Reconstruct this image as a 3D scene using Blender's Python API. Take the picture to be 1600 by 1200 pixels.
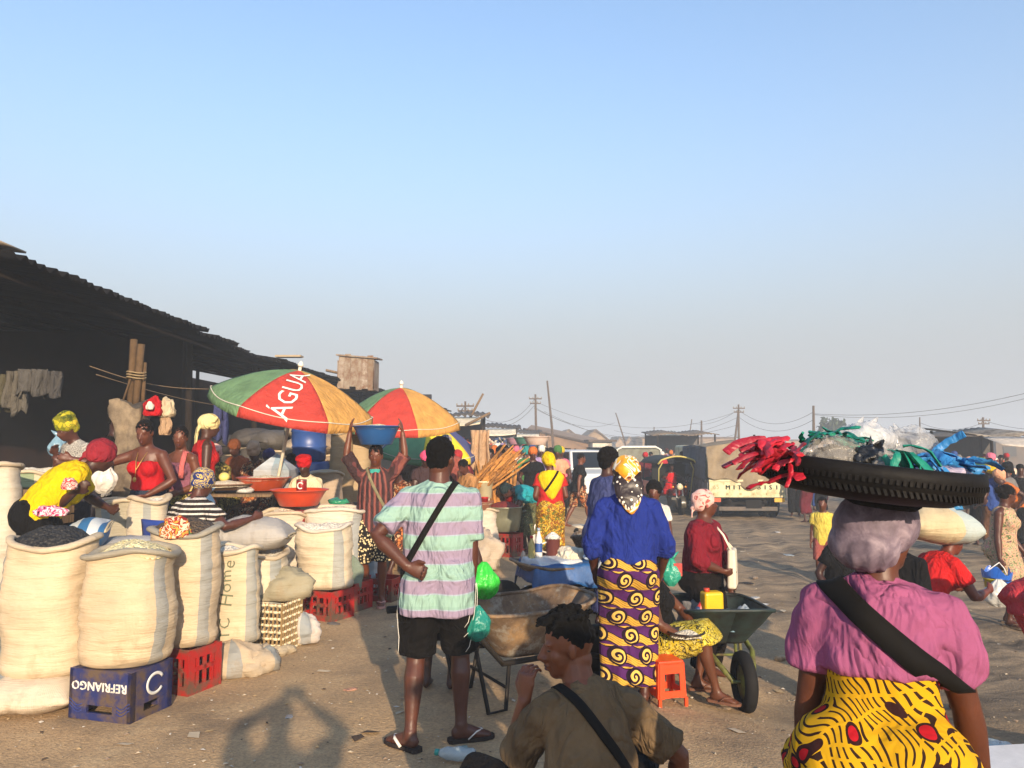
import bpy, math, random
from math import sin, cos, pi, radians, sqrt, atan2, exp
from mathutils import Vector as V, Matrix, Euler, noise as MN
from mathutils.bvhtree import BVHTree

for o in list(bpy.data.objects):
    bpy.data.objects.remove(o)
scene = bpy.context.scene
COL = scene.collection
random.seed(7)

# ---------------------------------------------------------------- camera, sky, sun, exposure
FPX = 1209.0                      # focal length in photo pixels (1600 wide)
PITCH = radians(4.35)
EYE = 1.70
cam = bpy.data.cameras.new('camera')
cam.sensor_width = 36.0
cam.lens = 36.0 * FPX / 1600.0
cam.clip_start = 0.05
cam.clip_end = 6000
camo = bpy.data.objects.new('camera', cam)
camo.location = (0, 0, EYE)
camo.rotation_euler = (pi / 2 + PITCH, 0, 0)
COL.objects.link(camo)
scene.camera = camo

SUN_EL = radians(16.6)
SUN_AZ = atan2(0.262, -0.965)     # the sun stands behind the viewer, a little to the right
world = bpy.data.worlds.new('World')
scene.world = world
world.use_nodes = True
wn = world.node_tree.nodes
wl = world.node_tree.links
wn.clear()
sky = wn.new('ShaderNodeTexSky')
sky.sky_type = 'NISHITA'
sky.sun_disc = False
sky.sun_elevation = SUN_EL
sky.sun_rotation = SUN_AZ
sky.altitude = 50
sky.air_density = 1.2
sky.dust_density = 1.6
sky.ozone_density = 3.5
bg = wn.new('ShaderNodeBackground')
bg.inputs['Strength'].default_value = 0.117
wo = wn.new('ShaderNodeOutputWorld')
# dusty veil over the whole lower sky, the same all round the horizon
def wm(op, a, b):
    n = wn.new('ShaderNodeMath'); n.operation = op
    for i, q in enumerate((a, b)):
        if isinstance(q, (int, float)): n.inputs[i].default_value = q
        else: wl.new(q, n.inputs[i])
    return n.outputs[0]
wt = wn.new('ShaderNodeTexCoord'); wx = wn.new('ShaderNodeSeparateXYZ')
wl.new(wt.outputs['Generated'], wx.inputs[0])
elev = wm('DIVIDE', wm('MAXIMUM', wx.outputs[2], 0.0), 0.29)
veil = wm('DIVIDE', 1.0, wm('ADD', 1.0, wm('POWER', elev, 3.0)))
wmix = wn.new('ShaderNodeMix'); wmix.data_type = 'RGBA'
wl.new(veil, wmix.inputs['Factor']); wl.new(sky.outputs[0], wmix.inputs['A'])
wmix.inputs['B'].default_value = (1.78, 1.82, 1.88, 1)
wl.new(wmix.outputs['Result'], bg.inputs[0])
wl.new(bg.outputs[0], wo.inputs[0])

sun = bpy.data.lights.new('sun', 'SUN')
sun.energy = 3.0
sun.angle = radians(0.7)
sun.color = (1.0, 0.79, 0.56)
suno = bpy.data.objects.new('sun', sun)
sdir = V((sin(SUN_AZ) * cos(SUN_EL), cos(SUN_AZ) * cos(SUN_EL), sin(SUN_EL)))
suno.rotation_euler = (-sdir).to_track_quat('-Z', 'Y').to_euler()
COL.objects.link(suno)

vs = scene.view_settings
vs.view_transform = 'Standard'
vs.look = 'None'
vs.gamma = 1.0
vs.use_curve_mapping = False
vs.exposure = 1.45
scene.cycles.max_bounces = 6
scene.cycles.transparent_max_bounces = 12
scene.cycles.use_denoising = True


def at(px, py, d):
    """World point that the photo shows at pixel px, py when it stands d metres ahead."""
    u = (px - 800) / FPX
    v = (600 - py) / FPX
    y = cos(PITCH) - v * sin(PITCH)
    z = sin(PITCH) + v * cos(PITCH)
    k = d / y
    return V((u * k, d, EYE + z * k))


def sstep(a, b, t):
    t = max(0.0, min(1.0, (t - a) / (b - a)))
    return t * t * (3 - 2 * t)


def gz(x, y):
    """Height of the ground: it falls a little towards the road on the right."""
    z = -0.28 * sstep(0.6, 2.3, x) * sstep(3.9, 6.3, y)
    if -8 < x < 16 and 0 < y < 40:
        z += 0.020 * MN.noise(V((x * 0.7, y * 0.7, 0))) + 0.012 * MN.noise(V((x * 2.1, y * 2.1, 3)))
        t = x - 0.20 * (y - 6)
        for c_, w_ in ((1.9, .13), (2.35, .10), (3.3, .14), (4.6, .12), (5.9, .14), (7.3, .12)):
            u = (t - c_ - .25 * MN.noise(V((y * .25, c_, 0)))) / w_
            if abs(u) < 4: z += .016 * (1.6 * exp(-((abs(u) - 1.6) * 1.3) ** 2) - exp(-u * u) * 1.2) * sstep(4.5, 7.0, y) * (.6 + .8 * abs(MN.noise(V((y * .9, c_ * 3, 1)))))
        z += (.010 * MN.noise(V((x * 5.1, y * 5.1, 5))) + .007 * MN.noise(V((x * 9, y * 9, 8)))) * sstep(.3, 2.0, x) * sstep(3.5, 5, y)
        z += 0.016 * sstep(1.0, 3.0, x) * MN.noise(V((x * 0.5 + y * 0.35, y * 1.6 - x * .3, 9)))
    return z


# ---------------------------------------------------------------- materials
def C(h, k=1.0):
    h = h.lstrip('#')
    r = []
    for i in (0, 2, 4):
        s = int(h[i:i + 2], 16) / 255
        r.append((s / 12.92 if s <= 0.04045 else ((s + 0.055) / 1.055) ** 2.4) * k)
    return (r[0], r[1], r[2], 1)


class S:
    def __init__(s, g, sock):
        s.g, s.k = g, sock
    def __add__(s, o): return s.g.m('ADD', s, o)
    def __radd__(s, o): return s.g.m('ADD', s, o)
    def __sub__(s, o): return s.g.m('SUBTRACT', s, o)
    def __rsub__(s, o): return s.g.m('SUBTRACT', o, s)
    def __mul__(s, o): return s.g.m('MULTIPLY', s, o)
    def __rmul__(s, o): return s.g.m('MULTIPLY', s, o)
    def __truediv__(s, o): return s.g.m('DIVIDE', s, o)
    def __gt__(s, o): return s.g.m('GREATER_THAN', s, o)
    def __lt__(s, o): return s.g.m('LESS_THAN', s, o)
    def __mod__(s, o): return s.g.m('FLOORED_MODULO', s, o)


class G:
    def __init__(s, name):
        s.mat = bpy.data.materials.new(name)
        s.mat.use_nodes = True
        s.n = s.mat.node_tree.nodes
        s.l = s.mat.node_tree.links
        s.b = s.n['Principled BSDF']
        s._o = None
    def put(s, inp, v):
        if isinstance(v, S): s.l.new(v.k, inp)
        else: inp.default_value = v
    def m(s, op, a, b=None, c=None):
        n = s.n.new('ShaderNodeMath'); n.operation = op
        s.put(n.inputs[0], a)
        if b is not None: s.put(n.inputs[1], b)
        if c is not None: s.put(n.inputs[2], c)
        return S(s, n.outputs[0])
    def sin(s, a): return s.m('SINE', a)
    def abs(s, a): return s.m('ABSOLUTE', a)
    def floor(s, a): return s.m('FLOOR', a)
    def vec(s):
        if s._o is None:
            s._o = S(s, s.n.new('ShaderNodeTexCoord').outputs['Object'])
        return s._o
    def xyz(s, v=None):
        n = s.n.new('ShaderNodeSeparateXYZ'); s.put(n.inputs[0], v or s.vec())
        return [S(s, n.outputs[i]) for i in range(3)]
    def comb(s, x, y, z):
        n = s.n.new('ShaderNodeCombineXYZ')
        for i, q in enumerate((x, y, z)): s.put(n.inputs[i], q)
        return S(s, n.outputs[0])
    def scale(s, sx, sy, sz, v=None):
        n = s.n.new('ShaderNodeMapping'); s.put(n.inputs[0], v or s.vec())
        n.inputs['Scale'].default_value = (sx, sy, sz)
        return S(s, n.outputs[0])
    def noise(s, sc, det=3, v=None, dist=0.0, rough=0.55, col=False):
        n = s.n.new('ShaderNodeTexNoise'); s.put(n.inputs['Vector'], v or s.vec())
        n.inputs['Scale'].default_value = sc; n.inputs['Detail'].default_value = det
        n.inputs['Distortion'].default_value = dist; n.inputs['Roughness'].default_value = rough
        return S(s, n.outputs['Color' if col else 'Fac'])
    def vor(s, sc, v=None, feat='F1', out='Distance', rnd=1.0):
        n = s.n.new('ShaderNodeTexVoronoi'); n.feature = feat; s.put(n.inputs['Vector'], v or s.vec())
        n.inputs['Scale'].default_value = sc; n.inputs['Randomness'].default_value = rnd
        return S(s, n.outputs[out])
    def ramp(s, f, stops, const=False):
        n = s.n.new('ShaderNodeValToRGB'); s.put(n.inputs[0], f)
        e = n.color_ramp
        if const: e.interpolation = 'CONSTANT'
        while len(e.elements) < len(stops): e.elements.new(0.5)
        for i, (p, c) in enumerate(stops):
            e.elements[i].position = p; e.elements[i].color = c
        return S(s, n.outputs[0])
    def mix(s, f, a, b, mode='MIX'):
        n = s.n.new('ShaderNodeMix'); n.data_type = 'RGBA'; n.blend_type = mode
        s.put(n.inputs['Factor'], f); s.put(n.inputs['A'], a); s.put(n.inputs['B'], b)
        return S(s, n.outputs['Result'])
    def bump(s, h, st=0.3, dist=0.01):
        n = s.n.new('ShaderNodeBump'); s.put(n.inputs['Height'], h)
        n.inputs['Strength'].default_value = st; n.inputs['Distance'].default_value = dist
        s.l.new(n.outputs[0], s.b.inputs['Normal'])
    def done(s, col, rough=0.8, **kw):
        s.put(s.b.inputs['Base Color'], col)
        s.put(s.b.inputs['Roughness'], rough)
        for k, v in kw.items(): s.put(s.b.inputs[k.replace('_', ' ')], v)
        return s.mat


MATS = {}
def cached(fn):
    def w(*a, **k):
        key = (fn.__name__, a, tuple(sorted(k.items())))
        if key not in MATS: MATS[key] = fn(*a, **k)
        return MATS[key]
    return w


@cached
def cloth(hexc, var=0.16, rough=0.9, fold=0.5, name='cloth'):
    g = G(name)
    n = g.noise(7, 4)
    f = g.noise(520, 1)
    c = C(hexc)
    if max(c[:3]) < .022: c = tuple(x * .45 for x in c[:3]) + (1,)
    dk = tuple(x * (1 - var) for x in c[:3]) + (1,)
    lt = tuple(min(1, x * (1 + var)) for x in c[:3]) + (1,)
    col = g.ramp(n, [(0.3, dk), (0.7, lt)])
    w = g.noise(5.5, 3, g.scale(1.6, 1.6, 0.7), dist=0.9) + g.m('ABSOLUTE', g.noise(4.2, 2, g.scale(1.5, 1.5, .9), dist=1.6) - .5) * 1.6
    w2 = g.noise(15, 3, g.scale(1.2, 1.2, 0.8), dist=1.4)
    g.bump(w * 1.0 + w2 * 0.16 + f * 0.02, min(1.0, fold * 1.3), 0.06)
    return g.done(col, rough, Specular_IOR_Level=0.2)


@cached
def skin(hexc='3a2118'):
    g = G('skin')
    c = C(hexc)
    n = g.noise(14, 4)
    col = g.ramp(n, [(0.3, tuple(x * 0.8 for x in c[:3]) + (1,)), (0.75, tuple(x * 1.25 for x in c[:3]) + (1,))])
    g.bump(g.noise(160, 2), 0.12, 0.004)
    return g.done(col, 0.46, Specular_IOR_Level=0.42)


@cached
def plain(hexc, rough=0.5, metal=0.0, var=0.12, nsc=9, bump=0.1, name='paint'):
    g = G(name)
    c = C(hexc)
    n = g.noise(nsc, 5, rough=0.65)
    col = g.ramp(n, [(0.28, tuple(x * (1 - var) for x in c[:3]) + (1,)), (0.72, tuple(min(1, x * (1 + var)) for x in c[:3]) + (1,))])
    g.bump(g.noise(60, 3), bump, 0.006)
    return g.done(col, rough, Metallic=metal, Specular_IOR_Level=.5 if rough < .6 else .2)


@cached
def dirty(hexc, dirt='6b5743', amt=0.5, rough=0.55, sc=5, name='worn paint', metal=0.0):
    g = G(name)
    n = g.noise(sc, 6, rough=0.7)
    f = g.ramp(n, [(0.5 - amt * 0.22, (0, 0, 0, 1)), (0.62, (1, 1, 1, 1))])
    col = g.mix(f, C(hexc), C(dirt))
    g.bump(n, 0.25, 0.01)
    return g.done(col, rough, Metallic=metal)


@cached
def film(hexc, alpha=0.75, rough=0.22, name='plastic film'):
    g = G(name)
    n = g.noise(10, 4, dist=1.2)
    g.bump(n, 0.8, 0.03)
    c = C(hexc)
    col = g.ramp(n, [(0.3, tuple(x * 0.85 for x in c[:3]) + (1,)), (0.7, c)])
    g.put(g.b.inputs['Alpha'], alpha)
    return g.done(col, rough, Transmission_Weight=0.0, Specular_IOR_Level=0.6)


# ---------------------------------------------------------------- mesh building
class MB:
    """Collects verts and faces of one mesh."""
    def __init__(s):
        s.v, s.f, s.mi = [], [], []
    def add(s, vs_, fs, mi=0):
        o = len(s.v)
        s.v += [V(p) for p in vs_]
        s.f += [tuple(i + o for i in f) for f in fs]
        s.mi += [mi] * len(fs)
        return s
    def box(s, c, d, rot=None, mi=0, taper=1.0):
        vs_ = []
        for z in (-1, 1):
            k = taper if z > 0 else 1
            for x, y in ((-1, -1), (1, -1), (1, 1), (-1, 1)):
                p = V((x * d[0] / 2 * k, y * d[1] / 2 * k, z * d[2] / 2))
                if rot is not None: p = rot @ p
                vs_.append(p + V(c))
        return s.add(vs_, [(3, 2, 1, 0), (4, 5, 6, 7), (0, 1, 5, 4), (1, 2, 6, 5), (2, 3, 7, 6), (3, 0, 4, 7)], mi)
    def tube(s, pts, rad, side=None, seg=10, mi=0, caps=True, power=1.0):
        pts = [V(p) for p in pts]
        n = len(pts)
        vs_, fs = [], []
        sd = V(side) if side is not None else None
        for i, p in enumerate(pts):
            t = (pts[min(i + 1, n - 1)] - pts[max(i - 1, 0)])
            t = t.normalized() if t.length > 1e-9 else V((0, 0, 1))
            if sd is None:
                sd = t.orthogonal()
            a = (sd - t * sd.dot(t))
            a = a.normalized() if a.length > 1e-6 else t.orthogonal().normalized()
            if side is None: sd = a
            b = t.cross(a)
            r = rad[i] if isinstance(rad, list) else rad
            rx, ry = r if isinstance(r, (list, tuple)) else (r, r)
            for k in range(seg):
                q = 2 * pi * k / seg
                cq, sq = cos(q), sin(q)
                if power != 1.0:
                    cq = math.copysign(abs(cq) ** power, cq); sq = math.copysign(abs(sq) ** power, sq)
                vs_.append(p + a * rx * cq + b * ry * sq)
        for i in range(n - 1):
            for k in range(seg):
                k2 = (k + 1) % seg
                fs.append((i * seg + k, i * seg + k2, (i + 1) * seg + k2, (i + 1) * seg + k))
        if caps:
            fs.append(tuple(range(seg - 1, -1, -1)))
            fs.append(tuple((n - 1) * seg + k for k in range(seg)))
        return s.add(vs_, fs, mi)
    def ell(s, c, r, R=None, seg=12, ring=8, mi=0):
        c = V(c)
        vs_, fs = [], []
        def tr(p):
            p = V((p[0] * r[0], p[1] * r[1], p[2] * r[2]))
            return c + (R @ p if R is not None else p)
        vs_.append(tr((0, 0, 1)))
        for i in range(1, ring):
            t = pi * i / ring
            for k in range(seg):
                q = 2 * pi * k / seg
                vs_.append(tr((sin(t) * cos(q), sin(t) * sin(q), cos(t))))
        vs_.append(tr((0, 0, -1)))
        for k in range(seg):
            k2 = (k + 1) % seg
            fs.append((0, 1 + k, 1 + k2))
            for i in range(ring - 2):
                a = 1 + i * seg
                fs.append((a + k, a + seg + k, a + seg + k2, a + k2))
            a = 1 + (ring - 2) * seg
            fs.append((a + k, len(vs_) - 1, a + k2))
        return s.add(vs_, fs, mi)
    def lathe(s, prof, seg=24, c=(0, 0, 0), mi=0, sx=1.0, sy=1.0):
        c = V(c); n = len(prof); vs_, fs = [], []
        for r, z in prof:
            for k in range(seg):
                q = 2 * pi * k / seg
                vs_.append(c + V((r * cos(q) * sx, r * sin(q) * sy, z)))
        for i in range(n - 1):
            for k in range(seg):
                k2 = (k + 1) % seg
                fs.append((i * seg + k, i * seg + k2, (i + 1) * seg + k2, (i + 1) * seg + k))
        if prof[0][0] > 1e-4: fs.append(tuple(range(seg - 1, -1, -1)))
        if prof[-1][0] > 1e-4: fs.append(tuple((n - 1) * seg + k for k in range(seg)))
        return s.add(vs_, fs, mi)
    def grid(s, fn, nu, nv, mi=0, thick=0.0):
        """fn(u,v)->point for u,v in 0..1; thick>0 closes it as a slab."""
        P = [[V(fn(i / nu, j / nv)) for j in range(nv + 1)] for i in range(nu + 1)]
        W = nv + 1
        vs_ = [p for r in P for p in r]
        fs = [(i * W + j, (i + 1) * W + j, (i + 1) * W + j + 1, i * W + j + 1) for i in range(nu) for j in range(nv)]
        if thick:
            N = []
            for i in range(nu + 1):
                for j in range(nv + 1):
                    a = P[min(i + 1, nu)][j] - P[max(i - 1, 0)][j]
                    b = P[i][min(j + 1, nv)] - P[i][max(j - 1, 0)]
                    q = a.cross(b)
                    N.append(q.normalized() if q.length > 1e-9 else V((0, 0, 1)))
            m = len(vs_)
            vs_ += [p - N[i] * thick for i, p in enumerate(vs_[:m])]
            fs += [tuple(reversed([q + m for q in f])) for f in fs]
            for i in range(nu):
                for (a, b) in ((i * W, (i + 1) * W), ((i + 1) * W + nv, i * W + nv)):
                    fs.append((b, a, a + m, b + m))
            for j in range(nv):
                for (a, b) in ((j + 1, j), (nu * W + j, nu * W + j + 1)):
                    fs.append((b, a, a + m, b + m))
        return s.add(vs_, fs, mi)
    def xf(s, M):
        s.v = [M @ p for p in s.v]; return s
    def mesh(s, name, mats=None, smooth=True):
        me = bpy.data.meshes.new(name)
        me.from_pydata([tuple(p) for p in s.v], [], s.f)
        for m in (mats if isinstance(mats, (list, tuple)) else [mats] if mats else []): me.materials.append(m)
        if len(set(s.mi)) > 1: me.polygons.foreach_set('material_index', s.mi)
        me.polygons.foreach_set('use_smooth', [smooth] * len(me.polygons))
        me.update()
        return me
    def obj(s, name, mats, parent=None, smooth=True, loc=None):
        return link(name, s.mesh(name, mats, smooth), parent, loc)


def link(name, data, parent=None, loc=None):
    o = bpy.data.objects.new(name, data)
    COL.objects.link(o)
    if parent is not None: o.parent = parent
    if loc is not None: o.location = loc
    return o


def tag(o, label, cat, group=None):
    o['label'] = label; o['category'] = cat
    if group: o['group'] = group
    return o


def thing(name, label, cat, loc=(0, 0, 0), rz=0.0, group=None):
    o = link(name, None, None, loc)
    o.rotation_euler = (0, 0, rz)
    o.empty_display_size = 0.1
    return tag(o, label, cat, group)


def struct(o, kind='structure'):
    o['kind'] = kind
    return o


def copy_tree(o, parent=None):
    c = o.copy(); COL.objects.link(c)
    if parent is not None: c.parent = parent
    for ch in o.children: copy_tree(ch, c)
    return c


def sharp(o, ang=40):
    """Flat-ish edges stay crisp on a smooth mesh."""
    o.data.set_sharp_from_angle(angle=radians(ang))
    return o


def bevel(o, w=0.006, seg=2):
    m = o.modifiers.new('edge', 'BEVEL'); m.width = w; m.segments = seg; m.limit_method = 'ANGLE'
    return o


PENDING = []
def fuse(name, mb, mats, parent, voxel, smooth=4, post=None, after=None):
    """One continuous surface from overlapping volumes (voxel union), finished in flush()."""
    if voxel >= .0085: voxel *= 1.25
    elif voxel > .0055: voxel *= 1.10
    o = mb.obj(name, mats, parent)
    m = o.modifiers.new('r', 'REMESH'); m.mode = 'VOXEL'; m.voxel_size = voxel; m.use_smooth_shade = True
    if smooth:
        q = o.modifiers.new('s', 'SMOOTH'); q.factor = 0.5; q.iterations = smooth
    PENDING.append((o, post, after, mats))
    return o


def flush():
    dg = bpy.context.evaluated_depsgraph_get()
    dg.update()
    for o, post, after, mats in PENDING:
        me = bpy.data.meshes.new_from_object(o.evaluated_get(dg), depsgraph=dg)
        old = o.data
        if not me.materials and mats: me.materials.append(mats if not isinstance(mats, (list, tuple)) else mats[0])
        if post:
            n = len(me.vertices)
            co = [v.co.copy() for v in me.vertices]
            no = [v.normal.copy() for v in me.vertices]
            for i in range(n):
                q = post(co[i], no[i])
                me.vertices[i].co = q
        me.polygons.foreach_set('use_smooth', [True] * len(me.polygons))
        me.update()
        todo.append((o, me, old, after))
    for o, me, old, after in todo:
        o.modifiers.clear(); o.data = me; bpy.data.meshes.remove(old)
        me.name = o.name.split('.')[0]
    for o, me, old, after in todo:
        if after: after(o)
    PENDING.clear(); todo.clear()
todo = []


def bvh_of(o):
    return BVHTree.FromPolygons([v.co for v in o.data.vertices], [p.vertices for p in o.data.polygons])


def text_mesh(body, size, spacing=1.0):
    """Flat lettering as verts and faces in its own x, y plane, centred."""
    cu = bpy.data.curves.new('t', 'FONT'); cu.body = body; cu.size = size
    cu.align_x = 'CENTER'; cu.align_y = 'CENTER'; cu.resolution_u = 2; cu.space_character = spacing
    o = link('t', cu)
    dg = bpy.context.evaluated_depsgraph_get()
    me = bpy.data.meshes.new_from_object(o.evaluated_get(dg))
    vs_ = [v.co.copy() for v in me.vertices]
    fs = [tuple(p.vertices) for p in me.polygons]
    bpy.data.objects.remove(o); bpy.data.curves.remove(cu); bpy.data.meshes.remove(me)
    return vs_, fs


def drape_text(name, body, size, target, origin, xdir, ydir, mat, off=0.003, spacing=1.0, parent=None, sx=1.0):
    """Lettering laid onto the surface of target (all in target-local space)."""
    vs_, fs = text_mesh(body, size, spacing)
    xd, yd = V(xdir).normalized(), V(ydir).normalized()
    nd = xd.cross(yd)
    # cut long straight edges so the letters follow the surface
    import bmesh
    bm = bmesh.new()
    bv = [bm.verts.new(p) for p in vs_]
    for f in fs:
        try: bm.faces.new([bv[i] for i in f])
        except ValueError: pass
    bmesh.ops.triangulate(bm, faces=bm.faces[:])
    for _ in range(2):
        ed = [e for e in bm.edges if e.calc_length() > size * 0.25]
        if ed: bmesh.ops.subdivide_edges(bm, edges=ed, cuts=1)
        bmesh.ops.triangulate(bm, faces=[f for f in bm.faces if len(f.verts) > 3])
    bv = bvh_of(target)
    mb = MB()
    pts = []
    for v in bm.verts:
        p = V(origin) + xd * v.co.x * sx + yd * v.co.y
        h = bv.ray_cast(p + nd * 0.6, -nd, 1.6)
        pts.append(h[0] + nd * off if h[0] is not None else p)
    bm.verts.index_update()
    mb.add(pts, [tuple(v.index for v in f.verts) for f in bm.faces])
    bm.free()
    return mb.obj(name, mat, parent if parent is not None else target, smooth=False)
# ---------------------------------------------------------------- people
SKINS = ['4a2b20', '57321f', '40261b', '5e3826', '4e2e22']
TORM = [(-.09, .150, .108), (0, .165, .118), (.1, .156, .11), (.2, .150, .105), (.3, .165, .115), (.39, .174, .112), (.45, .150, .092), (.495, .09, .07), (.54, .05, .052)]
TORF = [(-.09, .172, .125), (0, .182, .13), (.1, .158, .115), (.2, .138, .102), (.3, .146, .110), (.39, .152, .102), (.45, .132, .085), (.495, .08, .064), (.54, .045, .048)]


def lerp_st(st, s):
    for a, b in zip(st, st[1:]):
        if a[0] <= s <= b[0]:
            k = (s - a[0]) / (b[0] - a[0])
            return a[1] + (b[1] - a[1]) * k, a[2] + (b[2] - a[2]) * k
    return (st[0][1:], st[-1][1:])[s > st[0][0]]


def ik(a, t, l1, l2, pole):
    d = t - a
    L = max(min(d.length, (l1 + l2) * 0.998), abs(l1 - l2) + 0.02)
    d = d.normalized()
    t = a + d * L
    ca = (l1 * l1 + L * L - l2 * l2) / (2 * l1 * L)
    ca = max(-1, min(1, ca))
    p = V(pole) - d * V(pole).dot(d)
    p = p.normalized() if p.length > 1e-5 else d.orthogonal().normalized()
    return a + d * l1 * ca + p * l1 * sqrt(1 - ca * ca), t


def lighter(h):
    v = [int(h[i:i + 2], 16) for i in (0, 2, 4)]
    return '%02x%02x%02x' % (min(255, int(v[0] * 1.30)), min(255, int(v[1] * 1.22)), min(255, int(v[2] * 1.12)))


class Person:
    """A figure modelled 1.70 m tall, x right, y forward, z up; scaled by k."""
    def __init__(s, name, label, loc, yaw, H=1.65, fem=True, fat=1.0, skin_hex=None, vox=0.012, group=None, cat='person',
                 pel=(0, 0, .93), lean=4, side=0, twist=0, curl=.35, head=(0, 0, 0), hands=None, poles=None, feet=None, knees=None,
                 footyaw=(-8, 8), palms=None, fcurl=(35, 35), bust=1.0, child=False):
        s.k = H / 1.70
        s.root = thing(name, label, cat, loc, yaw, group)
        s.fem, s.fat, s.vox = fem, fat, vox
        s.skin = skin(lighter(skin_hex) if skin_hex else random.choice(SKINS))
        s.st = [(a, rx * fat, ry * fat) for a, rx, ry in (TORF if fem else TORM)]
        pel = V(pel)
        s.pel = pel
        # spine
        s.sp = []
        N = 24
        p = pel.copy()
        Rs = Matrix.Rotation(radians(side), 3, 'Y')
        ds = .56 / N
        for i in range(N + 1):
            t = i / N
            a = radians(lean) * (1 - curl + 2 * curl * t)
            R = Rs @ Matrix.Rotation(-a, 3, 'X') @ Matrix.Rotation(radians(twist) * t, 3, 'Z')
            s.sp.append((p.copy(), R))
            p = p + (R @ V((0, 0, 1))) * ds
        s.ds = ds
        s.top_R = s.sp[-1][1]
        # head
        hy, hp, hr = head
        s.Rh = Matrix.Rotation(radians(hy), 3, 'Z') @ Matrix.Rotation(-radians(hp), 3, 'X') @ Matrix.Rotation(radians(hr), 3, 'Y')
        nb = s.spine(.52)[0]
        nd = (s.top_R @ V((0, .12, 1)) + s.Rh @ V((0, 0, .8))).normalized()
        s.nb = nb
        s.hs = 1.0 + (0.18 if child else 0)
        s.hc = nb + nd * .058 + s.Rh @ V((0, .02, .075)) * s.hs
        # arms
        c, R = s.spine(.435)
        sw = .150 * (0.94 if fem else 1.06) * (0.6 + 0.4 * fat)
        s.sh = [c + R @ V((-sw - .012, 0, -.014)), c + R @ V((sw + .012, 0, -.014))]
        hands = hands or [None, None]
        poles = poles or [None, None]
        s.el, s.wr = [], []
        for i, sg in ((0, -1), (1, 1)):
            t = V(hands[i]) if hands[i] is not None else s.sh[i] + V((sg * .07, .03, -.53))
            e, w = ik(s.sh[i], t, .285, .255, poles[i] or (sg * .35, -1, 0))
            s.el.append(e); s.wr.append(w)
        s.palms = palms or [None, None]
        s.fcurl = fcurl
        # legs
        Rp = s.sp[0][1]
        hw = .088 * (1.08 if fem else 1)
        s.hip = [pel + V((-hw, 0, -.02)), pel + V((hw, 0, -.02))]
        feet = feet or [None, None]
        knees = knees or [None, None]
        s.kn, s.an = [], []
        for i, sg in ((0, -1), (1, 1)):
            t = V(feet[i]) if feet[i] is not None else V((sg * .10, 0, .085))
            kk, a = ik(s.hip[i], t, .43, .42, knees[i] or (sg * .12, 1, 0))
            s.kn.append(kk); s.an.append(a)
        s.fdir = [V((-sin(radians(-a)), cos(radians(a)), 0)) for a in footyaw]
        s.fdir = [V((sin(radians(a)), cos(radians(a)), 0)) for a in footyaw]

    def spine(s, d):
        i = d / s.ds
        if i <= 0:
            p, R = s.sp[0]; return p + R @ V((0, 0, d)), R
        if i >= len(s.sp) - 1:
            p, R = s.sp[-1]; return p + R @ V((0, 0, d - .56)), R
        j = int(i); p, R = s.sp[j]
        return p.lerp(s.sp[j + 1][0], i - j), R

    def H(s, p):
        return s.hc + s.Rh @ (V(p) * s.hs)

    def finish(s, name, mb, mat, vox=None, smooth=4, post=None, after=None):
        k = s.k
        mb.v = [p * k for p in mb.v]
        return fuse(name, mb, mat, s.root, vox or s.vox, smooth, post, after)

    # -------------------------------------------------- the body, one surface
    def hand(s, mb, i, fine):
        sg = (-1, 1)[i]
        w = s.wr[i]
        d = (w - s.el[i]).normalized()
        if s.palms[i] is not None and len(s.palms[i]) == 2:
            d = V(s.palms[i][1]).normalized()
            n = V(s.palms[i][0])
        else:
            n = V(s.palms[i]) if s.palms[i] is not None else V((-sg, .25, 0))
        n = (n - d * n.dot(d)).normalized()
        sd = d.cross(n)                    # across the palm
        th = sd * (1 if sd.dot(V((0, 1, .3))) > 0 else -1)
        g = 1.0 if fine else 1.15
        mb.tube([w - d * .02, w + d * .02, w + d * .055, w + d * .09], [(.026, .021), (.033, .017), (.041, .017), (.038, .014)], side=sd, seg=10)
        a = radians(s.fcurl[i])
        for q, (o, L) in enumerate(((.033, .066), (.0112, .078), (-.0112, .074), (-.033, .058))):
            p = w + d * .082 + th * o
            pts, rr = [p], [.0080 * g]
            ang = a * .6
            for j, f in enumerate((.45, .32, .26)):
                dd = d * cos(ang) + n * sin(ang)
                p = p + dd * L * f * 1.05
                pts.append(p); rr.append((.0078, .0073, .0058)[j] * g)
                ang += a
            mb.tube(pts, rr, seg=7)
        p = w + d * .018 + th * .022
        d1 = (d * .75 + th * .7 + n * .25).normalized()
        d2 = (d * .95 + th * .15 + n * .45).normalized()
        mb.tube([p, p + d1 * .042, p + d1 * .042 + d2 * .03, p + d1 * .042 + d2 * .052], [.014 * g, .0125 * g, .0105 * g, .007 * g], seg=7)

    def body(s, face=True, handfine=None, feet=True):
        mb = MB()
        f = s.fat
        pts, rr = [], []
        for a, rx, ry in s.st:
            p, R = s.spine(a); pts.append(p); rr.append((rx, ry))
        sx = s.spine(.2)[1] @ V((1, 0, 0))
        mb.tube(pts, rr, side=sx, seg=18)
        if s.fem:
            c, R = s.spine(.31)
            for x in (-1, 1):
                mb.ell(c + R @ V((x * .072 * f, .085 * f, 0)), (.062 * f, .058 * f, .062 * f))
        c, R = s.spine(-.03)
        for x in (-1, 1):
            mb.ell(c + R @ V((x * .078 * f, -.062 * f, 0)), (.088 * f, .08 * f, .095 * f))
        # shoulders
        c0 = s.spine(.47)[0]
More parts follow.
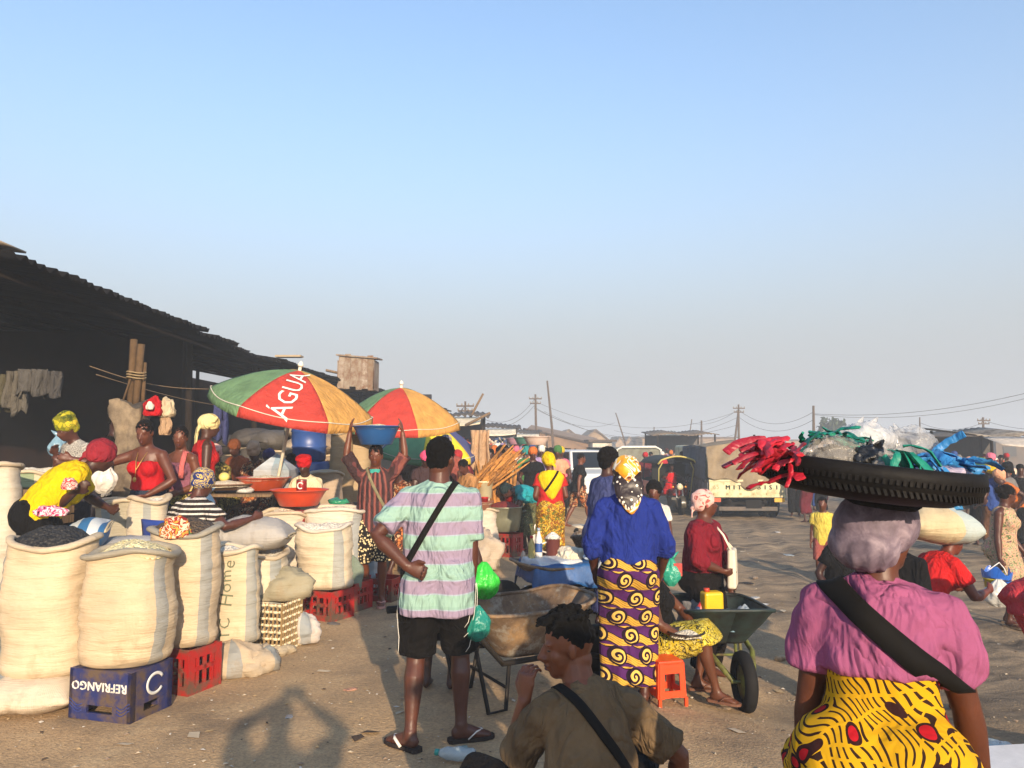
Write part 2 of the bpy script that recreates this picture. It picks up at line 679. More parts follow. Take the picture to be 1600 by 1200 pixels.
        for i in (0, 1):
            mb.tube([c0, c0.lerp(s.sh[i], .6) + V((0, 0, .004)), s.sh[i]], [.065, .058, .052], seg=10)
            e, w, h = s.el[i], s.wr[i], s.sh[i]
            af = .55 + .45 * f
            mb.ell(h, (.058 * af, .058 * af, .058 * af))
            mb.tube([h, h.lerp(e, .3), h.lerp(e, .6), e, e.lerp(w, .25), e.lerp(w, .6), w],
                    [.053 * af, .052 * af, .047 * af, .041 * af, .044 * af, .036 * af, .026], seg=12)
            s.hand(mb, i, s.vox < .01)
            hp, kn, an = s.hip[i], s.kn[i], s.an[i]
            lf = .5 + .5 * f
            mb.tube([hp + V((0, 0, .05)), hp.lerp(kn, .12), hp.lerp(kn, .45), hp.lerp(kn, .8), kn, kn.lerp(an, .12)],
                    [.08 * lf, .092 * lf, .083 * lf, .064 * lf, .058 * lf, .052 * lf], seg=14)
            back = (kn - an).cross(V((1, 0, 0)))
            back = V((0, -1, 0)) if back.length < .01 else back.normalized()
            if back.y > 0: back = -back
            mb.tube([kn, kn.lerp(an, .15), kn.lerp(an, .32) + back * .014, kn.lerp(an, .6) + back * .006, kn.lerp(an, .85), an],
                    [.055 * lf, .053 * lf, .058 * lf, .046 * lf, .035, .035], seg=12)
            d = s.fdir[i]
            sd = V((d.y, -d.x, 0))
            a0 = an + V((0, 0, -.035))
            mb.tube([a0 - d * .055, a0 - d * .03, a0 + d * .04 + V((0, 0, .0)), a0 + d * .10 + V((0, 0, -.016)), a0 + d * .155 + V((0, 0, -.026)), a0 + d * .175 + V((0, 0, -.028))],
                    [(.018, .02), (.031, .04), (.036, .042), (.042, .03), (.040, .018), (.022, .012)], side=sd, seg=10)
            mb.tube([an + V((0, 0, .02)), an - V((0, 0, .03))], [.036, .04], seg=10)
        # neck and head
        h = s.hs
        mb.tube([s.spine(.44)[0], s.nb, s.H((0, -.018, -.055))], [.085, .058 if s.fem else .062, .056 * h], seg=12)
        E = lambda c, r: mb.ell(s.H(c), [q * h for q in r], s.Rh, 14, 10)
        E((0, -.012, .028), (.075, .094, .09))
        E((0, .022, -.028), (.060, .066, .082))
        E((0, .052, -.088), (.031, .030, .026))
        E((0, .03, -.075), (.048, .045, .036))
        E((0, -.022, -.055), (.060, .066, .055)); E((0, -.015, -.085), (.057, .060, .045))
        if face:
            mb.tube([s.H((0, .080, .016)), s.H((0, .094, -.008)), s.H((0, .108, -.030)), s.H((0, .094, -.040))], [.009 * h, .011 * h, .015 * h, .010 * h], seg=8)
            for x in (-1, 1):
                E((x * .015, .090, -.033), (.012, .012, .009))
                E((x * .028, .069, .024), (.027, .014, .011))
                E((x * .038, .046, -.026), (.022, .024, .028))
                E((x * .0740, -.012, -.012), (.0070, .015, .026)); E((x * .0775, -.018, -.004), (.0045, .010, .020))
            E((0, .082, -.058), (.026, .014, .0085))
            E((0, .080, -.071), (.023, .014, .0095))
        return s.finish('body', mb, s.skin, smooth=2 if s.vox < .008 else 3)

    def eyes(s, shut=False):
        w = plain('a39484', .35, name='eye white')
        d = plain('0c0705', .2, name='eye dark')
        for x in (-1, 1):
            mb = MB()
            if shut:
                mb.ell(s.H((x * .029, .0700, -.001)), [q * s.hs for q in (.0125, .0085, .0022)], s.Rh, 10, 6)
                mb.v = [p * s.k for p in mb.v]
                mb.obj('eyelid', d, s.root)
                continue
            mb.ell(s.H((x * .029, .0675, .003)), [q * s.hs for q in (.0115, .0085, .0058)], s.Rh, 10, 6)
            mb.ell(s.H((x * .029, .0728, .003)), [q * s.hs for q in (.0060, .0036, .0052)], s.Rh, 8, 6, mi=1)
            mb.v = [p * s.k for p in mb.v]
            mb.obj('eye', [w, d], s.root)

    def lips(s):
        mb = MB()
        for z, w_ in ((-.0585, .0235), (-.0705, .021)):
            mb.ell(s.H((0, .0845, z)), [q * s.hs for q in (w_, .0135, .0072)], s.Rh, 12, 6)
        mb.v = [p * s.k for p in mb.v]
        mb.obj('lips', plain('4a1f1c', .4, name='lips'), s.root)

    # -------------------------------------------------- hair and headwear
    def hair(s, kind='short', hexc='120c0a', amp=.006, freq=60):
        mb = MB(); h = s.hs
        E = lambda c, r: mb.ell(s.H(c), [q * h for q in r], s.Rh, 16, 12)
        if kind == 'short':
            E((0, -.020, .036), (.080, .096, .091)); E((0, -.045, -.01), (.070, .062, .07))
        elif kind == 'afro':
            E((0, -.028, .040), (.096, .108, .103)); E((0, -.05, -.01), (.080, .07, .08))
        elif kind == 'crop':
            E((0, -.016, .036), (.079, .095, .088))
        elif kind == 'tied':
            E((0, -.020, .036), (.080, .097, .090)); E((0, -.045, -.01), (.072, .06, .07)); E((0, -.125, .03), (.045, .045, .045))
        elif kind == 'locs':
            E((0, -.012, .060), (.075, .087, .070)); E((0, -.030, .036), (.0765, .082, .068))
            rnd = random.Random(5)
            for j in range(70):
                a = rnd.uniform(0, 2 * pi); r = .86 * rnd.uniform(.05, 1) ** .5
                b = V((.07 * r * cos(a), -.012 + .085 * r * sin(a), .05 + .075 * sqrt(max(0, 1 - r * r * .9))))
                o = V((cos(a) * r * .8, sin(a) * r * .75 + .45, .55 - r * .35)).normalized()
                L = rnd.uniform(.025, .052)
                p1 = b + o * L * .6; p2 = p1 + (o + V((0, .3, -.7))).normalized() * L * .6
                mb.tube([s.H(b), s.H(p1), s.H(p2)], [.0095, .009, .005], seg=6)
        def post(p, n):
            return p + n * amp * MN.noise(p * freq) * 1.5
        return s.finish('hair', mb, cloth(hexc, .2, .95, .2, name='hair'), vox=min(s.vox, .009) if kind == 'locs' else max(s.vox * .8, .007), smooth=1 if kind == 'locs' else 2, post=post)

    def scarf(s, mat, kind='wrap', name='headscarf', size=1.0):
        mb = MB(); h = s.hs * size
        E = lambda c, r: mb.ell(s.H(c), [q * h for q in r], s.Rh, 16, 12)
        if kind == 'wrap':          # cloth tied round the head, knot at the nape
            E((0, -.022, .044), (.089, .103, .094)); E((0, -.052, -.008), (.078, .068, .062))
            E((.01, -.115, -.03), (.028, .026, .022))
            mb.tube([s.H((0, -.11, -.03)), s.H((.03, -.135, -.07)), s.H((.035, -.14, -.12))], [(.012, .008), (.028, .008), (.016, .006)], seg=8)
        elif kind == 'turban':
            E((0, -.02, .05), (.094, .106, .088)); E((0, -.035, .105), (.088, .095, .07)); E((.02, .03, .11), (.05, .05, .045)); E((0, -.055, -.01), (.078, .068, .06))
        elif kind == 'kerchief':    # tied under the chin, point down the back
            E((0, -.018, .034), (.096, .110, .100)); E((0, -.03, -.045), (.098, .090, .078)); E((0, -.06, .02), (.092, .085, .085))
            mb.tube([s.H((0, -.085, .0)), s.H((0, -.125, -.09)), s.H((0, -.155, -.17)), s.H((0.01, -.165, -.25)), s.H((0.012, -.165, -.285))],
                    [(.085, .03), (.110, .026), (.092, .022), (.045, .016), (.012, .010)], side=s.Rh @ V((1, 0, 0)), seg=14)
        elif kind == 'bonnet':      # loose puffed hair net
            E((0, -.03, .035), (.112, .130, .103)); E((0, -.085, -.030), (.108, .085, .080)); E((0, .015, .06), (.096, .085, .07)); E((-.03, -.085, -.05), (.07, .05, .05))
        elif kind == 'drape':       # towel thrown over the head, hanging down behind
            E((0, -.016, .045), (.088, .104, .088))
            mb.tube([s.H((-.01, -.07, .06)), s.H((-.03, -.115, -.03)), s.H((-.035, -.12, -.14)), s.H((-.03, -.115, -.25))], [(.08, .03), (.075, .02), (.06, .016), (.05, .012)], side=s.Rh @ V((1, 0, 0)), seg=12)
            mb.tube([s.H((.03, .02, .07)), s.H((.09, .03, .085)), s.H((.125, .02, .05))], [(.06, .03), (.04, .02), (.02, .01)], seg=10)
        elif kind == 'beret':
            E((0, -.02, .05), (.09, .104, .085)); E((.01, -.01, .11), (.098, .108, .04))
        elif kind == 'cap':
            E((0, -.016, .045), (.084, .10, .084))
            mb.tube([s.H((0, .06, .04)), s.H((0, .12, .03)), s.H((0, .155, .022))], [(.07, .012), (.066, .008), (.04, .006)], side=s.Rh @ V((1, 0, 0)), seg=10)
        kk = s.k
        hc = s.hc
        def post(p, n):
            q = p / kk
            if kind == 'bonnet':
                a = atan2(q.y - hc.y, q.x - hc.x); lo = sstep(.08, -.10, q.z - hc.z)
                return p + n * (.0028 * lo * sin(a * 23 + 5 * MN.noise(q * 7)) + .007 * MN.noise(q * 9) + .004 * (.4 - abs(MN.noise(V((q.x * 30, q.y * 30, q.z * 9))))))
            return p + n * (.0075 * MN.noise(q * 16) + .0035 * abs(MN.noise(V((q.x * 26 + q.z * 22, q.y * 20, q.z * 36)))))
        return s.finish(name, mb, mat, vox=max(s.vox * .8, .006), smooth=2, post=post)

    # -------------------------------------------------- clothes
    def top(s, mat, name='shirt', sleeve=.55, hem=-.10, neck=.485, pad=.016, loose=1.0, strapless=False, puff=0.0, lo=None, collar=None, fold=.010, vox=None, after=None, sleeveless=False, back=0.0):
        mb = MB(); f = s.fat
        z0 = hem; ss = []
        a = z0
        while a < neck - .001:
            ss.append(a); a += .05
        ss.append(neck)
        chest = lerp_st(s.st, .37)
        pts, rr = [], []
        for a in ss:
            rx, ry = lerp_st(s.st, a)
            if a < .37 and loose > 0:
                t = min(1, (.37 - a) / .3)
                rx = max(rx, chest[0] * loose * (1 + .04 * t)); ry = max(ry, chest[1] * loose * (1 + .10 * t))
            p, R = s.spine(a)
            if a < -.05:    # hang straight down below the hips
                p0, R0 = s.spine(-.05); p = p0 + (R0 @ V((0, 0, 1)) * .3 + V((0, 0, .7))).normalized() * (a + .05)
            pts.append(p); rr.append((rx + pad, ry + pad))
        sx = s.spine(.2)[1] @ V((1, 0, 0))
        mb.tube(pts, rr, side=sx, seg=20)
        if s.fem:
            c, R = s.spine(.31)
            for x in (-1, 1):
                mb.ell(c + R @ V((x * .070 * f, .085 * f, 0)), (.068 * f + pad * .6, .062 * f + pad * .6, .068 * f + pad * .5))
        if hem < -.02:
            c, R = s.spine(-.03)
            pp = pad + .022
            for x in (-1, 1):
                mb.tube([c + R @ V((x * .070 * f, -.062 * f, .12)), c + R @ V((x * .078 * f, -.062 * f, .02)), c + R @ V((x * .078 * f, -.060 * f, hem + .03))], [.05 * f + pp, .082 * f + pp, .088 * f + pp], seg=12)
        if not strapless and not sleeveless:
            c0 = s.spine(.465)[0]
            af = .55 + .45 * f
            for i in (0, 1):
                h, e, w = s.sh[i], s.el[i], s.wr[i]
                mb.tube([c0, c0.lerp(h, .6) + V((0, 0, .002)), h], [.060 + pad, .054 + pad * .8, .050 + pad * .5], seg=12)
                mb.ell(h, (.057 * af + pad * .6,) * 3)
                if sleeve <= 1:
                    n = 5
                    pp = [h.lerp(e, sleeve * j / n) for j in range(n + 1)]
                    q = [.054 * af + pad * .7 + .008 * j / n + puff * sin(pi * (j / n) ** .7) for j in range(n + 1)]
                else:
                    pp = [h, h.lerp(e, .5), e]; q = [.056 * af + pad, .052 * af + pad, .047 * af + pad]
                    m = sleeve - 1
                    pp += [e.lerp(w, m * .5), e.lerp(w, m)]; q += [.046 * af + pad, .042 * af + pad]
                mb.tube(pp, q, seg=14)
        elif sleeveless:
            c0 = s.spine(.455)[0]
            for i in (0, 1):
                mb.tube([c0, c0.lerp(s.sh[i], .62) + V((0, 0, .012))], [.06 + pad, .045 + pad], seg=10)
        if collar:
            p, R = s.spine(.495)
            mb.tube([p - R @ V((0, 0, .03)), p + R @ V((0, -.006, .022))], [.075, .066], seg=14)
        kk = s.k; pel = s.pel
        def post(p, n):
            q = p / kk
            w = MN.noise(V((q.x * 9, q.y * 9, q.z * 4.5))) + .6 * MN.noise(V((q.x * 17 + q.z * 9, q.y * 17, q.z * 12 + 5)))
            w += .8 * (.5 - abs(MN.noise(V((q.x * 12 - q.z * 7, q.y * 12, q.z * 8 + 2))))) + .4 * MN.noise(V((q.x * 30, q.y * 30, q.z * 14))) * .4
            return p + n * fold * kk * w
        return s.finish(name, mb, mat, vox=vox, smooth=4, post=post, after=after)

    def skirt(s, mat, hem=.35, waist=.10, flare=1.05, pad=.02, name='skirt', fold=.012, vox=None, nf=11, top_pad=.35):
        """hem: fraction down the shin (0 knee, 1 ankle); negative: above the knee."""
        mb = MB(); f = s.fat
        pts, rr = [], []
        for a in sorted({waist, .05, 0, -.05} | ({.2} if waist > .22 else set()), reverse=True):
            rx, ry = lerp_st(s.st, a); p, R = s.spine(a)
            pd = pad * (top_pad if a > .02 else .8)
            pts.append(p); rr.append((rx + pd, ry + pd))
        mb.tube(pts, rr, side=V((1, 0, 0)), seg=20)
        c, R = s.spine(-.03)
        for x in (-1, 1):
            mb.ell(c + R @ V((x * .08 * f, -.062 * f, 0)), (.09 * f + pad, .08 * f + pad, .10 * f + pad))
        ts = [0, .25, .5, .75, 1.0]
        path = []
        for t in ts:
            path.append((s.hip[0].lerp(s.kn[0], t), s.hip[1].lerp(s.kn[1], t), .098 - .028 * t))
        if hem > 0:
            for t in (.3, .6, 1.0):
                path.append((s.kn[0].lerp(s.an[0], t * hem), s.kn[1].lerp(s.an[1], t * hem), .068 - .006 * t))
        elif hem < 0:
            path = [q for q, t in zip(path, ts) if t <= 1 + hem]
        pts, rr = [], []
        for j, (a, b, r) in enumerate(path):
            m = (a + b) / 2
            k = 1 + (flare - 1) * j / len(path)
            pts.append(m); rr.append((((a - b).length / 2 + r * f) * k + pad, (r * 1.25 * f + abs(a.y - b.y) * .5) * k + pad))
        sd = (s.kn[1] - s.kn[0]); sd.z = 0
        mb.tube(pts, rr, side=sd if sd.length > .02 else V((1, 0, 0)), seg=20)
        kk = s.k; zt = s.pel.z; zb = path[-1][0].z
        cx = (path[-1][0] + path[-1][1]) / 2
        def post(p, n):
            q = p / kk
            t = max(0, min(1, (zt - q.z) / max(.1, zt - zb)))
            a = atan2(q.y - cx.y * t, q.x - cx.x * t)
            w = sin(a * nf + 4 * MN.noise(V((q.x * 3, q.y * 3, q.z * 2)))) * t
            return p + n * fold * kk * (w + .8 * MN.noise(q * 7))
        return s.finish(name, mb, mat, vox=vox, smooth=4, post=post)

    def legs(s, mat, to=.8, name='trousers', pad=.02, waist=.10, flare=.012, fold=.008, after=None, vox=None):
        """to: 1 = knee, 2 = ankle."""
        mb = MB(); f = s.fat
        pts, rr = [], []
        for a in (waist, .05, 0, -.05, -.09):
            rx, ry = lerp_st(s.st, a); p, R = s.spine(a)
            pd = pad * (.3 if a > .02 else .5)
            pts.append(p); rr.append((rx + pd, ry + pd))
        mb.tube(pts, rr, side=V((1, 0, 0)), seg=20)
        c, R = s.spine(-.03)
        for x in (-1, 1):
            mb.ell(c + R @ V((x * .078 * f, -.062 * f, 0)), (.088 * f + pad * .5, .08 * f + pad * .5, .095 * f + pad * .5))
        lf = .5 + .5 * f
        for i in (0, 1):
            h, k, a = s.hip[i], s.kn[i], s.an[i]
            full = [(0, .092), (.25, .092), (.5, .084), (.75, .072), (1, .064), (1.3, .064), (1.6, .056), (1.95, .05)]
            pp, q = [h + V((0, 0, .05))], [.085 * lf + pad]
            for t, r in full:
                if t > to: break
                pp.append(h.lerp(k, t) if t <= 1 else k.lerp(a, t - 1)); q.append(r * lf + pad + flare * t)
            pp.append(h.lerp(k, to) if to <= 1 else k.lerp(a, to - 1)); q.append(q[-1] + .004)
            mb.tube(pp, q, seg=14)
        kk = s.k
        def post(p, n):
            q = p / kk
            return p + n * fold * kk * (MN.noise(V((q.x * 10, q.y * 10, q.z * 6))) + .5 * MN.noise(q * 22))
        return s.finish(name, mb, mat, vox=vox, smooth=4, post=post, after=after)

    def sandals(s, mat, strap=None, kind='flip'):
        k = s.k
        for i in (0, 1):
            d = s.fdir[i]; sd = V((d.y, -d.x, 0))
            a = s.an[i]; zb = a.z - .085
            mb = MB()
            out = [(-.075, .022), (-.06, .036), (0, .038), (.07, .045), (.13, .047), (.175, .036), (.195, .015)]
            pts = [a + d * (t + .0) for t, w in out] + [a + d * t for t, w in reversed(out)]
            ring = [V((p.x + sd.x * w * sg, p.y + sd.y * w * sg, 0)) for (p, w, sg) in [(a + d * t, w, 1) for t, w in out] + [(a + d * t, w, -1) for t, w in reversed(out)]]
            n = len(ring)
            vs_ = [V((p.x, p.y, zb + .002)) for p in ring] + [V((p.x, p.y, zb + .022)) for p in ring]
            mb.add(vs_, [tuple(range(n - 1, -1, -1)), tuple(range(n, 2 * n))] + [(j, (j + 1) % n, n + (j + 1) % n, n + j) for j in range(n)])
            mb.v = [p * k for p in mb.v]
            so = mb.obj('sandal', mat, s.root, smooth=False)
            mb = MB()
            fr = a + d * .125; fr.z = zb + .05
            for sg in (-1, 1):
                b = a + d * .03 + sd * .043 * sg; b.z = zb + .02
                m = (fr + b) / 2 + sd * .022 * sg + V((0, 0, .022))
                mb.tube([V((fr.x, fr.y, zb + .03)) , fr + V((0, 0, .004)), m, b], [(.005, .005)] * 2 + [(.009, .004)] * 2, seg=6)
            mb.v = [p * k for p in mb.v]
            mb.obj('strap', strap or mat, so)

    def strap(s, mat, sh=1, hipside=-.24, width=.045, over=None, z_hip=.02, name='bag_strap', off=.006, s_sh=.50):
        """A band running from one shoulder round the body to the other hip, laid on the shirt."""
        p1 = s.spine(s_sh)[0].lerp(s.sh[sh], .42)
        c2, R2 = s.spine(z_hip)
        p2 = c2 + R2 @ V((hipside, 0, 0))
        c = (p1 + p2) / 2
        ax = (p1 - p2).normalized()
        fw = s.spine(.25)[1] @ V((0, 1, 0))
        nrm = ax.cross(fw).normalized()
        k = s.k
        def after(o):
            bv = bvh_of(o)
            L = (p1 - p2).length / 2 + .10
            P = []
            n = 64
            for j in range(n):
                a = 2 * pi * j / n
                d = ax * cos(a) * 1.0 + fw * sin(a)
                far = c + ax * cos(a) * (L + .3) + fw * sin(a) * .8
                tgt = c + ax * cos(a) * L * .55
                dd = (tgt - far).normalized()
                row = []
                for w in (-.5, 0, .5):
                    h = bv.ray_cast((far + nrm * w * width) * k, dd, 3)
                    row.append(h[0] - dd * off * k if h[0] is not None else None)
                if all(q is not None for q in row): P.append(row)
                elif P: P.append([q + (V((0, 0, 0))) for q in P[-1]])
            n = len(P)
            for _ in range(3):
                P = [[(P[j - 1][w] + P[j][w] * 2 + P[(j + 1) % n][w]) / 4 for w in range(3)] for j in range(n)]
            mb = MB()
            vs_ = [q for r in P for q in r]
            fs = []
            for j in range(n):
                for w in (0, 1):
                    a, b = j * 3 + w, ((j + 1) % n) * 3 + w
                    fs.append((a, b, b + 1, a + 1))
            mb.add(vs_, fs)
            so = mb.obj(name, mat, s.root)
            m = so.modifiers.new('t', 'SOLIDIFY'); m.thickness = .006; m.offset = 1
        return after


def dress_person(p, skin_only=False, **kw):
    pass
# ---------------------------------------------------------------- the setting
def ground_mat():
    g = G('trodden earth')
    x, y, z = g.xyz()
    big = g.noise(0.35, 5, rough=0.6)
    mid = g.noise(2.4, 6, rough=0.65)
    fine = g.noise(42, 4, rough=0.7)
    grit = g.vor(70)
    right = g.ramp(x * 0.16 + big * 0.9 - 0.35, [(0.25, (0, 0, 0, 1)), (0.75, (1, 1, 1, 1))])
    dust = g.ramp(mid, [(0.25, C('#a08868')), (0.5, C('#bb9c74')), (0.75, C('#c9ad84'))])
    str_ = g.noise(1.7, 6, g.comb(x * 0.55 + y * 0.5, y * 1.9 - x * 0.5, z), dist=0.7, rough=0.7)
    tar = g.ramp(str_, [(0.33, C('#463d32')), (0.45, C('#7d6c56')), (0.58, C('#a68e6e')), (0.75, C('#c2ab8a'))])
    col = g.mix(right, dust, tar)
    pat = g.ramp(g.noise(0.9, 5, g.comb(x, y, 7.0), rough=0.6), [(0.52, (0, 0, 0, 1)), (0.66, (.55, .55, .55, 1))])
    col = g.mix(pat, col, C('#6c5d4c'))
    col = g.mix(g.ramp(fine, [(0.3, (0.5, 0.5, 0.5, 1)), (0.62, (0, 0, 0, 1))]), col, C('#574c41'))
    col = g.mix(g.ramp(g.noise(120, 2), [(0.66, (0, 0, 0, 1)), (0.74, (.5, .5, .5, 1))]), col, C('#b9a58a'))
    g.bump(fine * 0.5 + mid * 0.8 + str_ * right * 0.30 + grit * 0.2, 0.6, 0.03)
    return g.done(col, 0.93, Specular_IOR_Level=0.25)


def axis(lo, hi, step, far, grow=1.35):
    a = []
    t = lo
    while t <= hi + 1e-6:
        a.append(t); t += step
    e = step; t = a[-1]
    while t < far:
        e *= grow; t += e; a.append(t)
    e = step; t = a[0]; pre = []
    while t > -far:
        e *= grow; t -= e; pre.append(t)
    return pre[::-1] + a


xs = axis(-5, 12, 0.10, 1500)
ys = axis(-1, 24, 0.11, 1500)
mb = MB()
W = len(ys)
mb.v = [V((x, y, gz(x, y))) for x in xs for y in ys]
mb.f = [(i * W + j, (i + 1) * W + j, (i + 1) * W + j + 1, i * W + j + 1) for i in range(len(xs) - 1) for j in range(W - 1)]
mb.mi = [0] * len(mb.f)
struct(mb.obj('ground', ground_mat()))

# litter trodden into the earth: scraps of paper, husks, pebbles (nobody could count them)
rnd = random.Random(11)
mb = MB()
for i in range(9000):
    y = 1.6 + 24 * rnd.random() ** 1.9
    x = rnd.uniform(-0.72, 0.8) * y
    if x < -0.42 * y and y > 5: continue
    z = gz(x, y) + .004
    s = rnd.choice((.003, .004, .005, .005, .007, .009, .016)) if rnd.random() > .03 else rnd.uniform(.02, .045) * (1 + y * .03)
    a = rnd.uniform(0, pi)
    R = Matrix.Rotation(a, 3, 'Z')
    m = rnd.choice((0, 0, 0, 1, 1, 2, 3, 4))
    w = s * rnd.uniform(.3, 1)
    q = [R @ V(p) for p in ((-s, -w, 0), (s * .8, -w * .6, s * .25 * rnd.random()), (s, w, s * .1), (-s * .7, w * .8, s * .4 * rnd.random()))]
    c = V((x, y, z))
    top = c + V((0, 0, s * (.5 if s < .018 else .10)))
    mb.add([c + p for p in q] + [top], [(0, 1, 4), (1, 2, 4), (2, 3, 4), (3, 0, 4)], m)
lit = mb.obj('litter', [plain('#b3a48c', .8, name='paper scrap'), plain('#a8906b', .8, name='husk'), plain('#4a3f36', .9, name='cinder'), plain('#c4bcae', .6, name='plastic scrap'), plain('#8d7a66', .9, name='pebble')], smooth=False)
struct(lit, 'stuff')
lit['label'] = 'scraps of paper, husks and pebbles strewn over the bare earth'

# larger rags and plastic lying about on the road, each one its own thing
def crumple(name, label, cat, px, py, d, size, mat, seed, flat=.35, group=None):
    c = at(px, py, d); c.z = gz(c.x, c.y)
    mb = MB()
    mb.ell((0, 0, size * flat * .5), (size, size * .7, size * flat), None, 18, 10)
    for p in mb.v:
        n = MN.noise(V((p.x * 6 / size * .3 + seed, p.y * 2 / size, p.z * 3 / size))) + .6 * MN.noise(p * (5 / size) + V((seed, 0, 0)))
        p *= 1 + .45 * n
        p.z = max(p.z, .003)
    o = mb.obj(name, mat, None, loc=c)
    return tag(o, label, cat, group)

# ---- the long market shed on the left
shed = thing('market_shed', 'long open market shed with dark corrugated roof along the left side', 'shed', (0, 0, 0))
asb = G('fibre cement')
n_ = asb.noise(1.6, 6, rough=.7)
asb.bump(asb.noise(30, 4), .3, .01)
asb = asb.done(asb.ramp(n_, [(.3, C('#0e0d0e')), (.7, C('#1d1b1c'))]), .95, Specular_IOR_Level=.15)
PITCHR = 0.15
ROOFW = 9.5
def eave_x(y):
    if y < 16: return -4.70 - .45 * sstep(7, 16, y)
    return -5.15 + 1.7 * (y - 16) / 26
def sheet_mesh(seed):
    mb = MB()
    L = 1.08
    rn = random.Random(seed)
    ph = [rn.uniform(-.03, .03) for _ in range(4)]
    NU = 42
    def fn(u, v):
        y = u * L
        x = -v * ROOFW
        z = .032 * cos(2 * pi * y / .177) + PITCHR * v * ROOFW + ph[int(v * 3)] * .8 * (1 - v)
        return V((x + (.02 * sin(y * 9 + seed) if v == 0 else 0), y, z))
    mb.grid(fn, NU, 6, thick=.012)
    return mb.mesh('roof_sheet', asb)
sheets = [sheet_mesh(i) for i in range(4)]
y = 7.25; i = 0
rs = random.Random(3)
while y < 43:
    o = link('roof_sheet', sheets[i % 4], shed)
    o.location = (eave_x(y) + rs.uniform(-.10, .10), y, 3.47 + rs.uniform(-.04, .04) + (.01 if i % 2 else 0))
    o.rotation_euler = (rs.uniform(-.025, .025), 0, 0)
    y += .99; i += 1
# a paler sheet laid over the near corner
o = MB().box((0, 0, 0), (1.6, .5, .02)).obj('loose_sheet', plain('#8d7f6c', .8), shed)
o.location = (-5.75, 7.5, 3.72); o.rotation_euler = (0, .1, .05)
wood = G('grey timber')
x_, y_, z_ = wood.xyz()
wg = wood.noise(6, 5, wood.scale(9, 9, .8), dist=.6)
wood.bump(wg, .5, .01)
WOOD = wood.done(wood.ramp(wg, [(.3, C('#4a3a2a')), (.7, C('#8a7050'))]), .85)
DWOOD = plain('#211913', .9, var=.3, name='dark timber')
for k in range(6):                          # purlins
    xo = -.5 - k * 1.7
    pts = [(eave_x(t) + xo, t, 3.36 - xo * PITCHR) for t in (7.4, 16, 25, 34, 42.5)]
    MB().tube(pts, .045, seg=6).obj('purlin', DWOOD, shed)
for t in (13.5, 17.0, 21, 26, 32, 38):
    x = eave_x(t) - .6
    MB().tube([(x, t, 0), (x + .03, t, 1.8), (x, t, 3.5)], .06, seg=8).obj('post', DWOOD, shed)
for k in range(2):
    for t in (12, 20, 30):
        x = eave_x(t) - 4.2 - k * 3.8
        MB().tube([(x, t, 0), (x, t, 4.2 + k * .5)], .07, seg=8).obj('post', DWOOD, shed)
brick = G('dark brick')
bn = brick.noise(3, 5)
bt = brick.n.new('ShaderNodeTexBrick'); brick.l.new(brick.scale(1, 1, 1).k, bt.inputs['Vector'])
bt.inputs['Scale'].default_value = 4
BR = brick.done(brick.ramp(bn, [(.3, C('#100908')), (.7, C('#1f110d'))]), .95, Specular_IOR_Level=.15)  # brick in near-black browns, mottled by noise
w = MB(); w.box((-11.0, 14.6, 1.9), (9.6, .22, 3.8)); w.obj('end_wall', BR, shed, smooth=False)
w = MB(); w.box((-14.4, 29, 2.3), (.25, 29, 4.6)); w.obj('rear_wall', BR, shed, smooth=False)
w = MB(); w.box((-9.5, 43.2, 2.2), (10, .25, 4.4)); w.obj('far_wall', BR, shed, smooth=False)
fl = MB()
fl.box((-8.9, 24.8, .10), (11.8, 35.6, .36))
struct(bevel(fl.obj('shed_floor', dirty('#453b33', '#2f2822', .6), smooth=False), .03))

fl = MB(); fl.box((-3.72, 8.30, .085), (2.2, 5.4, .37))
struct(bevel(fl.obj('stall_floor', dirty('#4d4238', '#3a3028', .6), smooth=False), .03))
fl = MB(); fl.box((-3.95, 13.5, .33), (3.5, 2.6, .66))
struct(bevel(fl.obj('storage_floor', dirty('#4d4238', '#3a3028', .6), smooth=False), .03))

# ragged concrete pillar with timber props above it
pil = thing('concrete_pillar', 'rough broken concrete pillar with timber props tied on top', 'pillar', at(203, 720, 8.6).xy.to_3d())
mb = MB()
def pf(u, v):
    a = u * 2 * pi
    rx, ry = .145 + .02 * sin(v * 7), .15
    c_, s_ = cos(a), sin(a)
    k = (abs(c_) ** 4 + abs(s_) ** 4) ** -.25
    z = v * 2.13
    top = .06 * sin(3 * a + 1) * (1 if v > .95 else 0)
    n = .035 * MN.noise(V((c_ * 2, s_ * 2, z * 2.2))) + (.05 * MN.noise(V((c_ * 4, s_ * 4, z * 5))) if v > .8 else 0)
    return V((c_ * k * (rx + n) - (.05 if v > .93 and c_ < 0 else 0), s_ * k * (ry + n), z + top))
mb.grid(pf, 40, 30)
mb.add([pf(i / 40, 1) for i in range(40)], [tuple(range(40))])
cm = dirty('#8b7b64', '#54483b', .6, .95, 4, 'rough concrete')
mb.obj('shaft', cm, pil)
for (a, b, r) in (((-.02, 0, 2.05), (-.03, .05, 2.86), .04), ((.05, -.03, 2.0), (.08, 0, 2.80), .04), ((.09, .05, 2.0), (.10, .05, 2.6), .025), ((-.10, -.04, 2.1), (.02, -.04, 2.5), .012)):
    MB().tube([a, b], r, seg=7).obj('prop', plain('#57442f', .9, var=.35, name='brown timber'), pil)
mb = MB()
for z in (2.42, 2.45, 2.48): mb.tube([V((.035 + .10 * cos(q), .09 * sin(q), z + .01 * sin(q * 2))) for q in [i * pi / 8 for i in range(17)]], .008, seg=5)
mb.obj('rope', plain('#8d7a5a', .9), pil)

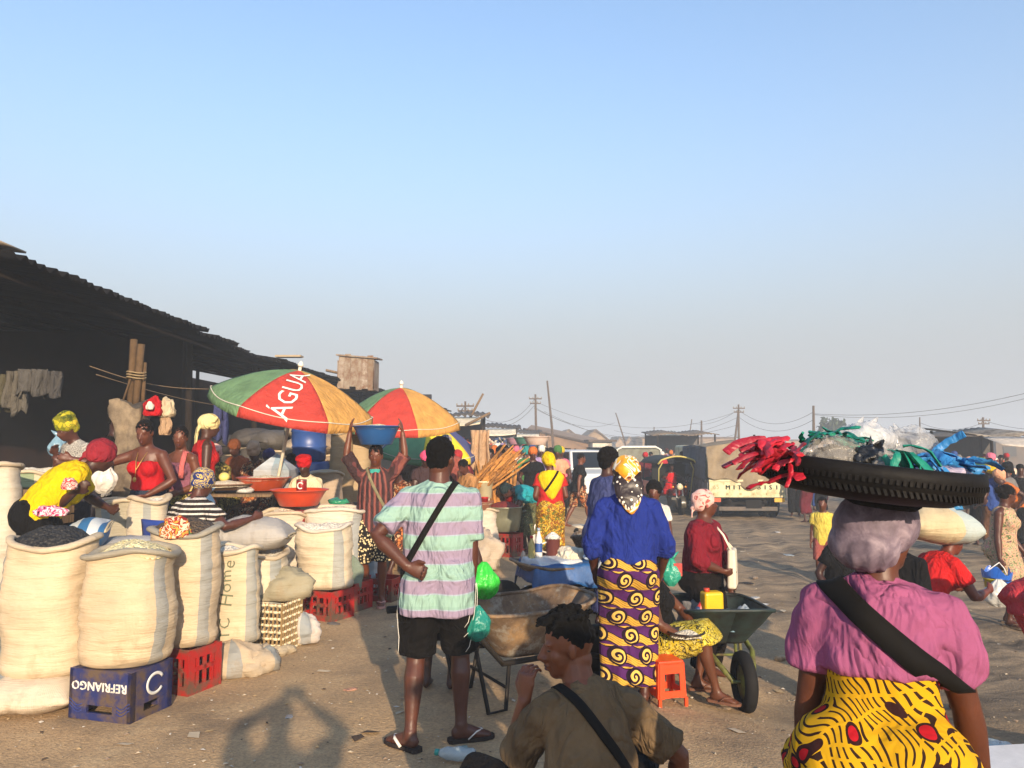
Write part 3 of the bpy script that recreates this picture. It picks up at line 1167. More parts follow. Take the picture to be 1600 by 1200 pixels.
# cords strung under the shed roof
for (a, b, sag) in ((at(140, 572, 9), at(330, 608, 10), .08), (at(150, 585, 9.5), at(420, 640, 13), .1)):
    pts = [a.lerp(b, t / 12) - V((0, 0, sag * sin(pi * t / 12))) for t in range(13)]
    o = MB().tube(pts, .006, seg=5).obj('cord', plain('#6a5a48', .9), shed)

# garments hung up at the back of the shed
def hung_cloth(label, cat, px, py, d, w, h, mat, seed, name='hung_garment', group='garments hung inside the dark shed'):
    c = at(px, py, d)
    mb = MB()
    def fn(u, v):
        x = (u - .5) * w * (1 + .12 * sin(v * 5 + seed))
        return V((x, .05 * sin(u * 14 + seed) + .03 * sin(u * 31 + v * 3), -v * h * (1 + .12 * sin(u * 9 + seed))))
    mb.grid(fn, 18, 10, thick=.008)
    return tag(mb.obj(name, mat, None, loc=c), label, cat, group)
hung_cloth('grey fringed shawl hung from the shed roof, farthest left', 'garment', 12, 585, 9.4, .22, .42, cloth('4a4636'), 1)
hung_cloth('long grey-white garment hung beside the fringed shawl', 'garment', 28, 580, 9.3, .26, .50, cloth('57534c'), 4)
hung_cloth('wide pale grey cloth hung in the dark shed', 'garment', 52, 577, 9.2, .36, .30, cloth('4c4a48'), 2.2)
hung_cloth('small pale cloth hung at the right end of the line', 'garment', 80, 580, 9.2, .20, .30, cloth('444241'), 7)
hung_cloth('blue cloth hanging beside the green umbrella panel', 'garment', 345, 632, 11.5, .20, .55, cloth('3b3f66'), 5)

# tin shack on the roof
c = at(560, 590, 22)
sh = thing('rooftop_shack', 'patched tin shack standing on the shed roof', 'shack', (c.x, c.y, c.z - .35))
tin = dirty('#8d8272', '#6b4d35', .7, .8, 3, 'old tin')
rs = random.Random(5)
for k in range(6):
    o = MB().box((-.42 + k * .17, 0, .45 + rs.uniform(-.04, .06)), (.165, .02, .9 + rs.uniform(-.1, .1))).obj('tin_panel', dirty(rs.choice(('#8d8272', '#7a6a55', '#9a8f80')), '#6b4d35', .6, .8, 3 + k), sh, smooth=False)
    o.location.y = -.4 + .01 * (k % 2); o.rotation_euler = (0, rs.uniform(-.04, .04), 0)
MB().box((.5, 0, .4), (.03, .8, .85)).obj('side_wall', tin, sh, smooth=False)
MB().box((-.5, 0, .4), (.03, .8, .8)).obj('side_wall', tin, sh, smooth=False)
MB().box((0, .38, .4), (1.0, .03, .85)).obj('back_wall', tin, sh, smooth=False)
o = MB().box((0, 0, 0), (1.15, .95, .04)).obj('roof', tin, sh, smooth=False); o.location = (.03, 0, .93); o.rotation_euler = (.05, .08, 0)
o = MB().box((-.75, -.1, .22), (.7, .5, .10)).obj('plank_pile', WOOD, sh, smooth=False); o.rotation_euler = (0, .12, 0)
o = MB().box((-.70, .1, .36), (.6, .3, .05)).obj('plank_pile', WOOD, sh, smooth=False); o.rotation_euler = (0, .2, .2)
c = at(452, 557, 21)
o = MB().box((0, 0, 0), (.7, .3, .05)).obj('loose_board', plain('#a08e74', .8), None, smooth=False, loc=c)
tag(o, 'weathered board lying on the dark shed roof', 'board')

# ---- far rows of stalls: posts, sloping sheets, awnings
def stall(label, px0, px1, d, ztop, depth, roofhex, awn=None, zdrop=.25, name='market_stall', group=None, goods=0, seed=0):
    a = at(px0, 690, d); b = at(px1, 690, d)
    cx = (a.x + b.x) / 2; w = b.x - a.x
    g0 = gz(cx, d)
    t = thing(name, label, 'stall', (cx, d, g0), 0, group)
    h = ztop - g0
    rm = dirty(roofhex, '#4a3f35', .4, .85, 2.5, 'stall roof')
    def fn(u, v):
        x = (u - .5) * (w + .5)
        return V((x, v * depth, h + .25 * v + .05 * sin(x * 3 + seed) + .03 * cos(x * 30)))
    MB().grid(fn, 40, 3, thick=.02).obj('roof_sheet', rm, t)
    n = max(2, int(w / 2.0) + 1)
    for k in range(n):
        x = -w / 2 + w * k / (n - 1)
        MB().tube([(x, 0.1, 0), (x, .1, h)], .045, seg=6).obj('post', DWOOD, t)
        MB().tube([(x, depth - .1, 0), (x, depth - .1, h + .2)], .045, seg=6).obj('post', DWOOD, t)
    if awn:
        for k in range(n - 1):
            x0 = -w / 2 + w * k / (n - 1); x1 = x0 + w / (n - 1)
            def fa(u, v, x0=x0, x1=x1):
                x = x0 + (x1 - x0) * u
                return V((x, -v * 1.0, h - .04 - zdrop * v - .07 * sin(pi * u) * v))
            MB().grid(fa, 8, 4, thick=.012).obj('awning', cloth(awn, .2), t)
    MB().box((0, .4, .42), (w * .9, .7, .84)).obj('counter', dirty('#6b5640', '#3d3228', .5), t, smooth=False)
    MB().box((0, depth - .05, h * .5), (w, .05, h)).obj('back_panel', dirty('#3b3430', '#2a2522', .5), t, smooth=False)
    return t
stall('dark roofed stall with cream awnings behind the yellow umbrella', 690, 752, 27, 2.62, 3, '#4a463f', 'cfc2a6', seed=1)
stall('low dark stall with cream awnings left of the first electric pole', 742, 806, 34, 2.35, 3, '#3f3b36', 'd3c9b2', seed=2)
stall('far stall with narrow cream awning below the paired poles', 790, 842, 44, 2.25, 3, '#4a4034', 'd8cdb4', seed=3)
stall('dark plank stall behind the three-wheeler', 1028, 1118, 42, 2.15, 4, '#7a6a55', None, seed=4)
stall('stall with sagging grey roof behind the loaded tyre', 1455, 1530, 34, 1.95, 3, '#5a5148', None, seed=5)
stall('stall with pale sheet roof at the far right edge', 1535, 1640, 24, 1.92, 3, '#8d8578', 'b7ada0', seed=6)
# slanting props sticking out above the far stalls
for (a, b, lab) in ((at(728, 665, 28), at(755, 615, 28), 'slanting bare pole rising over the left stalls'), (at(727, 665, 26), at(766, 645, 26), 'low slanting pole resting on the dark stall roof')):
    tag(MB().tube([a, b], [.05, .04], seg=7).obj('slanting_pole', WOOD), lab, 'pole')
# goods heaped on far stalls on the right: clothes in a colourful mass
def clothes_heap(label, px0, px1, py, d, zh, n, seed, depth=1.5):
    rs = random.Random(seed); mb = MB()
    pal = ['8c2f2b', 'c9c2b4', '2c2b33', 'b85c3e', '5b6f52', 'd8b9a0', '3a4a6b', 'c4475a', '8a8078', 'e0d6c4']
    a, b = at(px0, py, d), at(px1, py, d)
    for i in range(n):
        p = V((rs.uniform(a.x, b.x), d + rs.uniform(0, depth), a.z + rs.uniform(-.5, .1) * zh))
        R = Euler((rs.uniform(-1, 1), rs.uniform(-1, 1), rs.uniform(0, 3))).to_matrix()
        s = rs.uniform(.08, .2) * (d / 25)
        m0 = MB(); m0.ell((0, 0, 0), (s, s * .6, s * .4), R, 8, 6)
        for q in m0.v: q *= 1 + .5 * MN.noise(q * 9 + p)
        m0.v = [q + p for q in m0.v]
        mb.add(m0.v, m0.f, i % len(pal))
    o = mb.obj('clothes_heap', [cloth(c) for c in pal])
    struct(o, 'stuff'); o['label'] = label
    return o
clothes_heap('mass of secondhand clothes heaped on the right-hand stalls', 1470, 1600, 728, 22, 1.6, 260, 4)
clothes_heap('far mass of coloured clothes and goods before the plank stall', 985, 1105, 716, 39, 1.0, 240, 5)
clothes_heap('coloured goods under the cream awnings of the left stalls', 690, 800, 690, 29, 1.0, 120, 6)

# ---- far buildings
def house(name, label, px0, px1, ptop, d, wall, roof, gable=0.0, depth=8, nwin=0, gabs=1, over=.3):
    a, b = at(px0, 692, d), at(px1, 692, d)
    ztop = at(800, ptop, d).z
    cx = (a.x + b.x) / 2; w = b.x - a.x
    t = thing(name, label, 'building', (cx, d, -.3))
    h = ztop + .3 - gable
    wm = dirty(wall, '#6b5743', .35, .9, .7, 'old render')
    rm = dirty(roof, '#5a4a3c', .5, .85, .8, 'old roofing')
    wb = MB(); wb.box((0, depth / 2, h / 2), (w, depth, h)); 
    if gable and gabs:
        gw = w / gabs
        for k in range(gabs):
            x0 = -w / 2 + k * gw
            wb.add([(x0, 0, h), (x0 + gw, 0, h), (x0 + gw / 2, 0, h + gable), (x0, depth, h), (x0 + gw, depth, h), (x0 + gw / 2, depth, h + gable)], [(0, 1, 2), (5, 4, 3)])
            for s_ in (0, 1):
                xa = x0 if s_ == 0 else x0 + gw
                r = MB()
                dx = -over * .3 if s_ == 0 else over * .3
                r.add([(xa + dx, -over, h - .05), (x0 + gw / 2, -over, h + gable), (x0 + gw / 2, depth + over, h + gable), (xa + dx, depth + over, h - .05)], [(0, 1, 2, 3)])
                ro = r.obj('roof', rm, t, smooth=False)
                m = ro.modifiers.new('t', 'SOLIDIFY'); m.thickness = .12; m.offset = 0
    else:
        MB().box((0, depth / 2, h + .06), (w + over * 2, depth + over * 2, .14)).obj('roof', rm, t, smooth=False)
    wb.obj('wall', wm, t, smooth=False)
    for k in range(nwin):
        x = -w / 2 + w * (k + .5) / nwin
        f = MB().box((x, -.03, h * .55), (w / nwin * .5, .08, h * .4)).obj('window', plain('#2a2724', .4), t, smooth=False)
        MB().box((x, -.06, h * .33), (w / nwin * .6, .10, .08)).obj('sill', wm, f, smooth=False)
    return t
# long brown warehouse, its roof falling away to the right
wh = thing('warehouse', 'long brown warehouse roof sloping down behind the two electric poles', 'building', (0, 0, 0))
A, B = at(822, 671, 58), at(950, 699, 64)
mb = MB()
y0, y1 = 58, 82
mb.add([(A.x, 58, -.2), (B.x, 64, -.2), (B.x, 64, B.z), (A.x, 58, A.z), (A.x + 1, y1, -.2), (B.x + 1, y1, -.2), (B.x + 1, y1, B.z + .9), (A.x + 1, y1, A.z + .9)],
       [(0, 1, 2, 3), (5, 4, 7, 6), (1, 5, 6, 2), (4, 0, 3, 7), (3, 2, 6, 7)])
mb.obj('wall', dirty('#8a6d50', '#6a513b', .6, .9, .5, 'brown wall'), wh, smooth=False)
MB().tube([A + V((-.2, -.1, .03)), B + V((.2, -.1, .03))], .09, seg=6).obj('roof_edge', plain('#4a3c30', .9), wh)
house('gabled_store', 'pair of far gabled stores with pale brown roofs', 868, 952, 671, 92, '#9a8365', '#7d6b55', 1.3, 10, 4, 2)
house('kiosk', 'small white fronted kiosk at the end of the warehouse', 926, 956, 690, 52, '#c9c4b8', '#3c342d', 0, 3, 2)
house('gabled_row', 'far row of small pale gables left of the tan block', 962, 1020, 682, 125, '#b59b78', '#8f7a60', 1.2, 10, 4, 4)
house('tan_block', 'far flat tan block between the gables and the truck', 1004, 1060, 685, 118, '#b3946c', '#8a7358', 0, 10, 5)
house('low_shop', 'far low brown shop row behind the covered truck', 1060, 1150, 684, 112, '#8f795f', '#6f5d4b', 0, 10, 6)
house('flat_store', 'long flat-topped tan store on the right skyline', 1463, 1552, 679, 84, '#a58c69', '#6d5d4a', 0, 10, 6)
house('dark_shop', 'low dark shop with sloping roof at the right end', 1556, 1680, 688, 70, '#5d5247', '#4d443b', 0, 10, 3)
house('brown_store', 'far brown store between the truck and the tyre load', 1228, 1300, 688, 120, '#9b8365', '#77664f', 0, 10, 4)

# far trees, small on the skyline
def far_tree(label, px, ptop, d, w, seed):
    z = at(px, ptop, d).z
    c = at(px, 692, d)
    t = thing('tree', label, 'tree', (c.x, d, -.3))
    h = z + .3
    MB().tube([(0, 0, 0), (.1, 0, h * .4), (0, 0, h * .8)], [.28, .2, .08], seg=7).obj('trunk', plain('#3d3026', .9), t)
    rs = random.Random(seed); mb = MB()
    for i in range(1100):
        q = V((rs.gauss(0, .42), rs.gauss(0, .42), rs.gauss(0, .30)))
        if q.length > 1: continue
        p = V((q.x * w / 2, q.y * w / 2, h * .72 + q.z * h * .30 + .25 * w * .3 * MN.noise(q * 3)))
        if MN.noise(q * 3.2 + V((seed, 0, 0))) < -.22: continue
        s = rs.uniform(.16, .38)
        R = Euler((rs.uniform(0, 3), rs.uniform(0, 3), rs.uniform(0, 3))).to_matrix()
        mb.add([p + R @ V(v) for v in ((-s, 0, 0), (0, -s * .5, 0), (s, 0, 0), (0, s * .5, .05))], [(0, 1, 2, 3)], i % 2)
    mb.obj('crown', [plain('#46523a', .8), plain('#333d2c', .8)], t, smooth=False)
far_tree('taller far tree on the skyline over the plank stall', 1054, 674, 150, 7, 1)
far_tree('small far tree left of the taller skyline tree', 1032, 681, 150, 4, 2)
far_tree('dark round tree behind the loaded tyre', 1302, 650, 75, 3.0, 3)

# ---- electric poles and lines
PM = plain('#57493c', .9, var=.25, name='pole wood')
POLES = [(727, 627, 40, 0, 'short electric pole over the left stall roofs'), (836.5, 616, 55, 2, 'straight electric pole, left of the pair in the middle'),
         (855, 595, 58, -3, 'tall crooked electric pole, right of the pair in the middle'), (962, 645, 70, -6, 'leaning thin pole over the parked white car'),
         (1022, 667, 80, 0, 'short far pole above the distant clothes'), (1081, 655, 80, 3, 'thin far pole left of the covered truck'),
         (1096, 657, 66, 0, 'thick far pole just left of the covered truck'), (1154, 632, 60, 0, 'twin-legged electric pole rising behind the truck tarpaulin'),
         (1271, 634, 48, 0, 'electric pole left of the plastic bags'), (1437, 652, 60, 0, 'short pole right of the plastic bags'),
         (1536, 652, 55, 0, 'electric pole with crossarm at the right')]
ptop = []
for i, (px, py, d, ln, lab) in enumerate(POLES):
    tp = at(px, py, d); bs = at(px - ln * 4 if abs(ln) > 2 else px, 700, d); bs.z = -.35
    t = thing('electric_pole', lab, 'pole', bs, 0, 'electric poles along the market')
    rel = tp - bs
    mid = rel * .5 + V((.05 if ln else 0, 0, 0))
    r = .085 if px in (836.5, 855, 1154, 1536, 1271, 1096) else .06
    MB().tube([(0, 0, 0), mid, rel], [r * 1.3, r * 1.1, r * .8], seg=9).obj('shaft', PM, t)
    if px == 1154: MB().tube([(-.55, .1, 0), rel * .93], [r * 1.2, r * .8], seg=8).obj('shaft', PM, t)
    if px in (836.5, 1154, 1536, 727):
        for q, zz in ((.45, .94), (.38, .88)):
            MB().box(rel * zz + V((0, -.08, 0)), (q * 2, .07, .08)).obj('crossarm', PM, t, smooth=False)
            for sx in (-1, -.4, .4, 1):
                MB().lathe([(.035, 0), (.04, .05), (.02, .1), (0, .12)], 8, rel * zz + V((sx * q * .95, -.08, .04))).obj('insulator', plain('#8d8478', .3), t)
    ptop.append(tp)
WM = plain('#3a3634', .7, name='wire')
def wire(a, b, sag, r=.013):
    n = 18
    pts = [a.lerp(b, k / n) - V((0, 0, 4 * sag * (k / n) * (1 - k / n))) for k in range(n + 1)]
    o = MB().tube(pts, r, seg=4).obj('overhead_wire', WM)
    return o
WL = [(1, 7, -.5, 1.6), (1, 7, -1.0, 1.9), (2, 7, -2.3, 1.5), (0, 1, -.3, 1.2), (0, 1, -.8, 1.0), (7, 8, -.4, .9), (7, 8, -.9, .9), (1, 3, -.9, .8), (9, 10, -.4, .5), (9, 10, -.9, .6), (5, 7, -.4, .5), (3, 7, -1.6, .7)]
names = ['left stalls', 'left middle pole', 'tall crooked pole', 'leaning pole', 'short far pole', 'thin far pole', 'thick far pole', 'twin-legged pole', 'pole left of the bags', 'short right pole', 'crossarm pole']
seen = {}
for (i, j, dz, sag) in WL:
    o = wire(ptop[i] + V((.1 * dz, 0, dz)), ptop[j] + V((.1 * dz, 0, dz)), sag)
    up_ = [w_[2] for w_ in WL if w_[:2] == (i, j)]
    pos = '' if len(up_) == 1 else 'upper ' if dz == max(up_) else 'lower '
    tag(o, '%sthin black wire strung from the %s to the %s' % (pos, names[i], names[j]), 'wire', 'wires from %s to %s' % (names[i], names[j]))
tag(wire(ptop[8] + V((0, 0, -.5)), at(1640, 605, 40), .55, .014), 'thin black wire rising from the bags to the right edge, upper one', 'wire', 'overhead wires at the right')
tag(wire(ptop[8] + V((0, 0, -.55)), at(1640, 613, 42), .65, .014), 'thin black wire rising from the bags to the right edge, lower one', 'wire', 'overhead wires at the right')
tag(wire(ptop[10] + V((.3, 0, -.3)), at(1660, 668, 50), .3, .014), 'thin black wire leaving the crossarm pole to the right edge', 'wire', 'overhead wires at the right')
tag(wire(ptop[0] + V((0, 0, -.2)), at(690, 645, 34), .3), 'thin black wire from the short pole towards the shed roof', 'wire')
# ---------------------------------------------------------------- sacks and goods
@cached
def sackmat(base='d8c6a4', stripe=None, a0=0.45, aw=0.16, a1=None, tint=0):
    g = G('woven sack')
    x, y, z = g.xyz()
    n = g.noise(3.2, 5, rough=.6)
    c = C(base, .88)
    c = (c[0], c[1] * 1.0, c[2] * 1.10, 1)
    col = g.ramp(n, [(.25, tuple(q * .78 for q in c[:3]) + (1,)), (.5, c), (.8, tuple(min(1, q * 1.12) for q in c[:3]) + (1,))])
    if stripe:
        ang = g.m('ARCTAN2', x, y * -1.0)          # 0 faces the viewer, positive to the right
        wob = g.noise(2, 2) * .12 - .06
        for a in (a0, a1):
            if a is None: continue
            m = g.m('LESS_THAN', g.abs(ang + wob - a), aw)
            col = g.mix(m * .62, col, C(stripe))
    st = g.ramp(g.noise(1.7, 6, g.scale(1, 1, .55), rough=.72), [(.60, (0, 0, 0, 1)), (.72, (.55, .55, .55, 1))])
    col = g.mix(st, col, C('#8d7350'))
    foot = g.ramp(g.noise(5, 4) * .25 - z * 1.4, [(.02, (0, 0, 0, 1)), (.16, (.5, .5, .5, 1))])
    col = g.mix(foot, col, C('#7d6a50'))
    wr = g.noise(1.0, 5, g.scale(3.0, 3.0, 26), dist=.5, rough=.6)
    wv = g.sin(z * 900) * .05 + g.sin(g.m('ARCTAN2', x, y) * 220) * .05
    g.bump(wr + wv * .5 + g.noise(9, 3) * .5, .62, .03)
    return g.done(col, .62, Specular_IOR_Level=.35)


@cached
def grain(hexa, hexb, sc=70):
    g = G('grain')
    v = g.vor(sc)
    r = g.vor(sc, out='Color')
    x, y, z = g.xyz(r)
    col = g.ramp(x, [(0, C(hexa)), (1, C(hexb))])
    g.bump(v * -1.0, .9, .02)
    return g.done(col, .7)


FILL = {'maize': ('d8c68a', 'f0e3b4'), 'flour': ('dcd2be', 'eee6d4'), 'charcoal': ('0f0e0e', '2b2927'), 'beans': ('6a1f1c', '8f2c26'), 'lentil': ('3c3026', '5b4a36'), 'rice': ('d9cbb0', 'efe6d0')}


def sack_section(a, r, pw=.78):
    c_, s_ = cos(a), sin(a)
    return V((math.copysign(abs(c_) ** pw, c_) * r, math.copysign(abs(s_) ** pw, s_) * r * .82, 0))


def sack(label, c, w, h, mat, fill='maize', seed=0, lean=0.0, leany=0.0, rim='c7b592', bulge=.07, group='open sacks of grain along the stall front', writing=None, mound=.10, rz=0, waist=.0, flop=0.0):
    """An upright open sack with a rolled rim; c is the middle of its base."""
    t = thing('sack', label, 'sack', c, rz, group)
    R = w / 2
    def prof(v):
        r = .90 + bulge * sin(pi * min(1, v * 1.15)) + .03 * sin(v * 9 + seed) - waist * exp(-((v - .72) / .12) ** 2)
        if v < .07: r *= .80 + .2 * sqrt(v / .07)
        return r * R
    def fn(u, v):
        a = 2 * pi * u
        p = sack_section(a, prof(v))
        z = v * h
        n = .036 * MN.noise(V((p.x * 4 + seed, p.y * 4, z * 3))) + (.009 + .012 * max(0, MN.noise(V((seed * 3.1, z * 2.5, p.x * 2))))) * MN.noise(V((p.x * 4 + seed, p.y * 4, z * 17))) + .010 * (.4 - abs(MN.noise(V((p.x * 5, p.y * 5 + seed, z * 26 + p.x * 6))))) + .007 * MN.noise(V((p.x * 9, p.y * 9 + seed, z * 45)))
        if v < .12: n += .05 * (1 - v / .12) * max(0, abs(cos(a)) ** 6 - .2)
        p *= 1 + n / R * 1.0
        return V((p.x + lean * z, p.y + leany * z, z + .025 * sin(a * 2 + seed) * v))
    NU, NV = 52, 40
    body = MB().grid(fn, NU, NV).obj('cloth', mat, t)
    top = [fn(i / 40, 1) for i in range(41)]
    cen = sum((p for p in top[:-1]), V()) / 40
    rp, rr = [], []
    for i, p in enumerate(top):
        q = p + (p - cen).normalized() * .002 - V((0, 0, .012))
        q.z += .018 * MN.noise(p * 7 + V((seed, 0, 0)))
        rp.append(q); rr.append((.020 + .006 * MN.noise(p * 9), .030 + .010 * MN.noise(p * 5)))
    MB().tube(rp, rr, side=V((0, 0, 1)), seg=10, caps=False).obj('rolled_rim', sackmat(rim), t)
    def fm(u, v):
        a = 2 * pi * u
        p = cen.lerp(fn(u, 1), v * .985)
        k = 1 - v * v
        return p + V((0, 0, -.035 + mound * k + .03 * MN.noise(V((p.x * 7 + seed, p.y * 7, 1))) + .008 * MN.noise(p * 40)))
    MB().grid(fm, 48, 16).obj('grain_heap', grain(*FILL[fill], sc=60 if fill != 'charcoal' else 45), t)
    if writing:
        txt, size, ox, oz = writing
        rj = random.Random(4)
        for j, ch in enumerate(txt):
            if ch == ' ': continue
            a_ = rj.uniform(-.14, .14)
            drape_text('letter', ch, size * rj.uniform(.9, 1.1), body, (ox + rj.uniform(-.012, .012), -R * .9, oz + (j - (len(txt) - 1) / 2) * size * .66), (a_, 0, 1), (-1, 0, a_), plain('#6a6f58', .8, name='marker ink'), parent=body)
    return t


def lying_sack(label, c, L, w, th, mat, seed=0, rz=0, tilt=(0, 0), group='closed sacks stacked at the stall', name='sack', tied=False):
    t_ = thing(name, label, 'sack', c, rz, group)
    mb = MB()
    def fn(u, v):
        a = 2 * pi * v
        x = (u - .5) * 2
        k = max(0, 1 - abs(x) ** 3.2) ** .55
        ww = w / 2 * (.80 + .2 * k) * (1 if abs(x) < .97 else .9)
        hh = max(.012, th / 2 * k)
        y, z = cos(a) * ww, sin(a) * hh
        if z < 0: z *= .75
        n = 1 + .09 * MN.noise(V((x * 2 + seed, y * 5, z * 5))) + .045 * MN.noise(V((x * 9 + seed, y * 6, z * 6))) + .03 * MN.noise(V((x * 16, y * 9 + seed, z * 9)))
        return V((x * L / 2 * (1 + .02 * sin(a * 3 + seed)), y * n, z * n + th * .36))
    mb.grid(fn, 40, 36)
    mb.xf(Euler((tilt[0], tilt[1], 0)).to_matrix().to_4x4())
    mb.obj('cloth', mat, t_)
    # sewn mouth
    sm = MB()
    pts = [fn(1, k / 10) + V((.004, 0, 0)) for k in range(11)]
    sm.tube(pts, .009, seg=5); sm.xf(Euler((tilt[0], tilt[1], 0)).to_matrix().to_4x4())
    sm.obj('seam', plain('#b9a888', .9), t_)
    return t_


def rag(label, c, size, mat, seed, rz=0, name='empty_sack', cat='sack', sc=(1, .8, .5), group=None, amp=.5):
    mb = MB()
    mb.ell((0, 0, 0), (size * sc[0], size * sc[1], size * sc[2]), None, 40, 26)
    for p in mb.v:
        q = p / size
        n = MN.noise(q * 1.6 + V((seed, 0, 0))) + .7 * (1 - 2 * abs(MN.noise(q * 2.7 + V((0, seed, 0))))) * .6 + .25 * MN.noise(q * 7)
        p *= 1 + amp * n * .6
        if p.z < -size * sc[2] * .6: p.z = -size * sc[2] * .6
    mb.v = [p + V((0, 0, size * sc[2] * .6)) for p in mb.v]
    o = mb.obj(name, mat, None, loc=c); o.rotation_euler = (0, 0, rz)
    return tag(o, label, cat, group)


def floor_z(x, y):
    if -5.7 < x < -2.2 and 12.2 < y < 14.8: return .66
    if (x < -3.0 and y > 7.0) or (-4.82 < x < -2.62 and 5.6 < y < 11.0): return .27
    return gz(x, y)


def fsack(label, px, py_rim, d, w, *a, **k):
    """A sack standing on the floor whose rim shows at px, py_rim."""
    p = at(px, py_rim, d); z = floor_z(p.x, p.y)
    return sack(label, V((p.x, p.y, z)), w, p.z - z, *a, **k)


def gp(px, py):
    """Ground point under pixel px, py."""
    d = 5.0
    for _ in range(30):
        p = at(px, py, d)
        g = gz(p.x, p.y)
        k = (EYE - g) / max(1e-3, EYE - p.z)
        d = d * (1 + (k - 1) * .8)
    p = at(px, py, d); p.z = gz(p.x, p.y)
    return p


BLUE = '72858f'
CRM = 'd9c8a8'
# --- front row (the crates they stand on first)
def crate(label, c, rz, dims, hexc, kind='bars', group='plastic crates under the sacks', inverted=False):
    W, D, Hh = dims
    t = thing('crate', label, 'crate', c, rz, group)
    m = dirty('#' + hexc, '#5a4a3c', .25, .42, 7, 'crate plastic')
    th = .018
    def wall(name, n, ox, oy, L, axis_):
        mb = MB()
        B = lambda u, z, su, sz, p=0: mb.box((ox + (u if axis_ == 'x' else p), oy + (p if axis_ == 'x' else u), z), (su if axis_ == 'x' else th, th if axis_ == 'x' else su, sz))
        if kind == 'solid':
            hz, hw, hh = Hh * .22, L * .42, .045
            B(0, (Hh + hz + hh / 2) / 2 + .001, L, Hh - hz - hh / 2)
            B(0, (hz - hh / 2) / 2, L, hz - hh / 2)
            for s_ in (-1, 1): B(s_ * (hw / 2 + L / 2) / 2, hz, L / 2 - hw / 2, hh)
            for s_ in (-1, 1): B(s_ * (L / 2 - .012), Hh / 2, .024, Hh, 0)
        else:
            B(0, .03, L, .06); B(0, Hh - .03, L, .06)
            for s_ in (-1, 1): B(s_ * (L / 2 - .02), Hh / 2, .04, Hh - .12)
            nb = 4 if L > .35 else 3
            for k in range(nb):
                u = -L / 2 + L * (k + 1) / (nb + 1)
                B(u, Hh / 2, .022, Hh - .12)
            B(0, Hh * .55, L * .72, .03)
        o = mb.obj(name, m, t, smooth=False)
        return o
    wall('front_wall', 0, 0, -D / 2 + th / 2, W, 'x'); wall('rear_wall', 0, 0, D / 2 - th / 2, W, 'x')
    wall('side_wall', 0, -W / 2 + th / 2 + .001, 0, D - 2 * th - .002, 'y'); wall('side_wall', 0, W / 2 - th / 2 - .001, 0, D - 2 * th - .002, 'y')
    MB().box((0, 0, Hh - .012 if inverted else .012), (W - 2 * th - .004, D - 2 * th - .004, .02)).obj('floor', m, t, smooth=False)
    return t


bc = gp(197, 1098); bc = V((-2.47, 5.03, 0)); bc.z = gz(bc.x, bc.y)
blue = crate('blue plastic crate turned upside down, lettered in white', bc, radians(-16), (.46, .36, .30), '232c5e', 'solid', inverted=True)
fw = [o for o in blue.children if o.name.startswith('front_wall')][0]
def flat_text(name, body, size, parent, origin, xdir, ydir, mat, spacing=1.0, bold=0.0):
    vs_, fs = text_mesh(body, size, spacing)
    xd, yd = V(xdir).normalized(), V(ydir).normalized()
    mb = MB(); mb.add([V(origin) + xd * p.x + yd * p.y for p in vs_], fs)
    o = mb.obj(name, mat, parent, smooth=False)
    return o
WHT = plain('#d9d6cc', .6, name='white print')
for q in (0, .0025, -.0025):
    flat_text('lettering', 'REFRIANGO', .074, fw, (-.005 + q, -.1815 - abs(q) * .1, .205 + q * .5), (-1, 0, 0), (0, 0, -1), WHT, 1.04)
mb = MB()
for k in range(3):     # raised wavy ribs beside the handle
    for s_ in (-1, 1):
        mb.tube([V((s_ * (.225 - j * .012), -.1815, .062 + k * .02 + .02 * cos(j * .5 + .4))) for j in range(9)], .0035, seg=5)
mb.obj('rib', plain('#2b3670', .4), fw)
sw_ = [o for o in blue.children if o.name.startswith('side_wall')][1]
mb = MB()
mb.tube([V((.2365, .055 * cos(a) * 1.25 + .02, .19 + .06 * sin(a))) for a in [i * pi / 14 + .5 for i in range(24)]], (.004, .011), side=V((1, 0, 0)), seg=6)
mb.obj('emblem', plain('#c9c9c4', .6, name='grey print'), sw_)

s1b = V((-3.10, 5.14, gz(-3.10, 5.14)))
lying_sack('flattened dirty cream sack lying under the tall charcoal sack', s1b + V((-.05, 0, 0)), .78, .60, .30, sackmat('cdbd9f', BLUE, -.9, .5), 3, radians(6), group='sacks used as a base')
sack('tall cream sack heaped with black charcoal, farthest left in front', s1b + V((.045, .03, .20)), .54, .87, sackmat('d3bf98', BLUE, -1.25, .28), 'charcoal', 1, mound=.13, bulge=.10, waist=.03, lean=.03)
sack('cream sack of pale maize standing on the blue crate', bc + V((.01, .02, .305)), .56, .70, sackmat('d0ba92', BLUE, 1.2, .17), 'maize', 4, rim='9b937c', mound=.09, bulge=.08, lean=.02)
rc = V((-2.27, 5.55, gz(-2.27, 5.55)))
crate('red plastic crate with slotted sides behind the blue crate', rc, radians(-24), (.33, .30, .30), 'a01f1c')
sack('cream sack with blue edge on the red crate, striped cloth on its rim', rc + V((-.06, .03, .30)), .50, .80, sackmat('d3bd96', BLUE, 1.05, .2), 'lentil', 7, rim='98917c', bulge=.07, lean=.0)
pc = V((-2.10, 5.98, gz(-2.10, 5.98)))
rag('crumpled dirty cream sack under the lettered narrow sack', pc + V((.02, -.12, 0)), .23, sackmat('c2ae8c', BLUE, .2, .3), 2, .3, sc=(1, .7, .62), group='crumpled sacks on the ground')
sack('narrow cream sack with TC Home written up its front', pc + V((.0, .04, .20)), .36, .70, sackmat('d6c39b', BLUE, .98, .26), 'flour', 9, bulge=.06, mound=.02, rim='cdbf9f', writing=('TC Home', .13, -.03, .33))
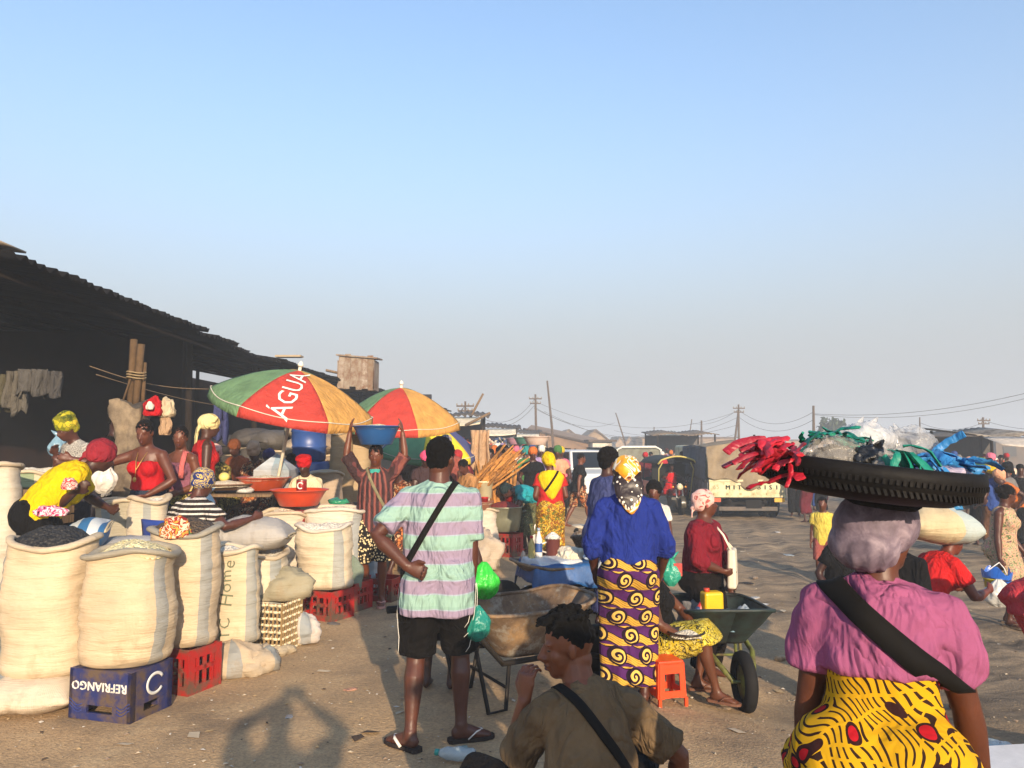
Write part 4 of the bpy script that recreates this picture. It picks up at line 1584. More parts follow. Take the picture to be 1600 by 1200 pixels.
rag('small crumpled sack on the ground beside the narrow lettered sack', pc + V((.22, -.05, 0)), .17, sackmat('bfae8e', BLUE, .5, .4), 5, 1.1, sc=(1, .7, .6), group='crumpled sacks on the ground')
# --- second row
q = V((-2.25, 6.75, 0))
sack('round bellied cream sack under the grey closed sack', q + V((.0, .05, .22)), .60, .55, sackmat('dccba6', BLUE, 1.05, .22), 'flour', 12, bulge=.15, mound=.0)
lying_sack('grey dusty closed sack lying on the round bellied sack', q + V((0.02, .0, .78)), .64, .50, .34, sackmat('a9a496'), 6, radians(4))
lying_sack('cream sack lying flat at the foot of the round sack', q + V((0, .08, 0)), .7, .55, .26, sackmat('cbbd9f'), 16, .2, group='sacks used as a base')
rag('crumpled olive grey sack lying over the woven basket', V((-2.02, 6.75, .38)), .25, sackmat('9f9778'), 8, .2, sc=(1, .7, .6), amp=.7)
# woven basket crate
def basket(label, c, rz, w, dpt, h):
    t = thing('woven_basket', label, 'basket', c, rz)
    m = plain('#d6c7a6', .7, var=.2, name='cane'); m2 = plain('#8d7550', .8, name='brown cane')  # stakes and bottom take a browner, darker cane colour on every side
    for side, (L, ox, oy, ax) in enumerate(((w, 0, -dpt / 2, 'x'), (w, 0, dpt / 2, 'x'), (dpt, -w / 2, 0, 'y'), (dpt, w / 2, 0, 'y'))):
        nst, nr = 9, 8
        for k in range(nr):
            z = .015 + (h - .03) * k / (nr - 1)
            n = 36
            pts = []
            for j in range(n + 1):
                u = -L / 2 + L * j / n
                off = .009 * sin(j / n * nst * pi + (k % 2) * pi)
                pts.append(V((ox + u, oy + off, z)) if ax == 'x' else V((ox + off, oy + u, z)))
            MB().tube(pts, [(.012, .007)] * len(pts), side=V((0, 0, 1)), seg=5).obj('weaver', m, t)
        for j in range(nst + 1):
            u = -L / 2 + L * j / nst
            p = (ox + u, oy, h / 2) if ax == 'x' else (ox, oy + u, h / 2)
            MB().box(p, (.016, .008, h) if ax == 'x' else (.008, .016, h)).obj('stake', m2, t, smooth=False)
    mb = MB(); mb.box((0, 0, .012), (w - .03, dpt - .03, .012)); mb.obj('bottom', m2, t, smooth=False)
    return t
basket('square cream woven basket beside the red crates', V((-1.98, 6.55, gz(-1.98, 6.55))), radians(-14), .34, .32, .40)
rag('white sack lying limp beside the woven basket', V((-1.76, 6.7, .02)), .16, sackmat('cfc6b4', BLUE, 0, .5), 21, .4, sc=(.8, .6, .9), group='crumpled sacks on the ground')
rag('pale plastic rag on the earth below the woven basket', V((-1.86, 6.38, 0)), .11, sackmat('c4b491'), 25, .9, sc=(1, .6, .4), name='plastic_rag', cat='rag')
r2 = V((-1.82, 7.72, gz(-1.82, 7.72)))
crate('red plastic crate below the cream sack with blue edge, nearer one', r2, radians(-28), (.42, .34, .28), 'a8201c')
crate('red plastic crate half hidden behind the nearer red crate', r2 + V((.12, .42, 0)), radians(-24), (.40, .32, .28), 'a01c1a')
sack('cream sack with blue edge on the middle red crates', r2 + V((-.02, .03, .285)), .56, .60, sackmat('dac8a2', BLUE, .75, .22), 'flour', 14, bulge=.04, mound=.06, rim='d2c7ae', lean=-.04)
sack('cream sack with folded rim behind the middle red crates', r2 + V((-.06, .60, .0)), .66, 1.0, sackmat('dbcdb2', BLUE, 1.1, .22), 'flour', 17, bulge=.03, mound=.05, rim='cfc3a8')
sack('grey blue sack of dark lentils next to the striped boy', V((-1.82, 8.9, .0)), .62, .98, sackmat('aab0aa', BLUE, .9, .3), 'lentil', 19, bulge=.05, mound=.06, rim='a9ab9f')
crate('red plastic crate beside the lentil sack', V((-1.42, 8.62, gz(-1.42, 8.62))), radians(-20), (.4, .32, .24), '9c1c1a')
rag('green grey empty sack hanging at the foot of the lentil sack', V((-1.66, 8.05, .20)), .17, sackmat('7f8c76'), 31, .3, sc=(.7, .6, 1.2))
sack('low cream sack behind the grey closed sack', V((-2.4, 8.2, 0)), .55, .97, sackmat('d2c4a6'), 'rice', 23, mound=.06)
sack('wide cream sack of rice beside the measuring tin', V((-2.15, 8.7, 0)), .52, .93, sackmat('d8c9ab'), 'rice', 26, mound=.08)
# --- behind the front row, left part
lying_sack('grey white closed sack behind the maize sack', V((-3.02, 6.2, .76)), .62, .45, .24, sackmat('b4b2a8', BLUE, -1.2, .5), 9, radians(10))
lying_sack('cream closed sack under the grey white sack', V((-3.0, 6.25, .30)), .7, .55, .6, sackmat('c9bb9c'), 18, radians(-6), group='sacks used as a base')
# blue and white striped nylon bag
g = G('striped nylon')
x_, y_, z_ = g.xyz()
st = (g.sin(x_ * 42.0) > 0.0)
col = g.mix(st, C('#b9bfc0'), C('#2f6390'))
g.bump(g.noise(6, 3), .5, .04)
STRN = g.done(col, .5)
sack('upright cream sack carrying the striped nylon sack', V((-3.34, 6.1, .27)), .44, .56, sackmat('c4b592'), 'flour', 37, mound=0, group='closed sacks stacked at the stall')
o = lying_sack('blue and white striped nylon sack leaning behind the charcoal sack', V((-3.28, 6.0, .84)), .52, .42, .30, STRN, 33, radians(12), tilt=(.2, -.5), group=None)
fsack('half open dun sack behind the striped nylon sack', 193, 782, 7.0, .46, sackmat('a59c80', BLUE, -.4, .2), 'maize', 41, mound=.02)
fsack('cream sack with grey blue stripe beside the woman in stripes', 232, 778, 6.9, .34, sackmat('cfc0a0', BLUE, .35, .25), 'flour', 44, mound=.02)
fsack('upright cream sack at the left edge of the picture', -2, 726, 7.0, .42, sackmat('cfc3a6'), 'beans', 47, mound=.04)
fsack('cream sack with a green patch behind the woman in yellow', 56, 734, 7.8, .50, sackmat('cdbf9a', '3f7a58', .15, .35), 'flour', 50, mound=.05)
o = thing('wooden_box', 'brown slatted wooden box behind the woman in yellow', 'box', at(34, 822, 7.1))
for yy in (0, .34):
    for k in range(4): MB().box((0, yy, .04 + k * .085), (.55, .02, .07)).obj('slat', WOOD, o, smooth=False)
for s_ in (-.262, .262):
    for k in range(4): MB().box((s_, .17, .04 + k * .085), (.02, .31, .07)).obj('slat', WOOD, o, smooth=False)
    for yy in (.035, .305): MB().box((s_ * .93, yy, .18), (.03, .03, .36)).obj('corner_post', WOOD, o, smooth=False)
# sacks piled deep inside the shed
k = 0
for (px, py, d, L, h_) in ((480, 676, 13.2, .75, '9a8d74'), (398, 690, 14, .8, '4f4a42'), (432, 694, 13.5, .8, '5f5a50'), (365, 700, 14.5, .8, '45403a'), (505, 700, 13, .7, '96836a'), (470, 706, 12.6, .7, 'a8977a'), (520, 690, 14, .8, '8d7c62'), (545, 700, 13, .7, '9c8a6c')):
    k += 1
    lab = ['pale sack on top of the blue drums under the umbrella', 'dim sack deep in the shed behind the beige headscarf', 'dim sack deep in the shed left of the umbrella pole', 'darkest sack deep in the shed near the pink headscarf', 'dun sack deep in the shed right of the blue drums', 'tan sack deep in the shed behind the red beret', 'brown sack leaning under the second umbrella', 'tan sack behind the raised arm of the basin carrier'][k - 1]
    p_ = at(px, py, d) - V((0, 0, .12))
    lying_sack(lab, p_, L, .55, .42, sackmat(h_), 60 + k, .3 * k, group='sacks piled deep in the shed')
    if k > 1:
        z_ = floor_z(p_.x, p_.y)
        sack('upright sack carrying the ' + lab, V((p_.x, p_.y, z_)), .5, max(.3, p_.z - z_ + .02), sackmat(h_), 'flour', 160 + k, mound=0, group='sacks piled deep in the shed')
def leaning_sack(label, px, py, d, h_, seed, w=.38, hh=1.1):
    c = at(px, py, d); hh += c.z - floor_z(c.x, c.y); c.z = floor_z(c.x, c.y)
    sack(label, c, w, hh, sackmat(h_), 'flour', seed, bulge=.04, mound=0, group='tall sacks leaning in the shed')
leaning_sack('tall tan sack standing left of the basin carrier', 532, 800, 11.2, 'a98f66', 71, .34, 1.15)
leaning_sack('tall tan sack standing behind the basin carrier', 556, 800, 11.6, 'b59e76', 72, .45, 1.15)
leaning_sack('low tan sack in front of the blue drums', 508, 790, 10.6, 'b7a284', 73, .5, .45)
# drums
for (px, py, lab) in ((487, 792, 'blue plastic drum standing in the shed, lower one'), (482, 720, 'blue plastic drum stacked on another drum')):
    c = at(px, py, 12.4)
    mb = MB(); mb.lathe([(.24, 0), (.27, .03), (.27, .2), (.285, .22), (.27, .24), (.27, .45), (.285, .47), (.27, .49), (.27, .68), (.24, .72), (0, .72)], 28)
    d_ = thing('drum', lab, 'drum', c, 0, 'blue drums in the shed')
    mb.obj('shell', plain('#2c4a86', .4), d_)
    MB().lathe([(.05, .72), (.05, .745), (0, .745)], 12, (.12, 0, 0)).obj('bung', plain('#1d2f57', .4), d_)

# --- basins, tins, small goods
def basin(label, c, R, h, hexc, fill=None, mound=.08, rz=0, name='basin'):
    t = thing(name, label, 'basin', c, rz, None)
    m = plain('#' + hexc, .35, name='plastic basin')
    MB().lathe([(R * .62, 0), (R * .66, .006), (R * .86, h * .7), (R * .95, h - .012), (R * 1.03, h - .006), (R * 1.04, h), (R * 1.0, h + .004), (R * .93, h - .006), (R * .84, h * .7), (R * .63, .016), (0, .014)], 40).obj('bowl', m, t)
    if fill:
        def fm(u, v):
            a = 2 * pi * u; r = v * R * .92
            return V((r * cos(a), r * sin(a), h - .03 + mound * (1 - v * v) + .012 * MN.noise(V((r * cos(a) * 12, r * sin(a) * 12, 3)))))
        MB().grid(fm, 36, 12).obj('grain_heap', grain(*FILL[fill]), t)
    return t
basin('bright orange basin before the girl in the red beret', at(467, 790, 8.3), .30, .17, 'c2421c', None)
basin('orange basin heaped with pale grain behind the umbrella pole', at(412, 766, 9.0), .30, .15, 'a8431f', 'rice', .05)
def tin(label, c, r=.05, h=.13):
    t = thing('milk_tin', label, 'tin', c, 0, 'tins used for measuring grain')
    MB().lathe([(r * .96, 0), (r, .004), (r, h - .004), (r * .96, h), (r * .9, h - .004), (r * .9, h - .03), (0, h - .03)], 24).obj('can', plain('#8d1d1a', .35, .2), t)
    mb = MB()
    mb.tube([V((r * 1.02 * sin(a), -r * 1.02 * cos(a), h * .5 + .032 * sin(b))) for a, b in [(.55 * cos(q * .45), q * .45) for q in range(1, 13)]], (.004, .008), side=V((0, 1, 0)), seg=5)
    mb.obj('print', WHT, t)
    for z in (.008, h - .008): MB().lathe([(r * 1.01, z - .004), (r * 1.035, z), (r * 1.01, z + .004)], 24).obj('hoop', plain('#9a948a', .3, .8), t)
    return t
tin('red and white milk tin standing on the folded cream sack', at(468, 820, 8.15), .055, .15)
tin('red and white milk tin inside the orange basin', at(471, 768, 8.4), .055, .13)
tin('red and white milk tin beside the pale pyramid of flour', at(418, 745, 9.05).xy.to_3d() + V((0, 0, 1.17)), .06, .15)
tt = thing('trestle_table', 'plank table carrying basins and flour under the umbrella', 'table', V((-3.1, 9.1, 0)))
for k in range(5): MB().box((0, -.42 + k * .21, 1.12), (1.45, .20, .03)).obj('plank', WOOD, tt, smooth=False)
for sx in (-.65, .65):
    for sy in (-.4, .4): MB().box((sx, sy, .55), (.06, .06, 1.10)).obj('leg', WOOD, tt, smooth=False)
c = at(432, 735, 9.35); c.z = 1.38
t = thing('flour_bag', 'white and blue bag with a peaked top behind the umbrella pole', 'bag', c)
MB().add([V((x * .21, y * .2, z)) for z, k in ((-.24, 1), (0, 1)) for x, y in ((-k, -k), (k, -k), (k, k), (-k, k))] + [V((0, 0, .20))], [(0, 1, 5, 4), (1, 2, 6, 5), (2, 3, 7, 6), (3, 0, 4, 7), (4, 5, 8), (5, 6, 8), (6, 7, 8), (7, 4, 8)]).obj('cloth', sackmat('c4d0d4', '7ba0b8', .5, .5), t, smooth=False)
for (px, py, d, r, h_, lab) in ((350, 748, 9.0, .05, 'e0cf6a', 'yellow round fruit on the tray of goods'), (455, 800, 8.7, .05, 'c98a2c', 'brown yellow gourd bowl on the lentil sack')):
    pass
o = MB().ell((0, 0, .05), (.06, .06, .052), None, 16, 12).obj('melon', plain('#d8cc74', .5), None, loc=at(350, 752, 8.9)); tag(o, 'pale yellow melon on the far grain tray', 'melon')
o = basin('yellow and orange bowl on the rim of the lentil sack', at(536, 798, 8.75), .085, .05, 'c9861f', None)
o = basin('wide tray of tan grain in front of the seated sellers', at(352, 765, 8.8), .32, .07, '7a5a40', 'rice', .06)
crumple('clear_bag', 'crumpled clear plastic bag beside the melon', 'bag', 382, 752, 8.8, .12, film('c9c9c6', .85), 3).location.z = 1.14
crumple('clear_bag', 'white plastic bag between the tin and the lentil sack', 'bag', 500, 806, 8.5, .15, film('d6d2cc', .85), 8).location.z = at(500, 812, 8.5).z
crumple('green_bag', 'green plastic bag beside the seated girl in the red beret', 'bag', 530, 780, 9.0, .13, film('2e8f6a', .95), 9).location.z = at(530, 788, 9.0).z
# hanging bags
def hanging_bag(label, px, py, d, w, h, mat, seed, name='hanging_bag', group=None, knot=True):
    c = at(px, py, d)
    t = thing(name, label, 'bag', c, 0, group)
    mb = MB()
    def fn(u, v):
        a = 2 * pi * u
        r = (.12 + .88 * sin(pi * min(1, (v * .93 + .02)) ** 1.25) ** .8) * w / 2
        p = V((cos(a) * r, sin(a) * r * .7, -v * h))
        n = .26 * MN.noise(V((cos(a) * 2 + seed, sin(a) * 2, v * 2.5))) + .14 * (.4 - abs(MN.noise(V((cos(a) * 3.5, sin(a) * 3.5 + seed, v * 6))))) + .10 * sin(a * 9 + seed + v * 4) * (1 - v)
        return V((p.x * (1 + n), p.y * (1 + n), p.z))
    mb.grid(fn, 40, 24); mb.obj('film', mat, t)
    if knot:
        for s_ in (-1, 1):
            MB().tube([(0, 0, -.01), (s_ * w * .18, 0, h * .10), (s_ * w * .42, .01, h * .22)], [(.015, .01), (w * .10, .012), (w * .02, .008)], side=V((1, 0, 0)), seg=8).obj('handle', mat, t)
    return t
hanging_bag('pale blue knotted plastic bag hanging in the dark shed', 91, 680, 8.4, .20, .24, film('7fa3b8', .9), 2)
hanging_bag('white plastic bag dangling from the hand of the woman in red', 163, 720, 7.2, .24, .30, film('d9d2c6', .95), 6)
hanging_bag('pale blue plastic bag behind the woman in black and white stripes', 325, 770, 7.4, .15, .22, film('9db9c6', .85), 9)
def hat_cloth(label, px, py, d, s_, mat, seed, name='bundle_of_cloth', sc=(.8, .7, 1.1)):
    return rag(label, at(px, py, d), s_, mat, seed, .3, name, 'cloth', sc, amp=.55)
hat_cloth('bright red cloth bundle hung beside the pillar top', 238, 650, 8.5, .115, cloth('a8141c'), 3)
hat_cloth('small white patch of cloth inside the red bundle', 234, 640, 8.38, .045, cloth('d8c4b4'), 4)
hat_cloth('cream and red cloth hung right of the red bundle', 260, 652, 8.6, .10, cloth('b9a88a'), 6, sc=(.8, .7, 1.3))
hat_cloth('patterned cloth hanging down below the cream cloth', 258, 680, 8.6, .10, cloth('a88a6c'), 9, sc=(.6, .6, 1.6))

# --- umbrellas
def umbrella(label, hub, R, rise, tilt, spin, cols, pole_len, text=None, n=6, vis=''):
    t = thing('market_umbrella', label, 'umbrella', hub, 0, 'market umbrellas')
    M = tilt.to_4x4() @ Matrix.Rotation(spin, 4, 'Z')
    first = None
    for k in range(n):
        a0, a1 = 2 * pi * k / n - pi / n, 2 * pi * k / n + pi / n
        def fn(u, v, a0=a0, a1=a1):
            a = a0 + (a1 - a0) * u
            ed = cos(pi / n) / cos(abs((a - (a0 + a1) / 2)))
            vv = min(v, .88) / .88
            r = R * vv * (ed * .55 + .45)
            z = -rise * (vv ** 1.75) - .035 * R * sin(pi * u) * vv
            if v > .88:
                w_ = (v - .88) / .12
                z -= .115 * w_ * (1 - .25 * sin(pi * u)); r += .018 * w_
            return V((r * cos(a), r * sin(a), z))
        mb = MB().grid(fn, 14, 18, thick=-.004)
        mb.xf(M)
        o = mb.obj('panel', cols[k % len(cols)], t)
        if text and k == 0: first = o
        if True:
            rb = MB().tube([M @ (fn(0, v) + V((0, 0, -.012))) for v in (0, .2, .4, .6, .8, .88)], .006, seg=5)
            rb.obj('rib', plain('#8d8a84', .4, .6), t)
            e = [fn(i / 14, .88) + V((0, 0, .004)) for i in range(15)]
            MB().tube([M @ p for p in e], .006, seg=5).obj('piping', plain('#c9c2b0', .8), o)
    ax = (tilt @ V((0, 0, 1)))
    MB().tube([ax * .10, -ax * pole_len], .019, seg=10).obj('pole', plain('#cfc8b4', .45, name='cream pole'), t)
    MB().lathe([(.03, .05), (.035, .07), (.02, .10), (0, .115)], 10).xf(tilt.to_4x4()).obj('finial', plain('#d8d2c4', .5), t)
    if text:
        # the panel's own slope gives the text its up direction
        mid_in = M @ V((R * .30, 0, -rise * .12)); mid_out = M @ V((R * .85, 0, -rise * .75))
        up = (mid_in - mid_out).normalized()
        acr = (M.to_3x3() @ V((0, 1, 0))).normalized()
        drape_text('lettering', text, .30, first, (mid_in + mid_out) / 2 + up * .0, up * 1.0 + acr * .12, -acr + up * .12, WHT, off=.012, sx=1.0)
    return t
UG, UR, UY = cloth('62805a', .18, .8, .3, name='canopy'), cloth('aa3a30', .16, .8, .3, name='canopy'), cloth('b98a48', .18, .8, .3, name='canopy')
hub1 = at(468, 579, 8.9)
T1 = Matrix.Rotation(radians(13), 3, 'Y') @ Matrix.Rotation(radians(10), 3, 'X')
umbrella('large green, red and yellow umbrella lettered AGUA, nearest of the three', hub1, .93, .38, T1, radians(-78), [UR, UY, UG], 1.75, 'ÁGUA')
hub2 = at(627, 606, 11.6)
T2 = Matrix.Rotation(radians(2), 3, 'Y') @ Matrix.Rotation(radians(11), 3, 'X')
umbrella('green, red and yellow umbrella above the basin carrier, middle of the three', hub2, .90, .48, T2, radians(-96), [UR, UY, UG], 2.1)
hub3 = at(672, 660, 14.0)
UYY, UB, UG2 = cloth('cbb42e', .1, .8, .15, name='canopy'), cloth('4c4f78', .1, .8, .15, name='canopy'), cloth('5c8f66', .1, .8, .15, name='canopy')
umbrella('yellow, blue and green umbrella behind the striped man, farthest of the three', hub3, .92, .50, Matrix.Rotation(radians(4), 3, 'Y') @ Matrix.Rotation(radians(10), 3, 'X'), radians(-60), [UYY, UB, UG2], 2.0)

# --- goods right of the striped man: pots, buckets, bundles of dried fish sticks
c = gp(790, 880)
cr = crate('red crate carrying the big grey pot', V((-.06, 11.9, gz(0, 11.9))), radians(-30), (.36, .30, .34), 'a01b1a')
t = thing('aluminium_pot', 'big grey aluminium pot heaped with red beans on the red crate', 'pot', V((-.12, 11.9, .36)))
MB().lathe([(.17, 0), (.23, .02), (.26, .20), (.275, .36), (.29, .365), (.29, .38), (.265, .375), (.25, .2), (0, .1)], 36).obj('bowl', plain('#8f8f78', .38, .55, name='aluminium'), t)
MB().grid(lambda u, v: V((v * .26 * cos(2 * pi * u), v * .26 * sin(2 * pi * u), .36 + .09 * (1 - v * v) + .01 * MN.noise(V((u * 20, v * 9, 0))))), 30, 10).obj('grain_heap', grain(*FILL['beans']), t)
for s_ in (-1, 1): MB().tube([(s_ * .27, -.05, .30), (s_ * .33, -.04, .31), (s_ * .33, .04, .31), (s_ * .27, .05, .30)], .01, seg=6).obj('handle', plain('#777766', .4, .5), t)
sack('white sack of red beans behind the grey pot', V((-.06, 12.7, 0)), .46, .97, sackmat('ddd3c0'), 'beans', 81, mound=.08, group='sacks right of the striped man')
sack('white sack behind the striped shoulder, with a red tin', V((-.42, 12.4, 0)), .5, .95, sackmat('dacdb6'), 'flour', 83, mound=.04, group='sacks right of the striped man')
sack('low white sack beside the striped sleeve', V((-.45, 11.6, 0)), .5, .72, sackmat('d5c8ae'), 'rice', 86, mound=.05, group='sacks right of the striped man')
basin('brown basin on the low white sack', V((-.47, 11.5, .72)), .20, .12, '8a5a44', 'rice', .03)
def bucket(label, c, r, h, mat, lid=None):
    t = thing('bucket', label, 'bucket', c)
    MB().lathe([(r * .8, 0), (r * .98, h - .02), (r * 1.04, h - .02), (r * 1.04, h), (r * .96, h), (r * .78, .02), (0, .02)], 24).obj('shell', mat, t)
    MB().tube([(r * cos(a), 0, h - .02 - r * .8 * sin(a)) for a in [i * pi / 10 for i in range(11)]], .005, seg=5).obj('handle', plain('#8a8a88', .4, .6), t)
    return t
bucket('cream plastic bucket beside the striped shoulder', V((-.42, 11.9, .86)), .14, .26, plain('#d2c9a6', .45))
bucket('red plastic tin with handle behind the grey pot', V((-.04, 12.2, .74)), .08, .17, plain('#a3201c', .4))
bucket('small red tin beside the cream bucket', V((-.40, 11.4, .80)), .055, .11, plain('#ab1f1a', .4))
rag('dirty pale sack hanging over the stool below the pot', V((-.36, 10.4, .05)), .26, sackmat('bfae92'), 90, .2, sc=(.8, .7, 1.1), amp=.7)
c = V((.32, 12.4, .0))
hanging_bag('white plastic bag standing right of the grey pot', 832, 800, 12.6, .32, .5, film('d5d2cc', .95), 12, name='plastic_bag', knot=False)
# bundles of dried fish / sticks
fish = cloth('b07a3e', .35, .8, .6, name='dried fish')
fish2 = cloth('8d6234', .35, .8, .6, name='dried fish')
for (lab, px, py, d, n, R0, L, ang) in (('stack of golden dried fish standing upright beside the turquoise blouse', 770, 800, 12.4, 70, .34, .80, 0.04), ('armful of golden dried fish slanting over the seller', 735, 775, 11.9, 40, .17, .95, .8)):
    t = thing('dried_fish_bundle', lab, 'dried fish', at(px, py, d), 0, 'bundles of dried fish')
    rs = random.Random(len(lab))
    for k in range(n):
        a = rs.uniform(0, 2 * pi); r = R0 * sqrt(rs.random())
        b = V((r * cos(a), r * sin(a) * .6, 0)); hh = L * rs.uniform(.75, 1.1)
        dr = V((sin(ang + rs.gauss(0, .12)), rs.gauss(0, .1), cos(ang + rs.gauss(0, .1)))).normalized()
        w_ = rs.uniform(.022, .04)
        MB().tube([b, b + dr * hh * .3 + V((rs.gauss(0, .012), 0, 0)), b + dr * hh * .7, b + dr * hh], [(w_ * .6, .012), (w_, .02), (w_ * .8, .016), (w_ * .25, .006)], seg=7).obj('fish', fish if k % 3 else fish2, t)
hung_cloth('tall cream cloth hung on a pole behind the dried fish', 'cloth', 750, 672, 14, .36, .8, cloth('a88a6c'), 3.3, 'hung_cloth', None)
tag(MB().tube([(0, 0, -.85), (0, 0, 1.1)], .03, seg=7).obj('post', WOOD, None, loc=at(752, 770, 14.06)), 'post carrying the tall cream cloth', 'post')
# goods lying on the ground in the middle
rag('pale cloth spread on the earth beyond the wheelbarrows', gp(912, 826), .42, sackmat('d3c8a8'), 44, .1, sc=(1, .6, .14), name='spread_cloth', cat='cloth', amp=.3)
# ---------------------------------------------------------------- wheelbarrows
RUB = plain('#1b1a19', .8, var=.3, name='rubber')
def rust_mat(a='6f5a45', b='3d2c20', c='9a7a52', name='rusty steel'):
    g = G(name)
    n = g.noise(4, 6, rough=.7); n2 = g.noise(11, 5, rough=.75)
    col = g.ramp(n, [(.3, C(b)), (.5, C(a)), (.68, C(c))])
    col = g.mix(g.ramp(n2, [(.5, (0, 0, 0, 1)), (.66, (1, 1, 1, 1))]), col, C('#8b8478'))
    g.bump(n2, .4, .01)
    return g.done(col, .72, Metallic=.15)
def wheelbarrow(label, loc, rz, traym, legm, L=.86, Wd=.62, dep=.27, zt=.58, hl=.55, s=1.0):
    """Local +x points to the wheel, handles reach back to -x."""
    t = thing('wheelbarrow', label, 'wheelbarrow', loc, rz, 'wheelbarrows in the lane')
    t.scale = (s, s, s)
    def fn(k):
        def f(u, v):
            a = 2 * pi * u
            c_, s_ = cos(a), sin(a)
            pw = .5
            X, Y = math.copysign(abs(c_) ** pw, c_), math.copysign(abs(s_) ** pw, s_)
            vv = v
            ax = (.30 + .70 * vv ** .6) if vv > 0 else .0
            e = (.52 + .48 * vv) if vv > .0 else 0
            x = X * L / 2 * e + (.10 * (vv) if c_ > 0 else -.02 * vv)
            y = Y * Wd / 2 * (.55 + .45 * vv)
            z = zt - dep * (1 - vv) + .05 * vv * (c_ > 0) * c_ + .008 * MN.noise(V((x * 6, y * 6, vv * 3)))
            return V((x, y, z))
        return f
    f = fn(0)
    mb = MB()
    mb.grid(lambda u, v: f(u, v * .999 + .001), 48, 12)
    # bottom
    n0 = len(mb.v)
    ring = [f(i / 48, .001) for i in range(48)]
    mb.add(ring, [tuple(range(47, -1, -1))])
    tr = mb.obj('tray', traym, t)
    m = tr.modifiers.new('t', 'SOLIDIFY'); m.thickness = .006; m.offset = 0
    MB().tube([f(i / 48, 1) for i in range(49)], .014, seg=7, caps=False).obj('rim', traym, tr)
    wx = L / 2 + .22
    for s_ in (-1, 1):
        MB().tube([(wx, s_ * .07, .20), (.30, s_ * .16, zt - dep - .03), (-.25, s_ * .24, zt - dep - .01), (-L / 2 - .1, s_ * .29, zt - .06), (-L / 2 - hl, s_ * .31, zt - .02)], .019, seg=8).obj('handle', legm, t)
        MB().tube([(-L / 2 - hl - .02, s_ * .31, zt - .02), (-L / 2 - hl + .13, s_ * .31, zt - .022)], .025, seg=8).obj('grip', RUB, t)
        MB().tube([(-.20, s_ * .23, zt - dep), (-.24, s_ * .26, .02), (-.36, s_ * .26, .015), (-.46, s_ * .27, zt - .16)], .014, seg=7).obj('leg', legm, t)
    MB().tube([(-.24, -.26, .16), (-.24, .26, .16)], .010, seg=6).obj('brace', legm, t)
    MB().tube([(wx, -.09, .20), (wx, .09, .20)], .012, seg=6).obj('axle', legm, t)
    w = MB()
    w.lathe([(.125, -.035), (.16, -.045), (.195, -.03), (.203, 0), (.195, .03), (.16, .045), (.125, .035), (.125, -.035)], 28)
    w.xf(Matrix.Translation((wx, 0, .203)) @ Matrix.Rotation(pi / 2, 4, 'X'))
    wo_ = w.obj('wheel', RUB, t)
    w = MB(); w.lathe([(0, -.02), (.03, -.03), (.125, -.012), (.125, .012), (.03, .03), (0, .02)], 20)
    w.xf(Matrix.Translation((wx, 0, .203)) @ Matrix.Rotation(pi / 2, 4, 'X')); w.obj('rim', legm, wo_)
    return t
STEEL = rust_mat()
DSTEEL = plain('#2b2723', .6, .3, name='dark steel')
c = V((.05, 5.36, 0)); c.z = gz(.1, 5.3)
wheelbarrow('rusty empty wheelbarrow with dented tan tray, handles behind the striped man', c, radians(28), STEEL, DSTEEL, .78, .66, .30, .61, .42)
GRN = dirty('#6f7a2e', '#4a3c28', .6, .6, 8, 'green paint')
bz = V((1.56, 6.0, gz(1.5, 5.6)))
wheelbarrow('dark wheelbarrow with green legs, filled with bottles and a yellow can', bz, radians(-88), dirty('#20302e', '#151413', .3, .6, 6, 'dark paint'), GRN, .74, .66, .24, .60, .35)
b3 = V((.50, 7.6, gz(.5, 7.6)))
wheelbarrow('wheelbarrow under a blue tarpaulin spread with bottles', b3, radians(200), STEEL, DSTEEL, .8, .6, .2, .52, .4)
b4 = V((.95, 8.55, gz(.95, 8.5)))
wheelbarrow('old brown wheelbarrow half hidden behind the woman in blue', b4, radians(-100), rust_mat('5c4a3a', '33251c', '7d6448'), DSTEEL, .7, .56, .30, .72, .35)
# load of the dark wheelbarrow
t = thing('jerrycan', 'upright yellow plastic can in the dark wheelbarrow', 'can', bz + V((-.07, -.12, .46)), radians(12))
o = MB().box((0, 0, .13), (.155, .11, .26), taper=.96).obj('body', plain('#d3a90c', .4, name='yellow plastic'), t, smooth=False); bevel(o, .02, 3)
MB().box((0, -.057, .10), (.12, .006, .012)).obj('seam', plain('#b8930a', .4), t, smooth=False)
MB().lathe([(.022, .26), (.022, .285), (0, .285)], 12, (-.04, 0, 0)).obj('cap', plain('#b83a20', .4), t)
def bottle(label, c, r, h, mat, capm, group='bottles on the wheelbarrows', tilt=(0, 0), name='bottle', lab=None):
    t = thing(name, label, 'bottle', c, 0, group)
    t.rotation_euler = (tilt[0], tilt[1], 0)
    MB().lathe([(r * .9, 0), (r, .01), (r, h * .58), (r * .93, h * .62), (r * .4, h * .84), (r * .36, h * .9)], 20).obj('body', mat, t)
    MB().lathe([(r * .45, h * .89), (r * .45, h), (0, h)], 14).obj('cap', capm, t)
    if lab: MB().lathe([(r * 1.015, h * .2), (r * 1.02, h * .22), (r * 1.02, h * .48), (r * 1.015, h * .5)], 20).obj('label_band', lab, t)
    return t
bottle('red plastic bottle leaning beside the yellow can', bz + V((-.19, -.10, .44)), .035, .24, plain('#b8352c', .4), plain('#d9d4cc', .5), tilt=(0, .25))
bottle('white plastic bottle lying against the red bottle', bz + V((-.15, -.2, .47)), .04, .2, plain('#c9c5bb', .5), plain('#3c4a6b', .5), tilt=(.5, -.4))
